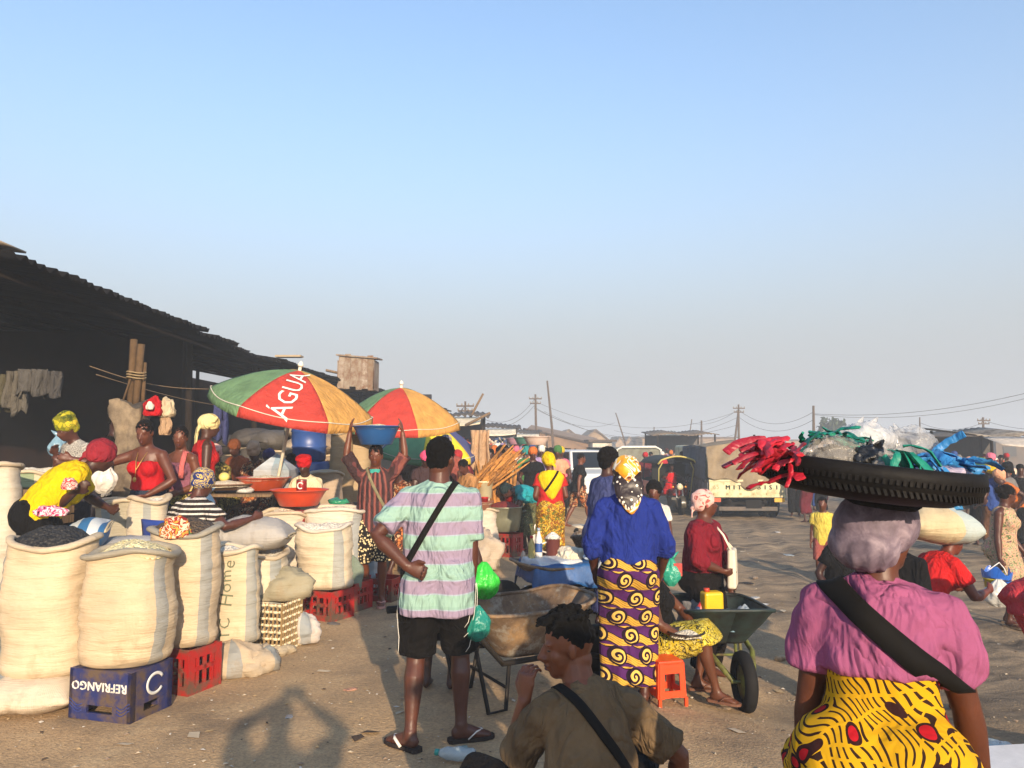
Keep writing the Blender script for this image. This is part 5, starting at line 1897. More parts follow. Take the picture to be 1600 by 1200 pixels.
crumple('clear_bag', 'pale clear plastic bag in the dark wheelbarrow, right of the can', 'bag', 1150, 985, 5.9, .13, film('b9c4c8', .9), 5, .7).location = bz + V((.12, -.15, .46))
crumple('rubbish_bundle', 'grey crumpled bundle in the dark wheelbarrow, left of the can', 'bundle', 1150, 985, 5.9, .15, cloth('6d6a68'), 15, .7).location = bz + V((-.15, .05, .44))
crumple('clear_bag', 'blue tinted plastic bag in the dark wheelbarrow', 'bag', 1150, 985, 5.9, .10, film('86a9bd', .9), 25, .7).location = bz + V((.05, -.24, .46))
# tarpaulin and goods on the covered wheelbarrow
def tarp(label, c, w, d_, drop, mat, seed, name='tarpaulin', rz=0.0, sag=.02):
    mb = MB()
    def fn(u, v):
        x, y = (u - .5) * w * 1.3, (v - .5) * d_ * 1.5
        ex = max(0, abs(x) - w / 2); ey = max(0, abs(y) - d_ / 2)
        e = ex + ey
        z = -e * drop + .018 * MN.noise(V((x * 6 + seed, y * 6, 0))) + .02 * sin(x * 16 + seed) * min(1, e * 6) + .008 * MN.noise(V((x * 20, y * 20, seed)))
        k = .55 if e > 0 else 1
        x2 = math.copysign(min(abs(x), w / 2) + ex * .35, x); y2 = math.copysign(min(abs(y), d_ / 2) + ey * .35, y)
        return V((x2, y2, z))
    mb.grid(fn, 40, 34, thick=.004)
    o = mb.obj(name, mat, None, loc=c); o.rotation_euler = (0, 0, rz)
    return tag(o, label, 'tarpaulin')
tarp('blue tarpaulin draped over the middle wheelbarrow', b3 + V((.02, -.02, .56)), .78, .56, 1.4, plain('#1f4f86', .5, var=.3, bump=.4, name='blue tarp'), 2, rz=radians(16))
tarp('milky plastic sheet spread on the blue tarpaulin', b3 + V((-.12, -.08, .585)), .44, .40, .9, film('c6ccd0', .93, .35), 5, 'plastic_sheet', radians(24))
rag('crumpled white paper on the blue tarpaulin', b3 + V((.08, .06, .57)), .16, cloth('d4cbb6'), 6, .3, sc=(1, .8, .4), name='crumpled_paper', cat='paper')
rag('blue and white plastic wrapper at the right of the blue tarpaulin', b3 + V((.30, -.02, .57)), .13, film('b9cbe0', .95), 9, .8, sc=(1, .7, .4), name='wrapper', cat='wrapper')
rag('white plastic bag hanging at the corner beside the purple skirt', b3 + V((.40, -.24, .42)), .12, film('cdd3da', .95), 14, .8, sc=(.8, .7, 1.2), name='plastic_bag', cat='bag')
clearp = film('c9c4a4', .7)
WP = plain('#d6d4cf', .4, name='white plastic'); BLP = plain('#2f4f8c', .4, name='blue plastic'); REDP = plain('#b3302a', .4, name='red plastic')
bottle('white bottle with a blue band standing at the left of the tarpaulin', b3 + V((-.24, .04, .57)), .036, .29, WP, plain('#8d99a8', .4), lab=BLP)
bottle('clear bottle of yellow oil beside the white bottle', b3 + V((-.31, .0, .57)), .034, .22, film('c2b26a', .85), REDP)
bottle('white spray bottle with teal label at the right of the tarpaulin', b3 + V((.27, .10, .58)), .036, .20, WP, BLP, lab=plain('#2a8a96', .4))
bottle('small red capped bottle at the far left corner of the tarpaulin', b3 + V((-.39, .02, .54)), .025, .12, film('b8a89a', .8), REDP)
t = thing('flour_mug', 'brown ribbed mug heaped with white flour on the tarpaulin', 'mug', b3 + V((-.10, .08, .57)))
MB().lathe([(.065, 0), (.07, .005), (.07, .18), (.074, .19), (.068, .19), (.064, .17), (0, .17)], 26).obj('cup', plain('#5a2a24', .45), t)
MB().lathe([(.085, .185), (.05, .22), (.015, .245), (0, .247)], 22).obj('flour_heap', grain('dcd6cc', 'eeeae2'), t)
MB().tube([(-.065, -.02, .15), (-.12, -.03, .13), (-.12, -.03, .07), (-.065, -.02, .05)], .009, seg=6).obj('handle', plain('#cfc9c0', .4), t)

# --- orange stool
st = thing('stool', 'small bright orange plastic stool under the seated woman', 'stool', V((1.02, 5.28, gz(1.02, 5.28))), radians(16)); st.scale = (.66, .66, .84)
OR = plain('#e0441a', .4, name='orange plastic')
o = MB().box((0, 0, .335), (.27, .27, .03)).obj('seat', OR, st, smooth=False); bevel(o, .01)
for k in range(4):
    a = k * pi / 2
    R = Matrix.Rotation(a, 3, 'Z')
    mb = MB()
    for (c_, d_) in (((-.105, -.135, .20), (.05, .016, .26)), ((.105, -.135, .20), (.05, .016, .26)), ((0, -.135, .29), (.16, .016, .07)), ((0, -.135, .10), (.16, .016, .05))):
        mb.box(R @ V(c_), d_, rot=R)
    for q in mb.v:
        q.x *= 1 + (.335 - q.z) * .35; q.y *= 1 + (.335 - q.z) * .35
    mb.obj('side', OR, st, smooth=False)
    mb = MB()
    for sx in (-1,):
        p = R @ V((-.125, -.135, 0)); mb.box(p + V((0, 0, .035)) + V((p.x * .12, p.y * .12, 0)), (.03, .03, .07))
    mb.obj('foot', OR, st, smooth=False)

# ---------------------------------------------------------------- truck with tarpaulin
def wheel(parent, c, r, w, rimm, name='wheel'):
    mb = MB(); mb.lathe([(r * .6, -w / 2), (r * .9, -w / 2), (r, -w * .35), (r, w * .35), (r * .9, w / 2), (r * .6, w / 2), (r * .6, -w / 2)], 28)
    mb.xf(Matrix.Translation(c) @ Matrix.Rotation(pi / 2, 4, 'Y'))
    o = mb.obj(name, RUB, parent)
    mb = MB(); mb.lathe([(0, -w * .3), (r * .6, -w * .42), (r * .6, w * .42), (0, w * .3)], 20)
    mb.xf(Matrix.Translation(c) @ Matrix.Rotation(pi / 2, 4, 'Y')); mb.obj('rim', rimm, o)
    return o
TG = V((6.12, 20.3, gz(6, 20)))
tk = thing('truck', 'parked flatbed truck with cream tailgate and tarpaulin over its load', 'truck', TG, radians(-2))
CRE = dirty('#c4bc94', '#a3966f', .1, .55, 4, 'cream paint')
DK = plain('#191716', .8, var=.3, name='underbody')
GAL = dirty('#6f7377', '#4d4a47', .5, .6, 4, 'grey sheet')
tgz = at(1170, 763, 20.3).z - TG.z
o = MB().box((0, 0, tgz + .0), (1.96, .05, .42)).obj('tailgate', CRE, tk, smooth=False); bevel(o, .01)
for zz in (tgz - .205, tgz + .20):
    MB().box((0, -.035, zz), (1.98, .03, .05)).obj('tailgate_rail', CRE, o, smooth=False)
for k in range(6): MB().box((-.85 + k * .34, -.03, tgz - .16), (.05, .03, .09)).obj('hinge', plain('#a89c74', .6), o, smooth=False)
for (body, x) in (('M', -.50), ('I', -.34), ('T', -.20), ('S', -.02), ('U', .14), ('B', .30), ('I', .46), ('S', .60), ('I', .76)):
    [flat_text('letter', body, .16, o, (x + q_, -.029 - abs(q_) * .02, tgz + .02), (1, 0, 0), (0, 0, 1), plain('#1d2a22', .7, name='dark lettering')) for q_ in (-.008, 0, .008)]
flat_text('letter', '65', .17, o, (-.80, -.029, tgz + .03), (1, 0, 0), (0, 0, 1), plain('#8d8a68', .7, name='faded lettering'))
for s_ in (-1, 1):
    MB().box((s_ * .99, 1.9, tgz), (.05, 3.7, .42)).obj('side_board', GAL, tk, smooth=False)
    MB().box((s_ * .82, -.02, tgz - .30), (.26, .05, .10)).obj('tail_light', plain('#b8441c' if s_ < 0 else '#c99a2a', .35), tk, smooth=False)
    MB().tube([(s_ * .45, 0, tgz - .35), (s_ * .42, 5.2, tgz - .35)], .07, seg=6).obj('chassis_rail', DK, tk)
    for q in (0, .24):
        wheel(tk, (s_ * (.86 - q), .75, .36), .36, .2, DK)
    wheel(tk, (s_ * .8, 4.6, .36), .36, .22, DK)
MB().box((0, 1.95, tgz - .24), (1.92, 3.8, .08)).obj('bed_floor', DK, tk, smooth=False)
MB().box((0, 2.6, tgz - .5), (1.2, 4.4, .34)).obj('underbody', DK, tk, smooth=False)
MB().box((0, -.05, tgz - .52), (1.5, .08, .10)).obj('bumper', dirty('#3a3632', '#5a4a3c', .5), tk, smooth=False)
pl_ = MB().box((.14, -.10, tgz - .40), (.36, .02, .17)).obj('number_plate', plain('#c9c4b4', .6), tk, smooth=False)
MB().box((.14, -.105, tgz - .40), (.40, .012, .21)).obj('plate_frame', DK, pl_, smooth=False)
flat_text('plate_lettering', 'LD-60', .10, pl_, (.14, -.114, tgz - .40), (1, 0, 0), (0, 0, 1), DK)
MB().tube([(-.55, .3, tgz - .55), (.55, .3, tgz - .55)], .06, seg=8).obj('rear_axle', DK, tk)
o = MB().box((0, 4.8, tgz + .35), (1.8, 1.5, 1.5)).obj('cab', CRE, tk, smooth=False); bevel(o, .08, 3)
# the load and its cover
cov = at(1170, 690, 20.3).z - TG.z
t2 = thing('tarpaulin_load', 'brown canvas tarpaulin heaped over the truck load, hanging over the tailgate', 'tarpaulin', TG + V((.0, .02, 0)), radians(-2))
def cf(u, v):
    # v 0: hem over the tailgate, then up the rear face and along the top
    x = (u - .5) * 2.05
    hem = tgz + .30 - .40 * exp(-((x - .12) / .30) ** 2) - .10 * exp(-((x + .5) / .3) ** 2) + .05 * sin(x * 9)
    top = cov - .12 * (x - .1) ** 2 - .22 * sstep(.5, 1.05, x) - .02 * abs(sin(x * 3))
    if v < .55:
        k = v / .55
        z = hem + (top - hem) * k
        y = -.10 + .22 * k * k + .06 * MN.noise(V((x * 2.2, z * 1.8, 0))) + .035 * sin(x * 7 + z * 4.5) * (1 - k * .5) + .03 * sin((x * 1.5 - z) * 9)
    else:
        k = (v - .55) / .45
        z = top + .10 * sin(k * 3) + .05 * MN.noise(V((x * 2, k * 4, 2))) - .15 * k
        y = .12 + 3.5 * k
    return V((x, y, z))
mb = MB(); mb.grid(cf, 60, 60, thick=.01)
tm = G('canvas'); nn = tm.noise(2.2, 6, rough=.65)
tm.bump(tm.noise(5, 4, dist=.8) + tm.noise(60, 2) * .15, .6, .04)
CANV = tm.done(tm.ramp(nn, [(.3, C('#6b5d49')), (.7, C('#8f7f66'))]), .9)
mb.obj('rear_and_top', CANV, t2)
mb = MB(); mb.grid(lambda u, v: V((-1.03 - .03 * sin(u * 24) - .02 * sin(v * 5), .06 + 3.5 * u, tgz + .15 + (cov - .15 - tgz - .15) * v + .05 * sin(u * 3))), 60, 10, thick=.01)
mb.obj('left_side', cloth('5b5d62', .2), t2)
mb = MB(); mb.grid(lambda u, v: V((1.03, .06 + 3.5 * u, tgz + .15 + (cov - .5 - tgz) * v)), 20, 6, thick=-.01); mb.obj('right_side', CANV, t2)
MB().tube([(.22, -.02, cov - .6), (.22, -.02, cov + .18)], .03, seg=6).obj('stake', DK, t2)

# ---------------------------------------------------------------- white off-road car
def loft(mb, secs, mi=0):
    """secs: list of rings (same count) -> skin with caps."""
    n = len(secs[0]); vs_ = [p for s_ in secs for p in s_]; fs = []
    for i in range(len(secs) - 1):
        for k in range(n):
            k2 = (k + 1) % n
            fs.append((i * n + k, i * n + k2, (i + 1) * n + k2, (i + 1) * n + k))
    fs.append(tuple(range(n - 1, -1, -1))); fs.append(tuple((len(secs) - 1) * n + k for k in range(n)))
    return mb.add(vs_, fs, mi)
def car(label, loc, rz, hexc, name='car', pickup=False, platetext='LD-14'):
    t = thing(name, label, 'car', loc, rz, None)     # nose points to -y
    pm = plain('#' + hexc, .3, var=.06, bump=.02, name='car paint')
    gl = plain('#0e1418', .08, name='car glass')
    def ring(y, w, z0, z1, k=.86):
        return [V((x, y, z)) for x, z in ((-w * .97, z0), (-w, z0 + .15), (-w, z1 - .12), (-w * k, z1), (w * k, z1), (w, z1 - .12), (w, z0 + .15), (w * .97, z0))]
    mb = MB()
    loft(mb, [ring(-2.28, .80, .45, .98, .9), ring(-2.2, .88, .38, 1.05), ring(-1.2, .90, .38, 1.14), ring(-1.0, .90, .38, 1.16), ring(2.0, .90, .38, 1.12), ring(2.3, .84, .45, 1.05)])
    b = mb.obj('body', pm, t); sharp(b, 30)
    mb = MB()
    y1 = .6 if pickup else 2.15
    def cr(y, w, z0, z1): return [V((x, y, z)) for x, z in ((-w, z0), (-w * .80, z1), (w * .80, z1), (w, z0))]
    vs_ = [(-.86, -1.05, 1.13), (.86, -1.05, 1.13), (.68, -.38, 1.72), (-.68, -.38, 1.72), (-.86, y1, 1.13), (.86, y1, 1.13), (.68, y1 - .25, 1.74), (-.68, y1 - .25, 1.74)]
    mb.add(vs_, [(0, 1, 2, 3), (5, 4, 7, 6), (3, 2, 6, 7), (1, 5, 6, 2), (4, 0, 3, 7)])
    cb = mb.obj('cabin', pm, t, smooth=False); bevel(cb, .05, 3)
    mb = MB(); e = .012
    n = V((0, -.66, .75)).normalized() * e
    mb.add([V(p) + n for p in ((-.77, -.99, 1.18), (.77, -.99, 1.18), (.62, -.43, 1.67), (-.62, -.43, 1.67))], [(0, 1, 2, 3)]); mb.obj('windscreen', gl, cb, smooth=False)
    for s_ in (-1, 1):
        mb = MB(); mb.add([(s_ * (.86 + e), -.80, 1.18), (s_ * (.86 + e), y1 - .15, 1.18), (s_ * (.695 + e), y1 - .32, 1.68), (s_ * (.695 + e), -.36, 1.68)], [(0, 1, 2, 3) if s_ > 0 else (3, 2, 1, 0)])
        mb.obj('side_window', gl, cb, smooth=False)
        o = MB().box((s_ * 1.0, -.82, 1.2), (.18, .10, .14)).obj('mirror', pm, t, smooth=False); bevel(o, .02)
        o = MB().box((s_ * .66, -2.255, .90), (.34, .06, .17)).obj('headlight', plain('#b9c2c6', .1, name='lamp glass'), t, smooth=False); bevel(o, .03)
        MB().box((s_ * .70, -2.30, .56), (.16, .04, .09)).obj('fog_light', plain('#c9c6b8', .2), t, smooth=False)
        for yy in (-1.45, 1.45): wheel(t, (s_ * .80, yy, .37), .37, .24, plain('#77787a', .35, .6))
    o = MB().box((0, -2.29, .86), (.86, .05, .22)).obj('grille', plain('#15171a', .4), t, smooth=False)
    for k in range(3): MB().box((0, -2.32, .79 + k * .07), (.84, .015, .018)).obj('grille_bar', plain('#8d9094', .2, .9), o, smooth=False)
    MB().tube([(.07 * cos(a), -2.33, .86 + .05 * sin(a)) for a in [i * pi / 8 for i in range(17)]], .012, seg=5).obj('emblem', plain('#9a9c9e', .2, .9), o)
    o = MB().box((0, -2.31, .58), (1.62, .10, .22)).obj('bumper', pm, t, smooth=False); bevel(o, .03)
    p_ = MB().box((-.05, -2.37, .56), (.46, .02, .13)).obj('number_plate', plain('#d4d2ca', .6), t, smooth=False)
    flat_text('plate_lettering', platetext, .10, p_, (-.05, -2.383, .56), (1, 0, 0), (0, 0, 1), DK)
    MB().box((0, -2.30, .40), (1.5, .08, .12)).obj('skirt', DK, t, smooth=False)
    for s_ in (-.6, .6): MB().tube([(s_, -.2, 1.78), (s_, y1 - .4, 1.80)], .02, seg=6).obj('roof_rail', DK, t)
    if pickup: 
        MB().box((0, 1.4, 1.3), (1.7, 1.5, .4)).obj('canopy', plain('#6d705f', .7), t, smooth=False)
    return t
sc_ = V((2.45, 25.6, gz(2.4, 24)))
car('white off-road car parked facing the viewer beside the crowd', sc_, radians(13), 'd2d2cc', 'off_road_car')
# covered pickup behind
vb = V((4.9, 31, gz(4.9, 31)))
t = thing('covered_pickup', 'grey green covered truck with white front rim beyond the white car', 'truck', vb, radians(14))
o = MB().box((0, 1.4, 1.15), (1.9, 3.6, 1.3)).obj('cover', dirty('#6f7266', '#5a5548', .4, .8, 3), t, smooth=False); bevel(o, .12, 3)
MB().tube([(-.95, -.42, .6), (-.93, -.42, 1.72), (-.7, -.42, 1.83), (.7, -.42, 1.83), (.93, -.42, 1.72), (.95, -.42, .6)], .05, seg=7).obj('front_hoop', plain('#c9c8c0', .5), t)
o = MB().box((0, -.9, .75), (1.8, 1.2, .7)).obj('bonnet', plain('#8d8f88', .4), t, smooth=False); bevel(o, .1, 3)
for s_ in (-1, 1):
    for yy in (-.9, 2.2): wheel(t, (s_ * .85, yy, .36), .36, .22, DK)

# ---------------------------------------------------------------- three-wheeled motorcycle with canopy
tr = V((4.55, 21.9, gz(4.5, 21.9)))
t = thing('three_wheeler', 'three-wheeled motorcycle with dark canopy facing the viewer', 'three-wheeler', tr, radians(4)); t.scale = (.88, .88, .84)
mb = MB(); mb.lathe([(.20, -.05), (.27, -.05), (.30, 0), (.27, .05), (.20, .05), (.20, -.05)], 24); mb.xf(Matrix.Translation((0, -.75, .30)) @ Matrix.Rotation(pi / 2, 4, 'Y'))
w_ = mb.obj('wheel', RUB, t)
mb = MB(); mb.lathe([(0, -.05), (.2, -.02), (.2, .02), (0, .05)], 16); mb.xf(Matrix.Translation((0, -.75, .30)) @ Matrix.Rotation(pi / 2, 4, 'Y')); mb.obj('rim', plain('#8a8a86', .3, .8), w_)
CH = plain('#9a9a96', .25, .85, name='chrome')
for s_ in (-1, 1):
    MB().tube([(s_ * .10, -.75, .30), (s_ * .10, -.55, .95)], .025, seg=7).obj('fork', CH, t)
    MB().tube([(s_ * .1, -.5, 1.02), (s_ * .33, -.42, 1.08), (s_ * .40, -.32, 1.05)], .014, seg=6).obj('handlebar', DK, t)
    MB().tube([(s_ * .30, -.42, 1.05), (s_ * .36, -.45, 1.28)], .008, seg=5).obj('mirror_stem', DK, t)
    MB().box((s_ * .37, -.45, 1.32), (.10, .02, .07)).obj('mirror', DK, t, smooth=False)
    MB().ell((s_ * .20, -.60, .93), (.035, .035, .035), None, 10, 8).obj('turn_signal', plain('#c9862a', .3), t)
    wheel(t, (s_ * .55, 1.4, .28), .28, .14, DK)
    MB().tube([(s_ * .5, .0, .5), (s_ * .56, -.3, 1.5), (s_ * .45, -.35, 1.72)], .02, seg=6).obj('canopy_post', plain('#a9a05c', .5), t)
MB().lathe([(0, -.02), (.06, 0), (.09, .07), (.095, .09), (.0, .10)], 18).xf(Matrix.Translation((0, -.62, .93)) @ Matrix.Rotation(pi / 2, 4, 'X')).obj('headlamp', plain('#c9c0a0', .12, name='lamp glass'), t)
MB().tube([(.10 * cos(a), -.66, .93 + .10 * sin(a)) for a in [i * pi / 10 for i in range(21)]], .012, seg=6).obj('lamp_rim', CH, t)
mb = MB(); mb.grid(lambda u, v: V((.075 * cos(u * pi), -.75 - .33 * cos(v * 2.2 - .4), .30 + .33 * sin(v * 2.2 - .1) + .02 * sin(u * pi))), 8, 14, thick=.006); mb.obj('mudguard', plain('#3a3528', .3), t)
o = MB().box((0, 0, .72), (.26, .6, .22)).obj('tank', plain('#6e1c1a', .3), t, smooth=False); bevel(o, .06, 3)
MB().box((0, .35, .78), (.30, .5, .08)).obj('saddle', DK, t, smooth=False)
MB().box((0, 0, .42), (.3, .5, .3)).obj('engine', plain('#4a4844', .5, .5), t, smooth=False)
mb = MB(); mb.grid(lambda u, v: V(((u - .5) * 1.25, -.45 + v * 2.3, 1.76 + .17 * cos((u - .5) * pi * 1.0) - .5 * max(0, abs(u - .5) - .44) * 3)), 24, 8, thick=.02); mb.obj('canopy', plain('#1d2420', .7), t)
MB().tube([V(((u / 12 - .5) * 1.25, -.46, 1.75 + .17 * cos((u / 12 - .5) * pi) - .5 * max(0, abs(u / 12 - .5) - .44) * 3)) for u in range(13)], .03, seg=6).obj('canopy_trim', plain('#b3a55c', .6), t)
MB().box((0, 1.35, .62), (1.2, 1.5, .12)).obj('cargo_bed', plain('#7a1e1a', .5), t, smooth=False)
for s_ in (-1, 1):
    MB().box((s_ * .6, 1.35, .85), (.04, 1.5, .4)).obj('bed_side', plain('#8c211c', .5), t, smooth=False)
    MB().tube([(s_ * .55, 1.9, .8), (s_ * .52, 1.75, 1.75)], .02, seg=6).obj('canopy_post', DK, t)
MB().box((0, .62, 1.2), (1.1, .04, .9)).obj('cab_back', plain('#151615', .8), t, smooth=False)

# ---------------------------------------------------------------- big stone, small rubbish on the road
def stone(label, px, py, r, hexc, seed):
    c = gp(px, py)
    mb = MB(); mb.ell((0, 0, r * .35), (r, r * .8, r * .55), None, 18, 12)
    for q in mb.v: q *= 1 + .22 * MN.noise(q * (1.6 / r) + V((seed, 0, 0)))
    tag(mb.obj('stone', dirty('#' + hexc, '#6d5a44', .3, .9, 9), None, loc=c), label, 'stone')
stone('pale bread-sized stone on the dark earth by the pink sleeve', 1219, 1032, .055, 'b39a78', 2)
stone('small pale stone near the foot of the dark wheelbarrow', 1160, 1050, .03, '9a8a74', 5)
stone('small grey stone on the road behind the maroon woman', 1180, 905, .05, '7d7266', 9)
for i, (px, py, s_, m, lab) in enumerate(((1165, 912, .10, cloth('2d2a2a'), 'dark rag lying on the road right of the maroon woman'), (1178, 935, .09, film('b9b6ae', .95), 'white plastic scrap on the road beside the dark rag'),
        (1215, 832, .10, film('c9c2b8', .95), 'pale plastic scrap on the road behind the bonnet'), (1230, 868, .12, film('9aa0a0', .9), 'grey plastic bag flattened on the road by the bonnet'),
        (1195, 945, .07, film('cfcac0', .95), 'small white scrap at the edge of the ruts'), (548, 1078, .05, cloth('b98a72'), 'pinkish paper scrap near the photographer shadow'),
        (720, 1172, .05, film('8fa6a0', .9), 'torn greenish plastic strip behind the sandals'), (452, 1120, .04, film('a8a6a2', .9), 'pale string of plastic lying on the shadow'),
        (520, 975, .07, cloth('6b6560'), 'grey rag trodden into the lane below the red crates'), (1130, 1108, .05, cloth('8b7a66'), 'brown scrap beside the sandalled foot'))):
    c = gp(px, py)
    o = rag(lab, c, s_, m, 100 + i, i * .7, 'scrap', 'scrap', (1, .55, .12), 'scraps on the ground', .6)
# plastic water bottle lying beside the seated man
t = thing('water_bottle', 'crushed clear water bottle with teal cap lying on the ground', 'bottle', gp(742, 1194) + V((.0, .0, .045)), radians(-12))
mb = MB(); mb.lathe([(.03, 0), (.036, .01), (.034, .05), (.037, .09), (.033, .12), (.036, .15), (.02, .19), (.014, .20)], 20)
mb.xf(Matrix.Rotation(-pi / 2, 4, 'Y')); 
for q in mb.v: q.z += .006 * MN.noise(q * 30)
mb.obj('body', film('b9c8cc', .55, .12), t)
mb = MB(); mb.lathe([(.017, .198), (.017, .22), (0, .22)], 14); mb.xf(Matrix.Rotation(-pi / 2, 4, 'Y')); mb.obj('cap', plain('#2f8f86', .4), t)
# ---------------------------------------------------------------- printed fabrics
def bands(name, cols, axis_, period, wob=.006, rough=.9, edge=None, fold=.45):
    g = G(name)
    q = g.xyz()
    v = q[axis_] if axis_ in (0, 1, 2) else g.m('ARCTAN2', q[0], q[1]) * .16
    v = v + (g.noise(4, 2) - .5) * wob * 2
    f = (v / period) % 1.0
    n = len(cols); st = []
    acc = 0
    for c, w in cols:
        st.append((acc, C(c))); acc += w
    col = g.ramp(f, st, const=True)
    col = g.mix(g.noise(9, 4) * .22, col, C('#6b5a50'))
    g.bump(g.noise(5.5, 3, g.scale(1.6, 1.6, .7), dist=.9) + g.m('ABSOLUTE', g.noise(4.2, 2, g.scale(1.5, 1.5, .9), dist=1.6) - .5) * 1.6 + g.noise(500, 1) * .02, fold * 1.4, .06)
    return g.done(col, rough, Specular_IOR_Level=.2)
POLO = bands('striped polo cloth', [('86a99b', .10), ('8db0a2', .38), ('9aa8b4', .04), ('928399', .44), ('9aa8b4', .04)], 2, .158)
BOYST = bands('striped maroon cloth', [('2e1a1e', .42), ('5a2c2e', .12), ('82483f', .3), ('5a2c2e', .16)], 3, .062)
BW = bands('black and white striped cloth', [('151517', .62), ('cfc8be', .38)], 2, .040)


def print_mat(name, fn, rough=.88, fold=.45):
    g = G(name)
    col = fn(g)
    g.bump(g.noise(5.5, 3, g.scale(1.6, 1.6, .7), dist=.6) + g.noise(500, 1) * .02, fold, .05)
    return g.done(col, rough, Specular_IOR_Level=.2)


def f_swirl(g):
    x, y, z = g.xyz()
    ang = g.m('ARCTAN2', x, y * -1.0)
    u = x + y * .4
    row = g.floor(z / .125)
    uo = u + (row % 2.0) * .095
    wave = g.sin(uo * 33.0)
    zz = z + wave * .018
    band = g.sin(zz * 50.265)
    yel = band > .15
    edge = g.abs(band - .15) < .16
    lines = g.sin(zz * 420.0 + uo * 60.0) > .86
    cu = ((uo / .19) % 1.0 - .5) * .19
    cz = ((z / .125) % 1.0 - .5) * .125
    r = g.m('SQRT', cu * cu + cz * cz)
    sp = g.sin(g.m('ARCTAN2', cz, cu) + r * 190.0)
    disc = r < .052
    ring = g.abs(r - .052) < .006
    c = g.mix(yel, C('#4a1f56'), C('#c79a3c'))
    c = g.mix(lines * yel, c, C('#5a3c14'))
    c = g.mix(edge, c, C('#1d0f1c'))
    dcol = g.mix(sp > -.1, C('#231022'), C('#d3ad55'))
    c = g.mix(disc, c, dcol)
    return g.mix(ring, c, C('#1d0f1c'))


def f_wax(g):
    x, y, z = g.xyz()
    n = g.noise(3.2, 2, col=True)
    nx, ny, nz = g.xyz(n)
    a = x * 1.0 + (nx - .5) * .34; b = z * 1.0 + (nz - .5) * .34
    ln = g.sin((a * .85 + b * .5) * 300.0) > .55
    dash = g.sin((b * .9 - a * .3) * 190.0) > -.8
    c = g.mix(ln * dash, C('#bf920c'), C('#2a160e'))
    v = g.comb(a * 1.0 + b * .45, y, b * .62 - a * .3)
    d = g.vor(12.0, v)
    c = g.mix(d < .36, c, C('#2a100e'))
    return g.mix(d < .27, c, C('#a3101c'))


def f_floral(cols, sc):
    def f(g):
        v = g.vor(sc, out='Color')
        vx, vy, vz = g.xyz(v)
        d = g.vor(sc * 1.0)
        n = g.noise(sc * .8, 4, dist=1.5)
        st = [(i / len(cols), C(c)) for i, c in enumerate(cols)]
        c = g.ramp((vx + n * .8) % 1.0, st, const=True)
        return g.mix(g.vor(sc, feat='DISTANCE_TO_EDGE') < .05, c, C(cols[0]))
    return f


def f_spots(bg_, fg, sc, th=.33):
    def f(g):
        return g.mix(g.vor(sc) < th, C(bg_), C(fg))
    return f


def f_blotch(cols, sc, dist=1.0):
    def f(g):
        n = g.noise(sc, 3, dist=dist)
        m = len(cols)
        return g.ramp(n, [(.30 + .40 * i / m, C(c)) for i, c in enumerate(cols)], const=True)
    return f


SWIRL = print_mat('purple swirl print', f_swirl)
WAX = print_mat('yellow wax print', f_wax)
FLOR_Y = print_mat('yellow floral print', f_floral(['6b4a1c', 'c79a1e', '8a4a22', 'd3b04a', '5c6a2c', 'b8902c'], 26))
FLOR_D = print_mat('pale floral print', f_blotch(['4a5a38', '5f6a48', 'b09c74', 'b5706c', 'b8a884', '5c7a50', 'b88680', '4a3c30'], 15, 1.8))
LEAF = print_mat('green white leaf print', f_blotch(['1d261c', '2e3a2c', 'b9b58c', '39452f', '8d9470', '1a2019'], 26, 2))
CAMO = print_mat('dark leafy print', f_blotch(['23261c', '4a5636', '6b6a44', '2d2c22', '5c4a32', '8d8a5c'], 20, 2))
SPOT = print_mat('black cloth with pale spots', f_spots('1a1512', 'c9b68c', 38, .40))
TURB_YG = print_mat('yellow green headwrap print', f_floral(['6a6a14', 'a39a1c', '7f8a20', 'c9ae2c', '3f4a18'], 20))
TURB_BY = print_mat('blue yellow headscarf print', f_blotch(['1f2a5c', '26356e', 'c9ac5a', '2a3a78', '8d7a4a'], 20, 1.5))
ZIG = print_mat('yellow black skirt print', f_blotch(['c9b41c', '1d1a16', 'd3c25a', 'b8a020', '23201a', 'c9ba6a'], 13, 2.2))
PINKP = print_mat('pale pink headscarf print', f_blotch(['8a3030', 'cf9d92', 'd3aaa0', 'd8b2a6', 'a85a54'], 15, 1.2))
TAN_S = print_mat('olive lattice print', f_floral(['2d2616', '8a7a34', '5a4c20', 'a3924a'], 30))
ORNG = print_mat('brown orange print', f_floral(['3a2018', '8a4a2a', 'b8703c', '5c3024', 'c2a07a'], 24))


def kerchief_mat(hc, k):
    g = G('gold black kerchief')
    x, y, z = g.xyz()
    zb = hc.z * k - .285 * k
    f = (z - zb) - g.abs(x - hc.x * k) * 0.9
    n = g.noise(9, 3)
    gold = g.ramp(n, [(.3, C('#c9780c')), (.55, C('#d9a21c')), (.75, C('#e3bd62'))])
    dark = (f > .055) * (z - zb < .225 + g.abs(x - hc.x * k) * .9)
    gold = g.mix((g.vor(17) < .26) * (f > .1), gold, C('#6a340c'))
    gold = g.mix(g.abs(g.noise(6, 2, dist=1.5) - .5) < .025, gold, C('#e8dcc4'))
    c = g.mix(dark, gold, C('#1f0f0a'))
    dots = (g.vor(26) < .22) * dark
    c = g.mix(dots, c, C('#d8cfc0'))
    c = g.mix(g.abs(f - .052) < .009, c, g.mix(g.sin(x * 330.0) > 0.0, C('#d8cfc0'), C('#3a1c0c')))
    c = g.mix(g.noise(3.0, 2) > .62, c, g.mix(dark, C('#e8dcc4'), c))
    g.bump(g.noise(8, 3, dist=.6), .35, .03)
    return g.done(c, .45)


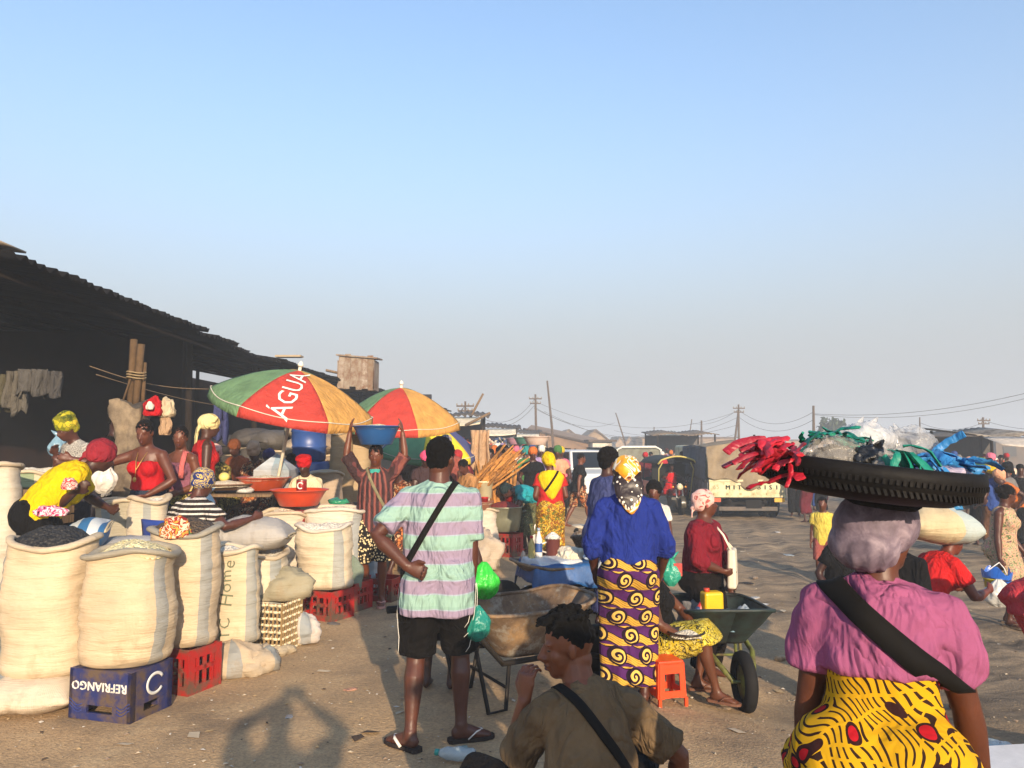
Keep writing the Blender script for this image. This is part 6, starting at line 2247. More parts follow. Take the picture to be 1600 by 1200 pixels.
def headbase(px, py, d, H):
    """Standing spot for a figure of height H whose head top shows at px, py."""
    p = at(px, py, d)
    return V((p.x, p.y, p.z - H))


DENIM = cloth('2c3442', .3)
# ================================================================ foreground people
# --- the woman carrying the tyre tray
def LP(b, yaw, H, px, py, d):
    """Pixel at depth d in a figure's own frame (1.70 m model units)."""
    return Matrix.Rotation(-radians(yaw), 3, 'Z') @ (at(px, py, d) - b) / (H / 1.7)


b = V((.985, 2.12, .03))
P1 = Person('person', 'woman in pink blouse and grey hair net carrying the loaded tyre on her head', b, radians(-28), H=1.525, fat=1.02, skin_hex='40251a', vox=.008,
            head=(-34, 2, 0), lean=6, hands=[(-.25, .10, .74), (.27, .20, .78)], poles=[(-.6, -.8, 0), (.7, -.7, 0)])
P1.body(); P1.eyes(); P1.lips()
g = G('hair net mesh')
nn = g.noise(13, 4, dist=1.0); fn_ = g.noise(150, 2)
g.bump(nn * 1.0, .28, .03)
NET = g.done(g.ramp(nn * .9 + fn_ * .1, [(.3, C('#4a3f4a')), (.5, C('#6b5e6c')), (.7, C('#93848f'))]), .7)
P1.scarf(NET, 'bonnet', 'hair_net', 1.03)
P1.top(cloth('8f4d70', .12, .9, .55), 'blouse', sleeve=.66, hem=.25, neck=.512, puff=.010, pad=.028, fold=.015, vox=.008,
       after=P1.strap(plain('#0d0b09', .85, name='black webbing'), 0, .20, .070, z_hip=.22, s_sh=.46))
P1.skirt(WAX, hem=.6, waist=.32, pad=.095, name='wrap_skirt', fold=.016, vox=.009, nf=14, top_pad=.16)
# --- tyre tray on her head
TS = 1.18
TY = V((.955, 2.12, 1.555))
TR = Euler((radians(3), radians(6.0), 0)).to_matrix()
t = thing('tyre_tray', 'tray cut from a black tyre balanced on the hair net', 'tray', TY); t.rotation_euler = TR.to_euler(); t.scale = (TS, TS, TS * .86)
g = G('tyre rubber')
g.bump(g.noise(60, 3) * .3 + g.noise(9, 3), .4, .012)
TYM = g.done(g.ramp(g.noise(8, 5), [(.3, C('#080707')), (.7, C('#141211'))]), .65, Specular_IOR_Level=.18)
MB().lathe([(.0, .0), (.15, .0), (.18, .004), (.215, .018), (.238, .045), (.243, .07), (.240, .095), (.232, .097), (.228, .08), (.20, .03), (.15, .02), (0, .02)], 64, (0, 0, .0)).obj('shell', TYM, t)
mb = MB()
for i in range(120):        # fine tread blocks on the tyre wall
    a = 2 * pi * i / 120
    for (zz, r, hh) in ((.036, .2325, .020), (.060, .2415, .012)):
        R = Matrix.Rotation(a + (.03 if zz > .05 else 0), 3, 'Z') @ Matrix.Rotation(.35 if zz < .05 else 0, 3, 'X')
        mb.box(R @ V((r, 0, 0)) + V((0, 0, zz)), (.006, .0062, hh), rot=R)
mb.obj('tread', TYM, t, smooth=False)['kind'] = 'stuff'
MB().lathe([(.07, -.022), (.082, -.010), (.07, .0), (.04, -.010), (.07, -.022)], 24, (.045, 0, 0)).obj('head_pad', cloth('1a1817'), t)
def bag_bundle(label, c, n, mat, mat2, spread, L, w, seed, dirn, up=.3, fall=.7, jit=.6):
    t = thing('plastic_bag_bundle', label, 'plastic bags', c, 0, 'bundles of plastic bags on the tyre')
    rs = random.Random(seed)
    for i in range(n):
        d = (V(dirn) + V((rs.gauss(0, jit), rs.gauss(0, jit), max(-.6, min(.12, rs.gauss(up, .2)))))).normalized()
        p = V((rs.gauss(0, spread[0]), rs.gauss(0, spread[1]), rs.gauss(0, spread[2])))
        l = L * rs.uniform(.6, 1.15); ww = w * rs.uniform(.6, 1.3)
        pts = [p]; dd = d.copy()
        for j in range(7):
            pts.append(pts[-1] + dd * l / 7 + V((rs.gauss(0, .0035), rs.gauss(0, .0035), rs.gauss(0, .003))))
            dd = (dd + V((rs.gauss(0, .1), rs.gauss(0, .1), -fall / 5))).normalized()
        sd = d.cross(V((rs.gauss(0, .6), rs.gauss(0, .6), 1))).normalized()
        rr = [(ww * (.55 + .45 * min(1, j / 2)) * rs.uniform(.85, 1.15), .0032 * rs.uniform(.7, 1.5)) for j in range(8)]
        mb = MB(); mb.tube(pts, rr, side=sd, seg=6)
        o = mb.obj('folded_bag', mat if i % 3 else mat2, t); sharp(o, 50)
    return t
RB, RB2 = film('b3182c', .97, .5), film('941426', .97, .5)
bag_bundle('bright red folded plastic bags fanned over the left end of the tyre', at(1222, 706, 2.03), 46, RB, RB2, (.028, .03, .020), .115, .0115, 3, (-.75, -.35, .0), .08, .55, .55)
GB, GB2 = film('0b8068', .97, .5), film('096a58', .97, .5)
bag_bundle('teal green folded plastic bags hanging over the front of the tyre', at(1392, 708, 1.94), 17, GB, GB2, (.022, .012, .010), .105, .014, 8, (.35, -.4, -.1), -.15, 1.5, .35)
bag_bundle('teal green bag strips lying on top of the clear bags', at(1305, 681, 2.08), 20, GB, GB2, (.050, .03, .006), .09, .010, 12, (.5, -.1, 0), .0, .35, .6)
BB, BB2 = film('2f7fbd', .97, .5), film('3f8cc6', .97, .5)
bag_bundle('sky blue folded plastic bags over the right end of the tyre', at(1446, 722, 2.08), 44, BB, BB2, (.045, .045, .010), .11, .012, 17, (.8, -.25, 0), .05, .5, .6)
def clear_bundle(label, c, s_, sc, mat, seed, inner=None):
    t = thing('clear_bag_bundle', label, 'plastic bags', c, 0, 'clear bags on the tyre')
    mb = MB(); mb.ell((0, 0, 0), [s_ * q for q in sc], None, 56, 36)
    for p in mb.v:
        q = p / s_
        n = MN.noise(q * 1.8 + V((seed, 0, 0))) * .45 + .5 * (.4 - abs(MN.noise(q * 2.6 + V((0, seed, 0))))) + .12 * (.4 - abs(MN.noise(q * 5 + V((0, seed, 0)))))
        p *= 1 + .6 * n
    mb.obj('film', mat, t)
    if inner:
        mb = MB(); mb.ell((0, 0, -s_ * .10), [s_ * q * .70 for q in sc], None, 20, 14)
        for p in mb.v: p *= 1 + .35 * MN.noise(p / s_ * 2.4 + V((seed, 4, 0)))
        mb.obj('contents', inner, t)
    rs = random.Random(seed)
    for i in range(2):     # loose corners of film standing up
        a = rs.uniform(0, 6.28); p = V((cos(a) * s_ * .35, sin(a) * s_ * .3, s_ * sc[2] * .7))
        d = V((rs.gauss(0, .6), 0, 1)).normalized()
        MB().tube([p, p + d * .016, p + d * .034], [(.022, .002), (.017, .0015), (.004, .001)], seg=6).obj('loose_corner', mat, t)
    return t
CL = film('cfcac2', .26, .12)
clear_bundle('clear plastic bundle of dark bags at the left of the tyre', at(1300, 712, 2.04), .068, (1.15, .85, .72), CL, 3, plain('#3a3835', .6, name='dark bags'))
clear_bundle('clear plastic bundle of white bags standing highest on the tyre', at(1352, 684, 2.16), .066, (1.0, .8, .62), film('d6d8da', .5, .2), 7, film('b9c6ca', 1.0, .5))
clear_bundle('clear plastic bundle over grey bags right of the middle', at(1420, 697, 2.16), .068, (1.0, .9, .72), film('c4c6c8', .38, .15), 11, plain('#6a6c70', .6, name='grey bags'))
clear_bundle('black bag bundle between the clear bundles', at(1358, 716, 2.0), .046, (1.1, .8, .7), film('121212', 1.0, .35), 15)
clear_bundle('pale lilac clear bundle at the right rim of the tyre', at(1470, 742, 2.04), .068, (1.3, .8, .38), film('c6b9cc', .8, .3), 19)
clear_bundle('small crumpled clear bag at the front rim of the tyre', at(1385, 728, 1.95), .034, (1.0, .8, .9), CL, 23, film('b9a894', .9))

# --- the seated man in the brown T-shirt
b = V((.285, 2.84, 0)); b.z = gz(b.x, b.y)
yw, HH = 16, 1.70
P2 = Person('person', 'seated man in brown T-shirt with short locs, one hand raised, seen from behind', b, radians(yw), H=HH, fem=False, fat=.84, skin_hex='553322', vox=.0052,
            pel=(0, -.05, .33), lean=22, curl=.6, head=(74, 8, 0), hands=[LP(b, yw, HH, 820, 1092, 2.98), LP(b, yw, HH, 1055, 1250, 3.12)], poles=[(-.1, -.25, -1), (.9, -.7, -.1)],
            feet=[(-.32, .42, .085), (.30, .42, .085)], knees=[(-.75, .5, 1), (.5, .5, 1)], palms=[((.8, .5, -.1), (.12, .10, 1)), None], fcurl=(50, 40))
P2.body(); P2.eyes(True); P2.lips(); P2.hair('locs', '080605')
P2.top(cloth('6a573f', .25, .95, .6), 't_shirt', sleeve=.80, hem=-.10, pad=.018, fold=.015, vox=.008, collar=None, loose=1.0,
       after=P2.strap(plain('#100d0a', .85, name='dark webbing'), 0, .19, .034, z_hip=.05))
P2.legs(cloth('120f11', .25), 1.9, 'trousers', vox=.010)
o = crate('low dark crate the man in brown sits on', V((b.x + .02, b.y - .08, gz(b.x, b.y))), .2, (.36, .32, .28), '2a2422')
# --- the man in the striped polo shirt
b = V((-.425, 4.52, 0)); b.z = gz(b.x, b.y)
P3 = Person('person', 'tall man in mint and lilac striped polo shirt, standing with his back turned', b, 0, H=1.735, fem=False, fat=1.0, skin_hex='3c241b', vox=.0075,
            lean=2, head=(-24, 4, 0), twist=-4, hands=[LP(b, 0, 1.735, 637, 886, 4.32), LP(b, 0, 1.735, 733, 928, 4.56)], poles=[(-1, -.12, .0), (.7, -1, 0)],
            feet=[(-.14, -.07, .085), (.13, .05, .085)], footyaw=(-50, 70), palms=[((-.1, -1, .1), (.85, -.1, -.3)), ((-1, .2, 0), (0.05, .1, -1))], fcurl=(62, 48))
P3.body(); P3.hair('short', '0a0706', .004, 90)
P3.top(POLO, 'polo_shirt', sleeve=.80, hem=-.20, pad=.020, loose=1.03, collar=True, fold=.011, vox=.008,
       after=P3.strap(plain('#0e0c0a', .85, name='black webbing'), 1, -.215, .034, z_hip=-.02))
def stripe_after(o):
    bv = bvh_of(o)
    for sg in (-1, 1):
        for off in ((0,) if sg < 0 else (-.026, 0, .026)):
            pts = []
            for j in range(16):
                z = .90 - j * .03
                h = bv.ray_cast(V((sg * .6, off - .012, z)), V((-sg, 0, 0)), .55)
                if h[0] is not None and (not pts or (h[0] - pts[-1]).length < .06): pts.append(h[0] + V((sg * .007, 0, 0)))
            if len(pts) > 3: MB().tube(pts, [(.005, .002)] * len(pts), side=V((0, 1, 0)), seg=5).obj('white_stripe', WHT, P3.root)
P3.legs(cloth('140f0d', .2), .98, 'shorts', pad=.026, flare=.016, after=stripe_after)
P3.sandals(plain('#2a2320', .7), plain('#cfc9c0', .6))
# bags in his right hand
w = P3.wr[1] * P3.k + V(P3.root.location)
o = hanging_bag('crumpled teal plastic bag held in the right hand of the striped man', 800, 800, 5, .15, .20, film('1c8a7a', .8, .2), 22, 'plastic_bag', knot=False); o.location = w + V((.05, -.02, -.06))
o = hanging_bag('small teal plastic bundle against the black shorts', 800, 800, 5, .11, .16, film('1f9a86', .8, .2), 25, 'plastic_bag', knot=False); o.location = w + V((-.055, -.03, .06))

# --- the person in black behind him with the green bag
b = headbase(688, 742, 5.45, 1.45); b.z = gz(b.x, 5.45)
P8 = Person('person', 'person in black half hidden behind the striped man, holding the green bag', b, radians(-10), H=1.48, fem=True, vox=.012, lean=8, head=(0, 18, 0), hands=[(-.1, .25, .85), (.36, .06, .82)], poles=[None, (1, -.5, -.1)])
P8.body(); P8.hair('short'); P8.top(cloth('17151a'), 't_shirt', sleeve=.5); P8.skirt(cloth('1d1b20'), hem=.3)
o = hanging_bag('bright green stuffed plastic bag beside the striped man', 756, 878, 5.2, .20, .24, film('35c23a', .97, .3), 31, 'plastic_bag', knot=False)

# --- the woman in the blue pullover
b = V((.775, 5.22, 0)); b.z = gz(b.x, b.y)
P4 = Person('person', 'woman in royal blue pullover and gold kerchief, seen from behind', b, radians(-4), H=1.60, fat=1.02, skin_hex='3a2219', vox=.009, lean=3, head=(2, 6, 0),
            hands=[(-.235, .15, .87), (.245, .15, .88)], poles=[(-.5, -.8, 0), (.5, -.8, 0)])
P4.body(face=True)
P4.scarf(kerchief_mat(P4.hc, P4.k), 'kerchief', 'kerchief', 1.08)
P4.top(cloth('1c2c78', .14, .95, .6), 'pullover', sleeve=1.30, hem=.03, pad=.022, loose=1.06, fold=.012, collar=None)
P4.skirt(SWIRL, hem=.93, waist=.10, pad=.028, flare=1.02, name='wrap_skirt', fold=.010, nf=7)
P4.sandals(plain('#3a2a24', .7))

# --- the woman on the orange stool
b = V((1.05, 5.58, gz(1.03, 5.5)))
P5 = Person('person', 'woman in black sitting on the orange stool, skirt of yellow and black', b, radians(-112), H=1.42, vox=.010, pel=(0, -.02, .40), lean=-6, curl=.5, head=(-40, 30, 0), fat=1.05,
            hands=[(-.12, .28, .50), (.17, .22, .48)], poles=[(-1, 0, -.2), (1, -.3, -.2)], feet=[(-.10, .28, .085), (.15, .47, .085)], knees=[(-.3, .6, 1), (.3, .8, 1)], footyaw=(-10, 10))
P5.body(); P5.hair('tied'); P5.top(cloth('1a1718'), 'vest', sleeve=.35, hem=-.05); P5.skirt(ZIG, hem=.1, waist=.1, pad=.03); P5.sandals(plain('#6b4a3a', .7))
o = basin('shallow dark bowl of shelled nuts on the lap of the seated woman', V((1.17, 5.30, .40)), .12, .04, '2a1f1a', 'rice', .03, name='bowl')

# --- the woman in maroon
b = V((1.53, 6.3, 0)); b.z = gz(b.x, b.y)
P6 = Person('person', 'woman in maroon shirt and pale pink headscarf looking right', b, radians(-128), H=1.475, fat=1.30, skin_hex='402519', vox=.010, lean=2, head=(34, -4, 0),
            hands=[(-.33, .12, .80), (.10, .24, 1.00)], poles=[(-1, -.4, 0), (1, -.5, -.2)])
P6.body(); P6.eyes(); P6.lips(); P6.scarf(PINKP, 'wrap', size=1.05); P6.top(cloth('6e1220', .14, .85, .55), 'shirt', sleeve=1.35, hem=.05, pad=.024, loose=1.05)
P6.legs(cloth('1e1614'), 1.9, 'trousers')
c = V(b) + V((.21, -.10, .88))
t = thing('handbag', 'narrow cream shoulder bag under the arm of the woman in maroon', 'bag', c, radians(-20))
o = MB().box((0, 0, 0), (.07, .22, .30), taper=.85).obj('body', plain('#cfc6b0', .6), t, smooth=False); bevel(o, .02, 3)
MB().tube([(0, -.07, .14), (-.06, -.05, .26), (-.13, .0, .33), (-.11, .06, .27), (0, .08, .14)], (.010, .003), seg=6).obj('strap', plain('#d3cab4', .6), t)
o = hanging_bag('teal plastic bag between the blue pullover and the maroon shirt', 1049, 872, 5.7, .13, .20, film('2f9f86', .88, .2), 35, 'plastic_bag', knot=True)
tag(MB().box((0, 0, 0), (.06, .02, .09)).obj('red_packet', plain('#b3322a', .4), None, smooth=False, loc=at(1059, 890, 5.68)), 'small red and white packet beside the teal bag', 'packet')

# --- the basin carrier
b = headbase(588, 698, 8.35, 1.66); b.z = gz(b.x, 8.35)
H7 = 1.68
P7 = Person('person', 'youth in maroon striped shirt holding a blue basin on his head with both hands', b, pi, H=H7, fem=False, fat=.86, skin_hex='4a2c1e', vox=.010, lean=1, head=(4, 2, 0),
            hands=[(-.285, .02, 1.84), (.285, .02, 1.84)], poles=[(-1, .3, -.5), (1, .3, -.5)], feet=[(-.09, .08, .085), (.10, -.05, .085)], fcurl=(15, 15), palms=[((1, 0, .3), (.15, 0, 1)), ((-1, 0, .3), (-.15, 0, 1))])
P7.body(); P7.eyes(); P7.lips(); P7.hair('crop')
P7.top(BOYST, 'striped_shirt', sleeve=1.0, hem=-.16, pad=.024, loose=1.12, fold=.012,
       after=P7.strap(cloth('7d7458'), 1, -.20, .03, z_hip=-.05))
mb = MB(); p, R = P7.spine(.46); mb.tube([p + V((0, .062, .045)), p + V((0, .085, -.02)), p + V((0, .09, -.05))], [(.06, .016), (.045, .014), (.01, .008)], side=V((1, 0, 0)), seg=10); mb.v = [q * P7.k for q in mb.v]
mb.obj('undershirt', cloth('3f9c8c'), P7.root)
P7.legs(SPOT, 1.02, 'shorts', pad=.034, flare=.03); P7.sandals(plain('#b98a80', .7), plain('#c99a90', .7))
bz7 = basin('blue plastic basin of yellow grain carried on the head of the youth', V((b.x, 8.35, P7.H((0, 0, .118)).z * P7.k + b.z)), .255, .20, '1f4f86', 'maize', .05)

# ================================================================ sellers on the left
# woman in red top
b = headbase(236, 656, 7.35, at(236, 656, 7.35).z - .27)
P11 = Person('person', 'woman in strapless red top reaching out a hand over the sacks', b, radians(172), H=1.65, fat=1.04, skin_hex='45281c', vox=.009, lean=6, head=(8, 16, 0),
             hands=[(-.12, .20, .98), (.60, .30, 1.32)], poles=[(-1, -.2, -.3), (.3, -.3, -1)])
P11.body(); P11.eyes(True); P11.lips(); P11.hair('tied'); P11.top(cloth('a80f18', .1, .8, .3), 'strapless_top', strapless=True, hem=.10, neck=.375, pad=.012, loose=0, fold=.005)
P11.legs(DENIM, 1.95, 'jeans', pad=.016)
mb = MB()
p = P11.spine(.46)[0]
for s_ in (-1, 1): mb.tube([p + V((s_ * .055, .045, .03)), p + V((s_ * .03, .125, -.08)), p + V((0, .168, -.17)), p + V((0.005, .168, -.25))], .004, seg=5)
mb.ell(p + V((.005, .175, -.26)), (.02, .008, .025)); mb.v = [q * P11.k for q in mb.v]
mb.obj('necklace', plain('#b08a4a', .4, .6), P11.root)
# woman with the yellow green turban
b = headbase(140, 641, 8.2, at(140, 641, 8.2).z - .27)
P12 = Person('person', 'woman in yellow and green turban bending her face over a grey patterned cloth', b, radians(150), H=1.74, vox=.012, lean=18, head=(0, 26, 0), skin_hex='3b231b', hands=[(-.1, .28, 1.2), (.12, .26, 1.28)])
P12.body(); P12.eyes(); P12.scarf(TURB_YG, 'turban', 'turban', 1.05); P12.top(print_mat('grey marbled print', f_blotch(['4a4848', 'a8a49c', '7d7a76', 'b9b4aa'], 24, 2)), 'blouse', sleeve=.9); P12.skirt(cloth('2c2a30'), hem=.6)
# man beside the pillar
b = headbase(176, 641, 8.6, at(176, 641, 8.6).z - .27)
P13 = Person('person', 'man in dark clothes in profile beside the concrete pillar', b, radians(-95), H=1.78, fem=False, vox=.012, skin_hex='2a1914', head=(0, 4, 0))
P13.body(); P13.eyes(); P13.hair('crop'); P13.top(cloth('1c1a1a'), 'shirt', sleeve=.6); P13.legs(cloth('1a1a1e'), 1.9)
# woman beside the red top
b = headbase(290, 664, 7.9, at(290, 664, 7.9).z - .27)
P14 = Person('person', 'woman with bare shoulders and pink strap, face turned to the woman in red', b, radians(158), H=1.6, vox=.010, skin_hex='4a2c1e', lean=6, head=(34, 8, 0), hands=[(-.14, .22, 1.0), (.12, .25, 1.02)])
P14.body(); P14.eyes(); P14.lips(); P14.hair('tied'); P14.top(cloth('7a4a58'), 'strapless_top', strapless=True, hem=.05, neck=.39, loose=0); P14.skirt(TAN_S, hem=.5)
mb = MB(); p = P14.spine(.47)[0]; mb.tube([p + V((-.11, -.05, .0)), p + V((-.11, .06, .03)), p + V((-.13, .12, -.12)), p + V((-.13, .13, -.25))], (.028, .01), seg=8); mb.v = [q * P14.k for q in mb.v]; mb.obj('pink_strap', cloth('b8605c'), P14.root)
# woman with the cream towel
b = headbase(318, 636, 8.8, at(318, 636, 8.8).z - .27)
P15 = Person('person', 'woman with a cream towel thrown over her head, in profile', b, radians(-60), H=1.74, vox=.011, skin_hex='34201a', head=(0, 6, 0))
P15.body(); P15.scarf(cloth('d6c890', .1), 'drape', 'towel', 1.15); P15.top(cloth('a3181c'), 'red_top', sleeveless=True); P15.skirt(TAN_S, hem=.7)
# woman in black and white stripes, seated with her back to us
b = at(293, 905, 6.55); b.z = .28
P10 = Person('person', 'seated woman in black and white striped T-shirt, seen from behind, arm stretched right', b, radians(-22), H=1.58, fat=1.06, skin_hex='3b231b', vox=.009, pel=(0, 0, .52), lean=10, head=(-6, 22, 0),
             hands=[(-.20, .32, .75), (.48, .26, .84)], poles=[(-1, -.3, -.3), (.6, -.6, -.6)], feet=[(-.14, .42, .085), (.14, .42, .085)], knees=[(-.3, .4, 1), (.3, .4, 1)])
P10.body(); P10.scarf(TURB_BY, 'wrap', size=1.12); P10.top(BW, 'striped_t_shirt', sleeve=.62, hem=-.12, pad=.02, loose=1.0); P10.skirt(print_mat('red white patterned wrap', f_blotch(['8a2a22', 'c9b9a4', '2a2320', 'b86a3c', 'd8cbb8'], 22, 2)), hem=.6, pad=.03)
t = thing('plastic_chair', 'blue plastic chair under the woman in stripes', 'chair', b + V((-.02, -.02, 0)), radians(-22))
BC = plain('#27408c', .4, name='blue plastic')
mb = MB(); mb.grid(lambda u, v: V(((u - .5) * .44, -.20 - .06 * v - .05 * sin(pi * u), .42 + .38 * v)), 12, 8, thick=.015); mb.obj('backrest', BC, t)
o = MB().box((0, 0, .40), (.44, .42, .03)).obj('seat', BC, t, smooth=False)
for sx in (-1, 1):
    for sy in (-1, 1): MB().tube([(sx * .2, sy * .19, .40), (sx * .23, sy * .22, 0)], .02, seg=6).obj('leg', BC, t)
rag('orange and white patterned cloth over the rim of the middle sack', rc + V((-.05, -.16, 1.05)), .09, print_mat('orange patterned cloth', f_blotch(['b8502c', 'd3c4a4', '8a2a22', 'c9923c', '3f6a4a'], 16, 1.5)), 55, .3, 'patterned_cloth', 'cloth', (1, .6, 1.0))
# bending woman in yellow
b = V((-3.62, 5.95, .27))
P9 = Person('person', 'woman in bright yellow T-shirt and dark red headscarf bending forward among the sacks', b, radians(-58), H=1.62, fat=1.12, skin_hex='2f1c16', vox=.010, pel=(0, 0, .92), lean=46, curl=.45, head=(0, 24, 0),
            hands=[(-.12, .52, .95), LP(b, -58, 1.62, 118, 768, 5.85)], poles=[(-1, 0, -.4), (.5, -.3, -1)], feet=[(-.13, .05, .085), (.13, .05, .085)])
P9.body(); P9.eyes(); P9.scarf(cloth('7d1f2a', .25), 'wrap', size=1.16); P9.top(cloth('cfae00', .1, .9, .5), 't_shirt', sleeve=.72, hem=-.02, pad=.024, loose=1.08, fold=.014); P9.skirt(cloth('141213'), hem=.5, pad=.03)
p = P9.spine(-.02)[0] * P9.k
o = rag('pink and white print cloth tucked at the waist of the woman in yellow', at(78, 806, 5.72), .09, print_mat('pink white print', f_blotch(['2a1418', 'c94a78', 'd8c4c6', 'b8305c', 'e0d6d6'], 18, 1)), 3, .1, 'print_cloth', 'cloth', (1.3, .5, .5))
tag(MB().tube([(0, 0, 0), (.05, 0, .28), (.16, .02, .46)], (.03, .012), seg=8).obj('chair_arm', BC, None, loc=at(0, 985, 5.7)), 'bent blue plastic chair arm at the left edge', 'chair')
rag('small red and white cloth in the raised hand of the woman in yellow', at(108, 765, 5.74), .055, print_mat('red white print', f_blotch(['8a1c20', 'c9a49a', 'a3282c', 'd8c8bc', '6a1418'], 30, 1)), 8, .1, 'small_cloth', 'cloth', (1, .6, .9))

# sellers under the umbrella, farther back
def seller(label, px, pt, d, H, yaw, sk, hd, top_, bot, head=(0, 20, 0), fem=True, hands=None, seat=True, sleeve=.5, name='person'):
    kk = H / 1.7
    pz = .46
    b = at(px, pt, d)
    top_h = (pz + .56 + .30) * kk - (.06 if head[1] > 10 else 0)
    zb = b.z - top_h
    fz = floor_z(b.x, b.y)
    pz += (zb - fz) / kk
    lift = max(0, pz - .86) * kk
    pz = min(.86, pz); seat_z = (pz - .10) * kk
    if lift > .02:
        bx_ = MB().box((0, 0, lift / 2), (.7, 1.0, lift)).obj('wooden_platform', WOOD, None, smooth=False, loc=V((b.x, b.y, fz)))
        tag(bx_, ' '.join(('low platform under the ' + label).split()[:16]), 'platform', 'platforms of the sellers')
    b = V((b.x, b.y, fz + lift))
    st_ = thing('wooden_stool', ' '.join(('stool under the ' + label).split()[:16]), 'stool', b, radians(yaw), 'stools of the sellers')
    MB().box((0, 0, seat_z - .02), (.30, .30, .04)).obj('seat', WOOD, st_, smooth=False)
    for sx in (-.12, .12):
        for sy in (-.12, .12): MB().box((sx, sy, (seat_z - .04) / 2), (.04, .04, seat_z - .04)).obj('leg', WOOD, st_, smooth=False)
    p = Person(name, label, b, radians(yaw), H=H, fem=fem, skin_hex=sk, vox=.014, pel=(0, 0, pz), lean=14, head=head, hands=hands or [(-.18, .32, .70), (.18, .32, .70)],
               feet=[(-.14, .42, .085), (.14, .42, .085)], knees=[(-.3, .4, 1), (.3, .4, 1)], group='sellers seated behind the sacks')
    p.body(); p.eyes(True)
    if hd[0] == 'hair': p.hair(hd[1])
    else: p.scarf(hd[1], hd[0], size=1.08)
    p.top(top_, 'blouse', sleeve=sleeve); p.skirt(bot, hem=.6)
    return p
seller('girl in red beret and cream T-shirt behind the orange basin', 483, 708, 9.2, 1.5, 176, '2c1a14', ('beret', cloth('b3141a')), cloth('cfc0a0'), cloth('2a2c34'))
seller('seller in pink and white headscarf, leftmost under the umbrella', 352, 690, 10.2, 1.58, 150, '34201a', ('wrap', PINKP), TAN_S, TAN_S)
seller('seller with beige crumpled headscarf bending over her goods', 407, 688, 10.6, 1.58, 165, '3b231b', ('turban', cloth('b8987c', .3)), ORNG, ORNG, head=(20, 34, 0))
seller('seller in purple top half hidden behind the umbrella pole', 428, 698, 10.9, 1.55, 175, '2c1a14', ('wrap', cloth('3a3560')), cloth('5c2440'), cloth('3a2030'))
seller('boy in black vest with his back turned beside the umbrella pole', 454, 697, 10.0, 1.55, 10, '2a1914', ('hair', 'crop'), cloth('161416'), cloth('1c1c22'), head=(0, 0, 0), fem=False)
seller('seller in brown print leaning behind the basin carrier', 634, 720, 10.2, 1.5, 140, '34201a', ('hair', 'tied'), ORNG, ORNG, head=(0, 40, 0))
seller('seller with bright pink cap behind the striped man', 664, 700, 11.0, 1.5, 190, '34201a', ('cap', cloth('c9486c')), cloth('3a2a2c'), cloth('2c2426'))
seller('seller in orange brown cloth leaning on the dried fish', 738, 712, 11.8, 1.55, 130, '3b231b', ('hair', 'crop'), cloth('a87a4c'), ORNG, head=(10, 26, 0))
seller('seller in red print far behind the dried fish', 716, 700, 13.0, 1.55, 180, '3b231b', ('wrap', cloth('9c2c30')), cloth('b8473c'), cloth('5a2c2a'))
seller('seller with orange headscarf in the dim shed', 378, 683, 11.8, 1.6, 160, '34201a', ('wrap', cloth('6b3a1c')), cloth('7d3f20'), cloth('3a2a20'))

# ================================================================ people in the lane
b = headbase(860, 712, 10.4, 1.53); b.z = gz(b.x, 10.4)
P16 = Person('person', 'woman in yellow headscarf, yellow shawl and floral skirt walking away', b, radians(6), H=1.55, fat=1.08, skin_hex='45281c', vox=.011, lean=3, head=(14, 6, -8), hands=[(-.16, .22, 1.0), (.16, .22, 1.0)], feet=[(-.10, -.04, .085), (.11, .07, .085)])
P16.body(); P16.scarf(cloth('cfae00', .12), 'wrap', size=1.14); P16.top(cloth('a8201c'), 'shirt', sleeve=.5, hem=-.02)
P16.skirt(FLOR_Y, hem=.62, waist=.14, pad=.026, flare=1.06); P16.sandals(plain('#8a3a2a', .7))
mb = MB(); c0, R = P16.spine(.34)
mb.tube([c0 + V((0, -.02, .16)), c0 + V((0, -.05, .09)), c0 + V((0, -.06, -.06)), c0 + V((0, -.06, -.20)), c0 + V((0, -.06, -.24))], [(.15, .10), (.205, .125), (.15, .13), (.07, .12), (.02, .09)], side=V((1, 0, 0)), seg=20)
P16.finish('shawl', mb, cloth('cdb000', .1, .9, .4), vox=.011, after=P16.strap(cloth('16120e'), 1, -.16, .03, z_hip=.14))
b = V((.26, 12.2, gz(.2, 12))); 
P17 = Person('person', 'woman in turquoise and dark leafy print bending low over the pots', b, radians(118), H=1.58, fat=1.12, skin_hex='34201a', vox=.012, pel=(0, -.18, .84), lean=72, curl=.35, head=(0, 60, 0), hands=[(-.15, .42, .52), (.16, .44, .50)])
P17.body(); P17.scarf(cloth('1d2a2c'), 'wrap'); P17.top(cloth('1f8a94'), 'blouse', sleeve=.5); P17.skirt(CAMO, hem=.45, waist=.2, pad=.03)
b = V((1.40, 16.6, gz(1.4, 16.6)))
P18 = Person('person', 'person in black top and brown print shorts striding right', b, radians(-70), H=1.6, vox=.013, lean=8, feet=[(-.08, -.28, .12), (.08, .30, .085)], hands=[(-.26, .22, .95), (.26, -.10, .85)], skin_hex='4a2c1e')
P18.body(); P18.hair('crop'); P18.top(cloth('1b1a1c'), 'shirt', sleeve=.6); P18.legs(ORNG, 1.0, 'shorts')
b = headbase(944, 705, 7.3, 1.64); b.z = gz(b.x, 7.3)
P19 = Person('person', 'young man in slate blue T-shirt looking right beyond the blue pullover', b, radians(-62), H=1.66, fem=False, vox=.010, skin_hex='2f1c16', head=(-10, 4, 0))
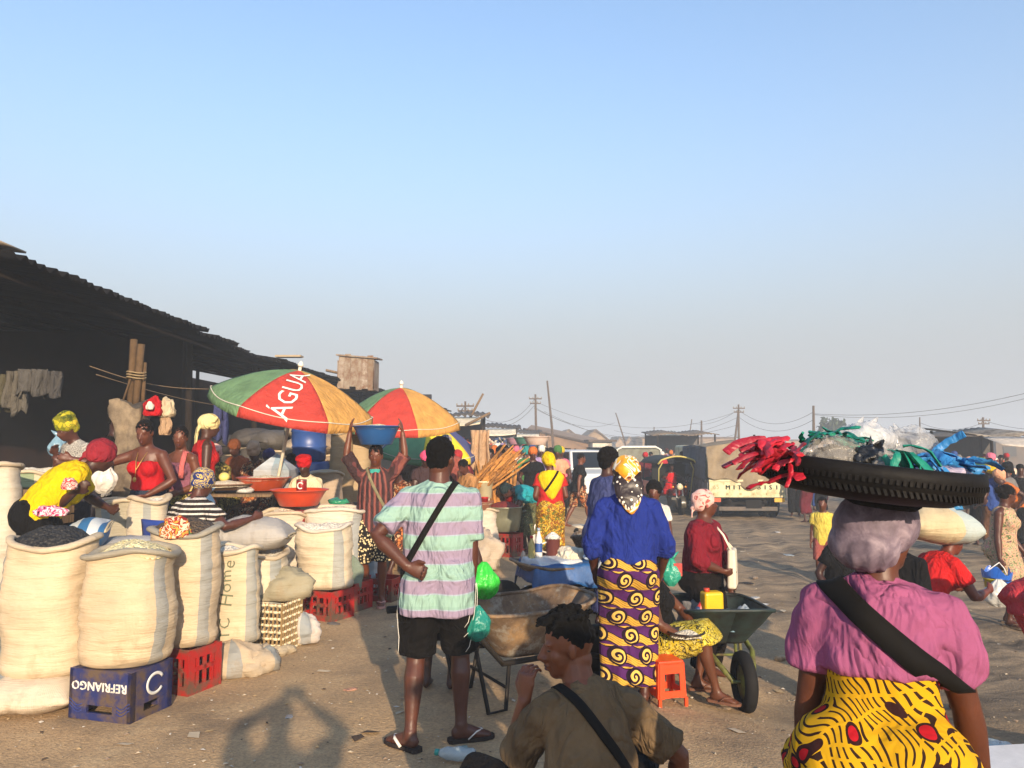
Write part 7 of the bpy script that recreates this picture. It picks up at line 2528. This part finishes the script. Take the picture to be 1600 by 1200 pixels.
P19.body(); P19.eyes(); P19.lips(); P19.hair('afro'); P19.top(cloth('39406a', .2), 't_shirt', sleeve=.8, hem=-.18, loose=1.1); P19.legs(cloth('30345a', .2), 1.9)
b = V((1.66, 9.1, 0)); b.z = gz(b.x, b.y)
P20 = Person('person', 'child with braided hair peering past the blue shoulder', b, radians(165), H=1.42, vox=.012, skin_hex='40251a', head=(0, 6, 0), child=True)
P20.body(); P20.eyes(); P20.lips(); P20.hair('afro'); P20.top(cloth('c9c4bc'), 't_shirt'); P20.skirt(cloth('2c2a4a'), hem=.2)
b = V((tr.x, tr.y + .35, tr.z))
P21 = Person('person', 'rider in bright red vest sitting on the three-wheeler', b, radians(184), H=1.68, fem=False, vox=.018, skin_hex='2c1a14', pel=(0, -.05, .86), lean=8, hands=[(-.33, .42, 1.10), (.33, .42, 1.10)], feet=[(-.16, .15, .42), (.16, .15, .42)], knees=[(-.6, 1, .4), (.6, 1, .4)])
P21.body(); P21.hair('crop'); P21.top(cloth('b8161c'), 'vest', sleeveless=True); P21.legs(cloth('a8181c'), 1.3); P21.root.scale = (.86, .86, .86)
b = V((5.25, 24, gz(5.2, 24)))
pw_ = Person('person', 'man in dark shirt and grey trousers standing beside the truck with a teal bag', b, radians(170), H=1.72, fem=False, vox=.018, skin_hex='2c1a14'); pw_.body(); pw_.hair('crop'); pw_.top(cloth('2a2c30'), 'shirt', sleeve=.6); pw_.legs(cloth('5a554e'), 1.9)
o = hanging_bag('teal plastic bag in the hand of the man beside the truck', 1089, 742, 23.8, .22, .5, film('2f8fa0', .95), 41, 'plastic_bag', knot=False)
# right side
b = V((5.38, 8.6, 0)); b.z = gz(b.x, b.y)
P22 = Person('person', 'woman in sleeveless pale floral dress carrying a bucket, looking right', b, radians(-142), H=1.52, fat=1.05, skin_hex='3b231b', vox=.011, lean=5, head=(56, 12, 0), hands=[(-.28, .12, .88), (.26, .06, .80)], feet=[(-.11, -.02, .085), (.12, .08, .085)])
P22.body(); P22.eyes(); P22.lips(); P22.hair('tied'); P22.top(FLOR_D, 'dress_top', sleeveless=True, hem=-.05, pad=.02); P22.skirt(FLOR_D, hem=.08, waist=.12, pad=.034, flare=1.1, name='dress_skirt'); P22.sandals(plain('#6a5a4a', .7))
wr = Matrix.Rotation(radians(-142), 3, 'Z') @ (P22.wr[1] * P22.k) + V(b)
t = thing('paint_bucket', 'yellow and dark blue paint bucket lined with a blue bag', 'bucket', V((wr.x - .07, wr.y - .05, wr.z - .45)))
MB().lathe([(.10, 0), (.125, .24), (.132, .24), (.132, .26), (.12, .26), (.10, .03), (0, .03)], 28).obj('shell', print_mat('bucket print', lambda g: g.mix(g.xyz()[0] > -.02, C('#b8a21c'), C('#1f2644')), .4, .05), t)
MB().tube([(-.12, 0, .24), (-.06, 0, .36), (.03, 0, .42), (.08, 0, .36), (.12, 0, .24)], .006, seg=6).obj('handle', WP, t)
mb = MB(); mb.grid(lambda u, v: V(((.125 + .02 * v) * cos(2 * pi * u), (.125 + .02 * v) * sin(2 * pi * u), .24 + .10 * v + .03 * sin(u * 31) * v + .03 * sin(u * 12.6))), 40, 6); mb.obj('bag_liner', film('1f5fc0', .97, .3), t)
o = hanging_bag('white plastic bag beside the paint bucket', 1560, 905, 8.2, .30, .28, film('c6c6c2', .93, .25), 45, 'plastic_bag', knot=False)
b = V((3.20, 4.60, 0)); b.z = gz(b.x, b.y)
P23 = Person('person', 'person in coral red shorts and shirt bending over at the right edge', b, radians(-80), H=1.62, fem=False, fat=1.05, skin_hex='2a1814', vox=.010, pel=(0, -.10, .86), lean=70, head=(0, 60, 0), hands=[(-.15, .45, .45), (.15, .45, .45)], feet=[(-.10, -.05, .085), (.10, .08, .085)])
P23.body(); P23.hair('crop'); P23.top(cloth('a8323a', .15), 'shirt', sleeve=.6); P23.legs(cloth('b03838', .15), .72, 'shorts', pad=.03, flare=.02); P23.sandals(plain('#5a2c38', .6))
t = thing('foam_board', 'white foam board lying on the ground at the lower right corner', 'board', V((2.72, 4.05, gz(2.7, 4.05) + .05)), radians(8))
o = MB().box((0, 0, 0), (.95, .55, .045)).obj('board', plain('#d2d2d0', .6), t, smooth=False); bevel(o, .008)
rag('pale blue plastic sheet behind the foam board', V((2.62, 4.5, gz(2.6, 4.5))), .22, film('9fb4ba', .9), 61, .2, 'plastic_sheet', 'plastic sheet', (1, .7, .15))
b = V((3.12, 5.9, 0)); b.z = gz(b.x, b.y)
P24 = Person('person', 'person in red top and green leaf-print skirt stooping under a sack', b, radians(-75), H=1.50, fat=1.08, skin_hex='4a241a', vox=.011, lean=34, head=(0, 20, 0), pel=(0, -.08, .84), hands=[(-.15, .40, .95), (.16, .46, .98)], feet=[(-.10, -.18, .10), (.11, .12, .085)])
P24.body(); P24.eyes(); P24.hair('crop'); P24.top(cloth('b3181a'), 'shirt', sleeve=.6); P24.skirt(LEAF, hem=.15, waist=.14, pad=.03)
lying_sack('bulging cream and pale blue sack carried on the stooped back', at(1466, 842, 5.9) + V((0, 0, -.03)), .56, .34, .32, sackmat('c9b78c', '8fb0bd', 1.5, .9), 95, radians(6), tilt=(0, .12), group=None)
b = V((2.55, 5.2, 0)); b.z = gz(b.x, b.y)
PX = Person('person', 'person in black hidden behind the pink blouse and hair net', b, radians(-60), H=1.34, fem=False, vox=.013, skin_hex='2a1814'); PX.body(); PX.hair('crop'); PX.top(cloth('1a181a'), 't_shirt', sleeve=.9); PX.legs(cloth('1b1a1c'), 1.9)
b = V((2.80, 6.7, 0)); b.z = gz(b.x, b.y)
PY = Person('person', 'person in black shirt and cream trousers left of the hair net', b, radians(-150), H=1.36, fem=False, vox=.013, skin_hex='2a1814', hands=[(-.30, .05, 1.0), (.3, .1, .9)]); PY.body(); PY.hair('crop'); PY.top(cloth('17161a'), 't_shirt', sleeve=.6); PY.legs(cloth('b3a88c'), 1.9)
b = V((4.38, 11.0, 0)); b.z = gz(b.x, b.y)
PZ = Person('person', 'child in pale yellow shirt on the road below the tyre', b, radians(150), H=1.20, fem=False, vox=.014, skin_hex='40251a', child=True); PZ.body(); PZ.hair('crop'); PZ.top(cloth('c9b44c'), 't_shirt', sleeve=.6, hem=-.15); PZ.legs(cloth('8a4a44'), 1.0)
# sunglasses pushed up on the striped man's far neighbour
b = headbase(697, 690, 12.6, 1.70); b.z = 0
Pn = Person('person', 'person with sunglasses and blue patterned cap behind the striped head', b, pi, H=1.78, fem=False, vox=.013, skin_hex='34201a'); Pn.body(); Pn.eyes(); Pn.scarf(print_mat('blue patterned cap', f_blotch(['26304a', '5a6484', 'b9a48a', '1d2436'], 22, 1)), 'turban'); Pn.top(cloth('8a4a40'), 'shirt'); Pn.legs(cloth('23242c'), 1.9)

# the photographer, whose shadow falls into the picture
b = V((.02, -.42, 0))
PH = Person('person', 'photographer in dark clothes standing behind the camera, phone raised', b, 0, H=1.78, fem=False, fat=1.12, vox=.016, lean=-3, head=(0, -2, 0), hands=[(-.10, .24, 1.585), (.10, .24, 1.585)], poles=[(-1, .1, -.5), (1, .1, -.5)])
PH.body(); PH.hair('crop'); PH.top(cloth('3a3a44'), 'shirt', sleeve=.6, loose=1.15); PH.legs(cloth('23232a'), 1.9)
# another passer-by behind the camera with a heaped basin on her head; her shadow covers the seated man
b = V((1.16, -.62, 0))
PB = Person('person', 'passer-by behind the camera carrying a heaped basin on her head', b, 0, H=1.64, fat=1.2, vox=.016, hands=[(-.30, .05, .8), (.3, .05, .8)])
PB.body(); PB.scarf(cloth('5a3a50'), 'wrap'); PB.top(cloth('6a5a4a'), 'blouse', sleeve=.6); PB.skirt(cloth('3a3050'), hem=.8, flare=1.1)
basin('wide heaped basin on the head of the passer-by behind the camera', V((1.16, -.62, 1.65)), .34, .26, '4a5a6a', 'maize', .22)
tag(MB().box((0, 0, 0), (.15, .008, .075)).obj('phone', plain('#17181a', .3), None, smooth=False, loc=(0, -.06, 1.70)), 'dark phone held up by the photographer', 'phone')

flush()

# ================================================================ the crowd farther off
protos = []
def proto(kind):
    yaw = 0
    p = Person('person', 'x', (0, 0, 0), 0, H=1.6, fem=kind != 'man', vox=.026, skin_hex='34201a', lean=3 if kind != 'bend' else 38, hands=[(-.22, .16, .92), (.22, .18, .98)])
    p.body(face=False)
    if kind == 'woman': p.scarf(cloth('8a2a3c'), 'wrap', size=1.1); p.top(cloth('6b4a3c'), 'shirt', sleeve=.5); p.skirt(cloth('3a3a54'), hem=.6)
    elif kind == 'turban': p.scarf(cloth('8a2a3c'), 'turban', size=1.1); p.top(cloth('6b4a3c'), 'shirt', sleeve=.6); p.skirt(cloth('3a3a54'), hem=.8)
    elif kind == 'bend': p.scarf(cloth('8a2a3c'), 'wrap', size=1.1); p.top(cloth('6b4a3c'), 'shirt', sleeve=.5); p.skirt(cloth('3a3a54'), hem=.5)
    else: p.hair('crop', '0e0a09'); p.top(cloth('6b4a3c'), 'shirt', sleeve=.6); p.legs(cloth('2c2c34'), 1.9)
    return p.root
PR = {k_: proto(k_) for k_ in ('woman', 'turban', 'man', 'bend')}
flush()
PAL = {'red': 'a8242a', 'pink': 'c0647c', 'yellow': 'c7a51e', 'white': 'cfcac0', 'teal': '2f8080', 'orange': 'b8642c', 'purple': '54386e', 'blue': '2c4480', 'black': '1b1a1c', 'green': '3f6a3c', 'brown': '5c3f2c', 'cream': 'c4b491', 'grey': '6f6c6a', 'maroon': '5c1a24', 'lilac': '9a84ac', 'peach': 'c79274', 'mint': '86b8a0', 'khaki': '7d7448'}
CROWD = [  # px, metres, kind, headwear, top, below, turn, where
    (640, 15.5, 'woman', 'maroon', 'brown', 'black', 170, 'under the middle umbrella'), (655, 17, 'man', None, 'grey', 'black', 20, 'under the farthest umbrella'),
    (672, 18, 'turban', 'teal', 'purple', 'brown', 185, 'under the farthest umbrella'), (706, 15.5, 'woman', 'red', 'pink', 'maroon', 200, 'behind the striped man'),
    (724, 19, 'man', None, 'peach', 'grey', 160, 'left of the cream cloth'), (736, 21, 'woman', 'orange', 'cream', 'brown', 175, 'left of the cream cloth'),
    (768, 16.5, 'man', None, 'blue', 'black', 165, 'right of the cream cloth'), (776, 22, 'woman', 'white', 'teal', 'purple', 190, 'before the awnings'),
    (786, 18, 'woman', 'mint', 'white', 'green', 150, 'before the awnings'), (797, 15.5, 'bend', 'red', 'peach', 'black', 60, 'behind the turquoise blouse'),
    (806, 20, 'turban', 'pink', 'white', 'maroon', 180, 'before the awnings'), (815, 24, 'woman', 'lilac', 'grey', 'blue', 185, 'before the awnings'),
    (822, 17.5, 'turban', 'teal', 'green', 'black', 20, 'left of the yellow headscarf'), (832, 14.5, 'woman', 'orange', 'black', 'cream', 182, 'left of the yellow headscarf'),
    (843, 21, 'man', None, 'khaki', 'brown', 170, 'behind the yellow headscarf'), (872, 16, 'woman', 'green', 'peach', 'black', 160, 'right of the yellow headscarf'),
    (846, 20, 'turban', 'white', 'lilac', 'grey', 175, 'right of the yellow headscarf'), (876, 18.5, 'woman', 'yellow', 'pink', 'black', 195, 'left of the white car'),
    (866, 23, 'man', None, 'white', 'blue', 15, 'left of the white car'), (866, 26, 'woman', 'purple', 'orange', 'black', 180, 'far up the lane'),
    (848, 28, 'man', None, 'maroon', 'grey', 175, 'far up the lane'), (858, 32, 'woman', 'cream', 'blue', 'brown', 10, 'far up the lane'),
    (828, 30, 'turban', 'yellow', 'brown', 'teal', 185, 'far up the lane'), (806, 29, 'man', None, 'red', 'black', 170, 'far up the lane'),
    (788, 27, 'woman', 'black', 'yellow', 'green', 178, 'far up the lane'), (766, 25, 'turban', 'brown', 'mint', 'black', 182, 'far up the lane'),
    (884, 34, 'woman', 'red', 'grey', 'black', 180, 'far up the lane'), (902, 38, 'man', None, 'teal', 'brown', 170, 'far up the lane'),
    (1008, 25, 'woman', 'red', 'maroon', 'black', 170, 'left of the three-wheeler'), (1016, 28, 'man', None, 'red', 'grey', 185, 'left of the three-wheeler'),
    (1002, 33, 'woman', 'pink', 'white', 'blue', 178, 'left of the three-wheeler'), (986, 36, 'man', None, 'brown', 'black', 172, 'behind the covered truck'),
    (1034, 30, 'woman', 'white', 'red', 'green', 180, 'behind the three-wheeler'), (1048, 33, 'turban', 'orange', 'black', 'maroon', 175, 'behind the three-wheeler'),
    (1062, 35, 'man', None, 'yellow', 'black', 168, 'behind the three-wheeler'), (1076, 29, 'woman', 'maroon', 'teal', 'black', 182, 'right of the three-wheeler'),
    (1085, 34, 'woman', 'green', 'cream', 'brown', 190, 'right of the three-wheeler'), (982, 52, 'man', None, 'red', 'maroon', 180, 'on the far road'),
    (1240, 21, 'man', None, 'grey', 'black', 175, 'right of the truck'), (1254, 22, 'woman', 'brown', 'black', 'grey', 20, 'right of the truck'),
    (1575, 13.5, 'woman', 'black', 'grey', 'brown', 40, 'at the right-hand stalls'), (1592, 15, 'man', None, 'black', 'blue', 150, 'at the right-hand stalls'),
    (1545, 18, 'man', None, 'orange', 'grey', 165, 'at the right-hand stalls'), (1512, 21, 'woman', 'peach', 'brown', 'black', 180, 'at the right-hand stalls'),
    (1490, 24, 'turban', 'blue', 'red', 'grey', 175, 'at the right-hand stalls'), (1560, 24, 'woman', 'white', 'blue', 'brown', 185, 'at the right-hand stalls'), (1480, 28, 'man', None, 'white', 'black', 170, 'at the right-hand stalls')]
rs = random.Random(21)
combos = set((h_, t_, w_) for (_, _, _, h_, t_, _, _, w_) in CROWD)
cols = list(PAL)
AREAS = [((636, 700), (13.5, 19), 12, 'among the umbrellas'), ((705, 800), (13.5, 21), 20, 'near the dried fish'), ((800, 878), (18, 30), 16, 'in the lane beyond the yellow shawl'), ((800, 900), (30, 48), 9, 'at the far end of the lane'),
         ((985, 1105), (28, 48), 18, 'on the far side beyond the three-wheeler'), ((1236, 1300), (17, 30), 7, 'between the truck and the tyre'), ((1470, 1600), (12, 28), 14, 'among the clothes stalls on the right')]
for (xr, dr, n_, where) in AREAS:
    got = 0
    while got < n_:
        kind = rs.choice(('woman', 'woman', 'turban', 'man', 'bend'))
        h_, t_, b_ = (None if kind == 'man' else rs.choice(cols)), rs.choice(cols), rs.choice(('black', 'brown', 'grey', 'blue', 'maroon'))
        if (h_, t_, where) in combos: continue
        combos.add((h_, t_, where))
        CROWD.append((rs.uniform(*xr), rs.uniform(*dr), kind, h_, t_, b_, rs.choice((0, 30, 90, 150, 180, 200, 270)), where)); got += 1
used = set()
for (px, d, kind, hd, tp, bt, yaw, where) in CROWD:
    src = PR[kind]
    o = src if kind not in used else copy_tree(src)
    used.add(kind)
    p = at(px, 700, d)
    o.location = (p.x, p.y, gz(p.x, p.y) + (.0))
    o.rotation_euler = (0, 0, radians(yaw + rs.uniform(-12, 12)))
    s_ = rs.uniform(.96, 1.05)
    o.scale = (s_, s_, s_)
    if hd: lab = '%s in %s top and %s %s %s' % ('stooping shopper' if kind == 'bend' else 'shopper', tp, hd, 'turban' if kind == 'turban' else 'headscarf', where)
    else: lab = 'bareheaded man in %s top and %s trousers %s' % (tp, bt, where)
    tag(o, lab, 'person', 'shoppers in the crowd farther off')
    for ch in o.children:
        n = ch.name.split('.')[0]
        m = {'headscarf': hd and cloth(PAL[hd]), 'shirt': cloth(PAL[tp]), 'skirt': cloth(PAL[bt]), 'trousers': cloth(PAL[bt])}.get(n)
        if m:
            ch.material_slots[0].link = 'OBJECT'; ch.material_slots[0].material = m
# basins carried on heads in the crowd
for (px, d, hexc, lab) in ((806, 20, 'b98a9a', 'pink basin on the head of a far shopper'), (838, 14.6, 'c9b4a8', 'pale pink basin carried over the orange headscarf'), (820, 17.5, '4a7a70', 'teal basin on the head left of the yellow headscarf')):
    p = at(px, 700, d); basin(lab, V((p.x, p.y, gz(p.x, p.y) + 1.66)), .26, .16, hexc)

# ---------------------------------------------------------------- dusty evening air
hz = MB().box((0, 0, 5.0), (3300, 3300, 13)).obj('haze', None, None, smooth=False)
hz.location = (0, 0, 0)
struct(hz, 'stuff'); hz['label'] = 'thin dusty haze hanging over the whole market'
hm = bpy.data.materials.new('dusty air'); hm.use_nodes = True
hm.node_tree.nodes.clear()
ho = hm.node_tree.nodes.new('ShaderNodeOutputMaterial'); hv = hm.node_tree.nodes.new('ShaderNodeVolumePrincipled')
hv.inputs['Color'].default_value = (.84, .92, 1.0, 1)
hv.inputs['Density'].default_value = .0045
hm.node_tree.links.new(hv.outputs[0], ho.inputs['Volume'])
hz.data.materials.append(hm)
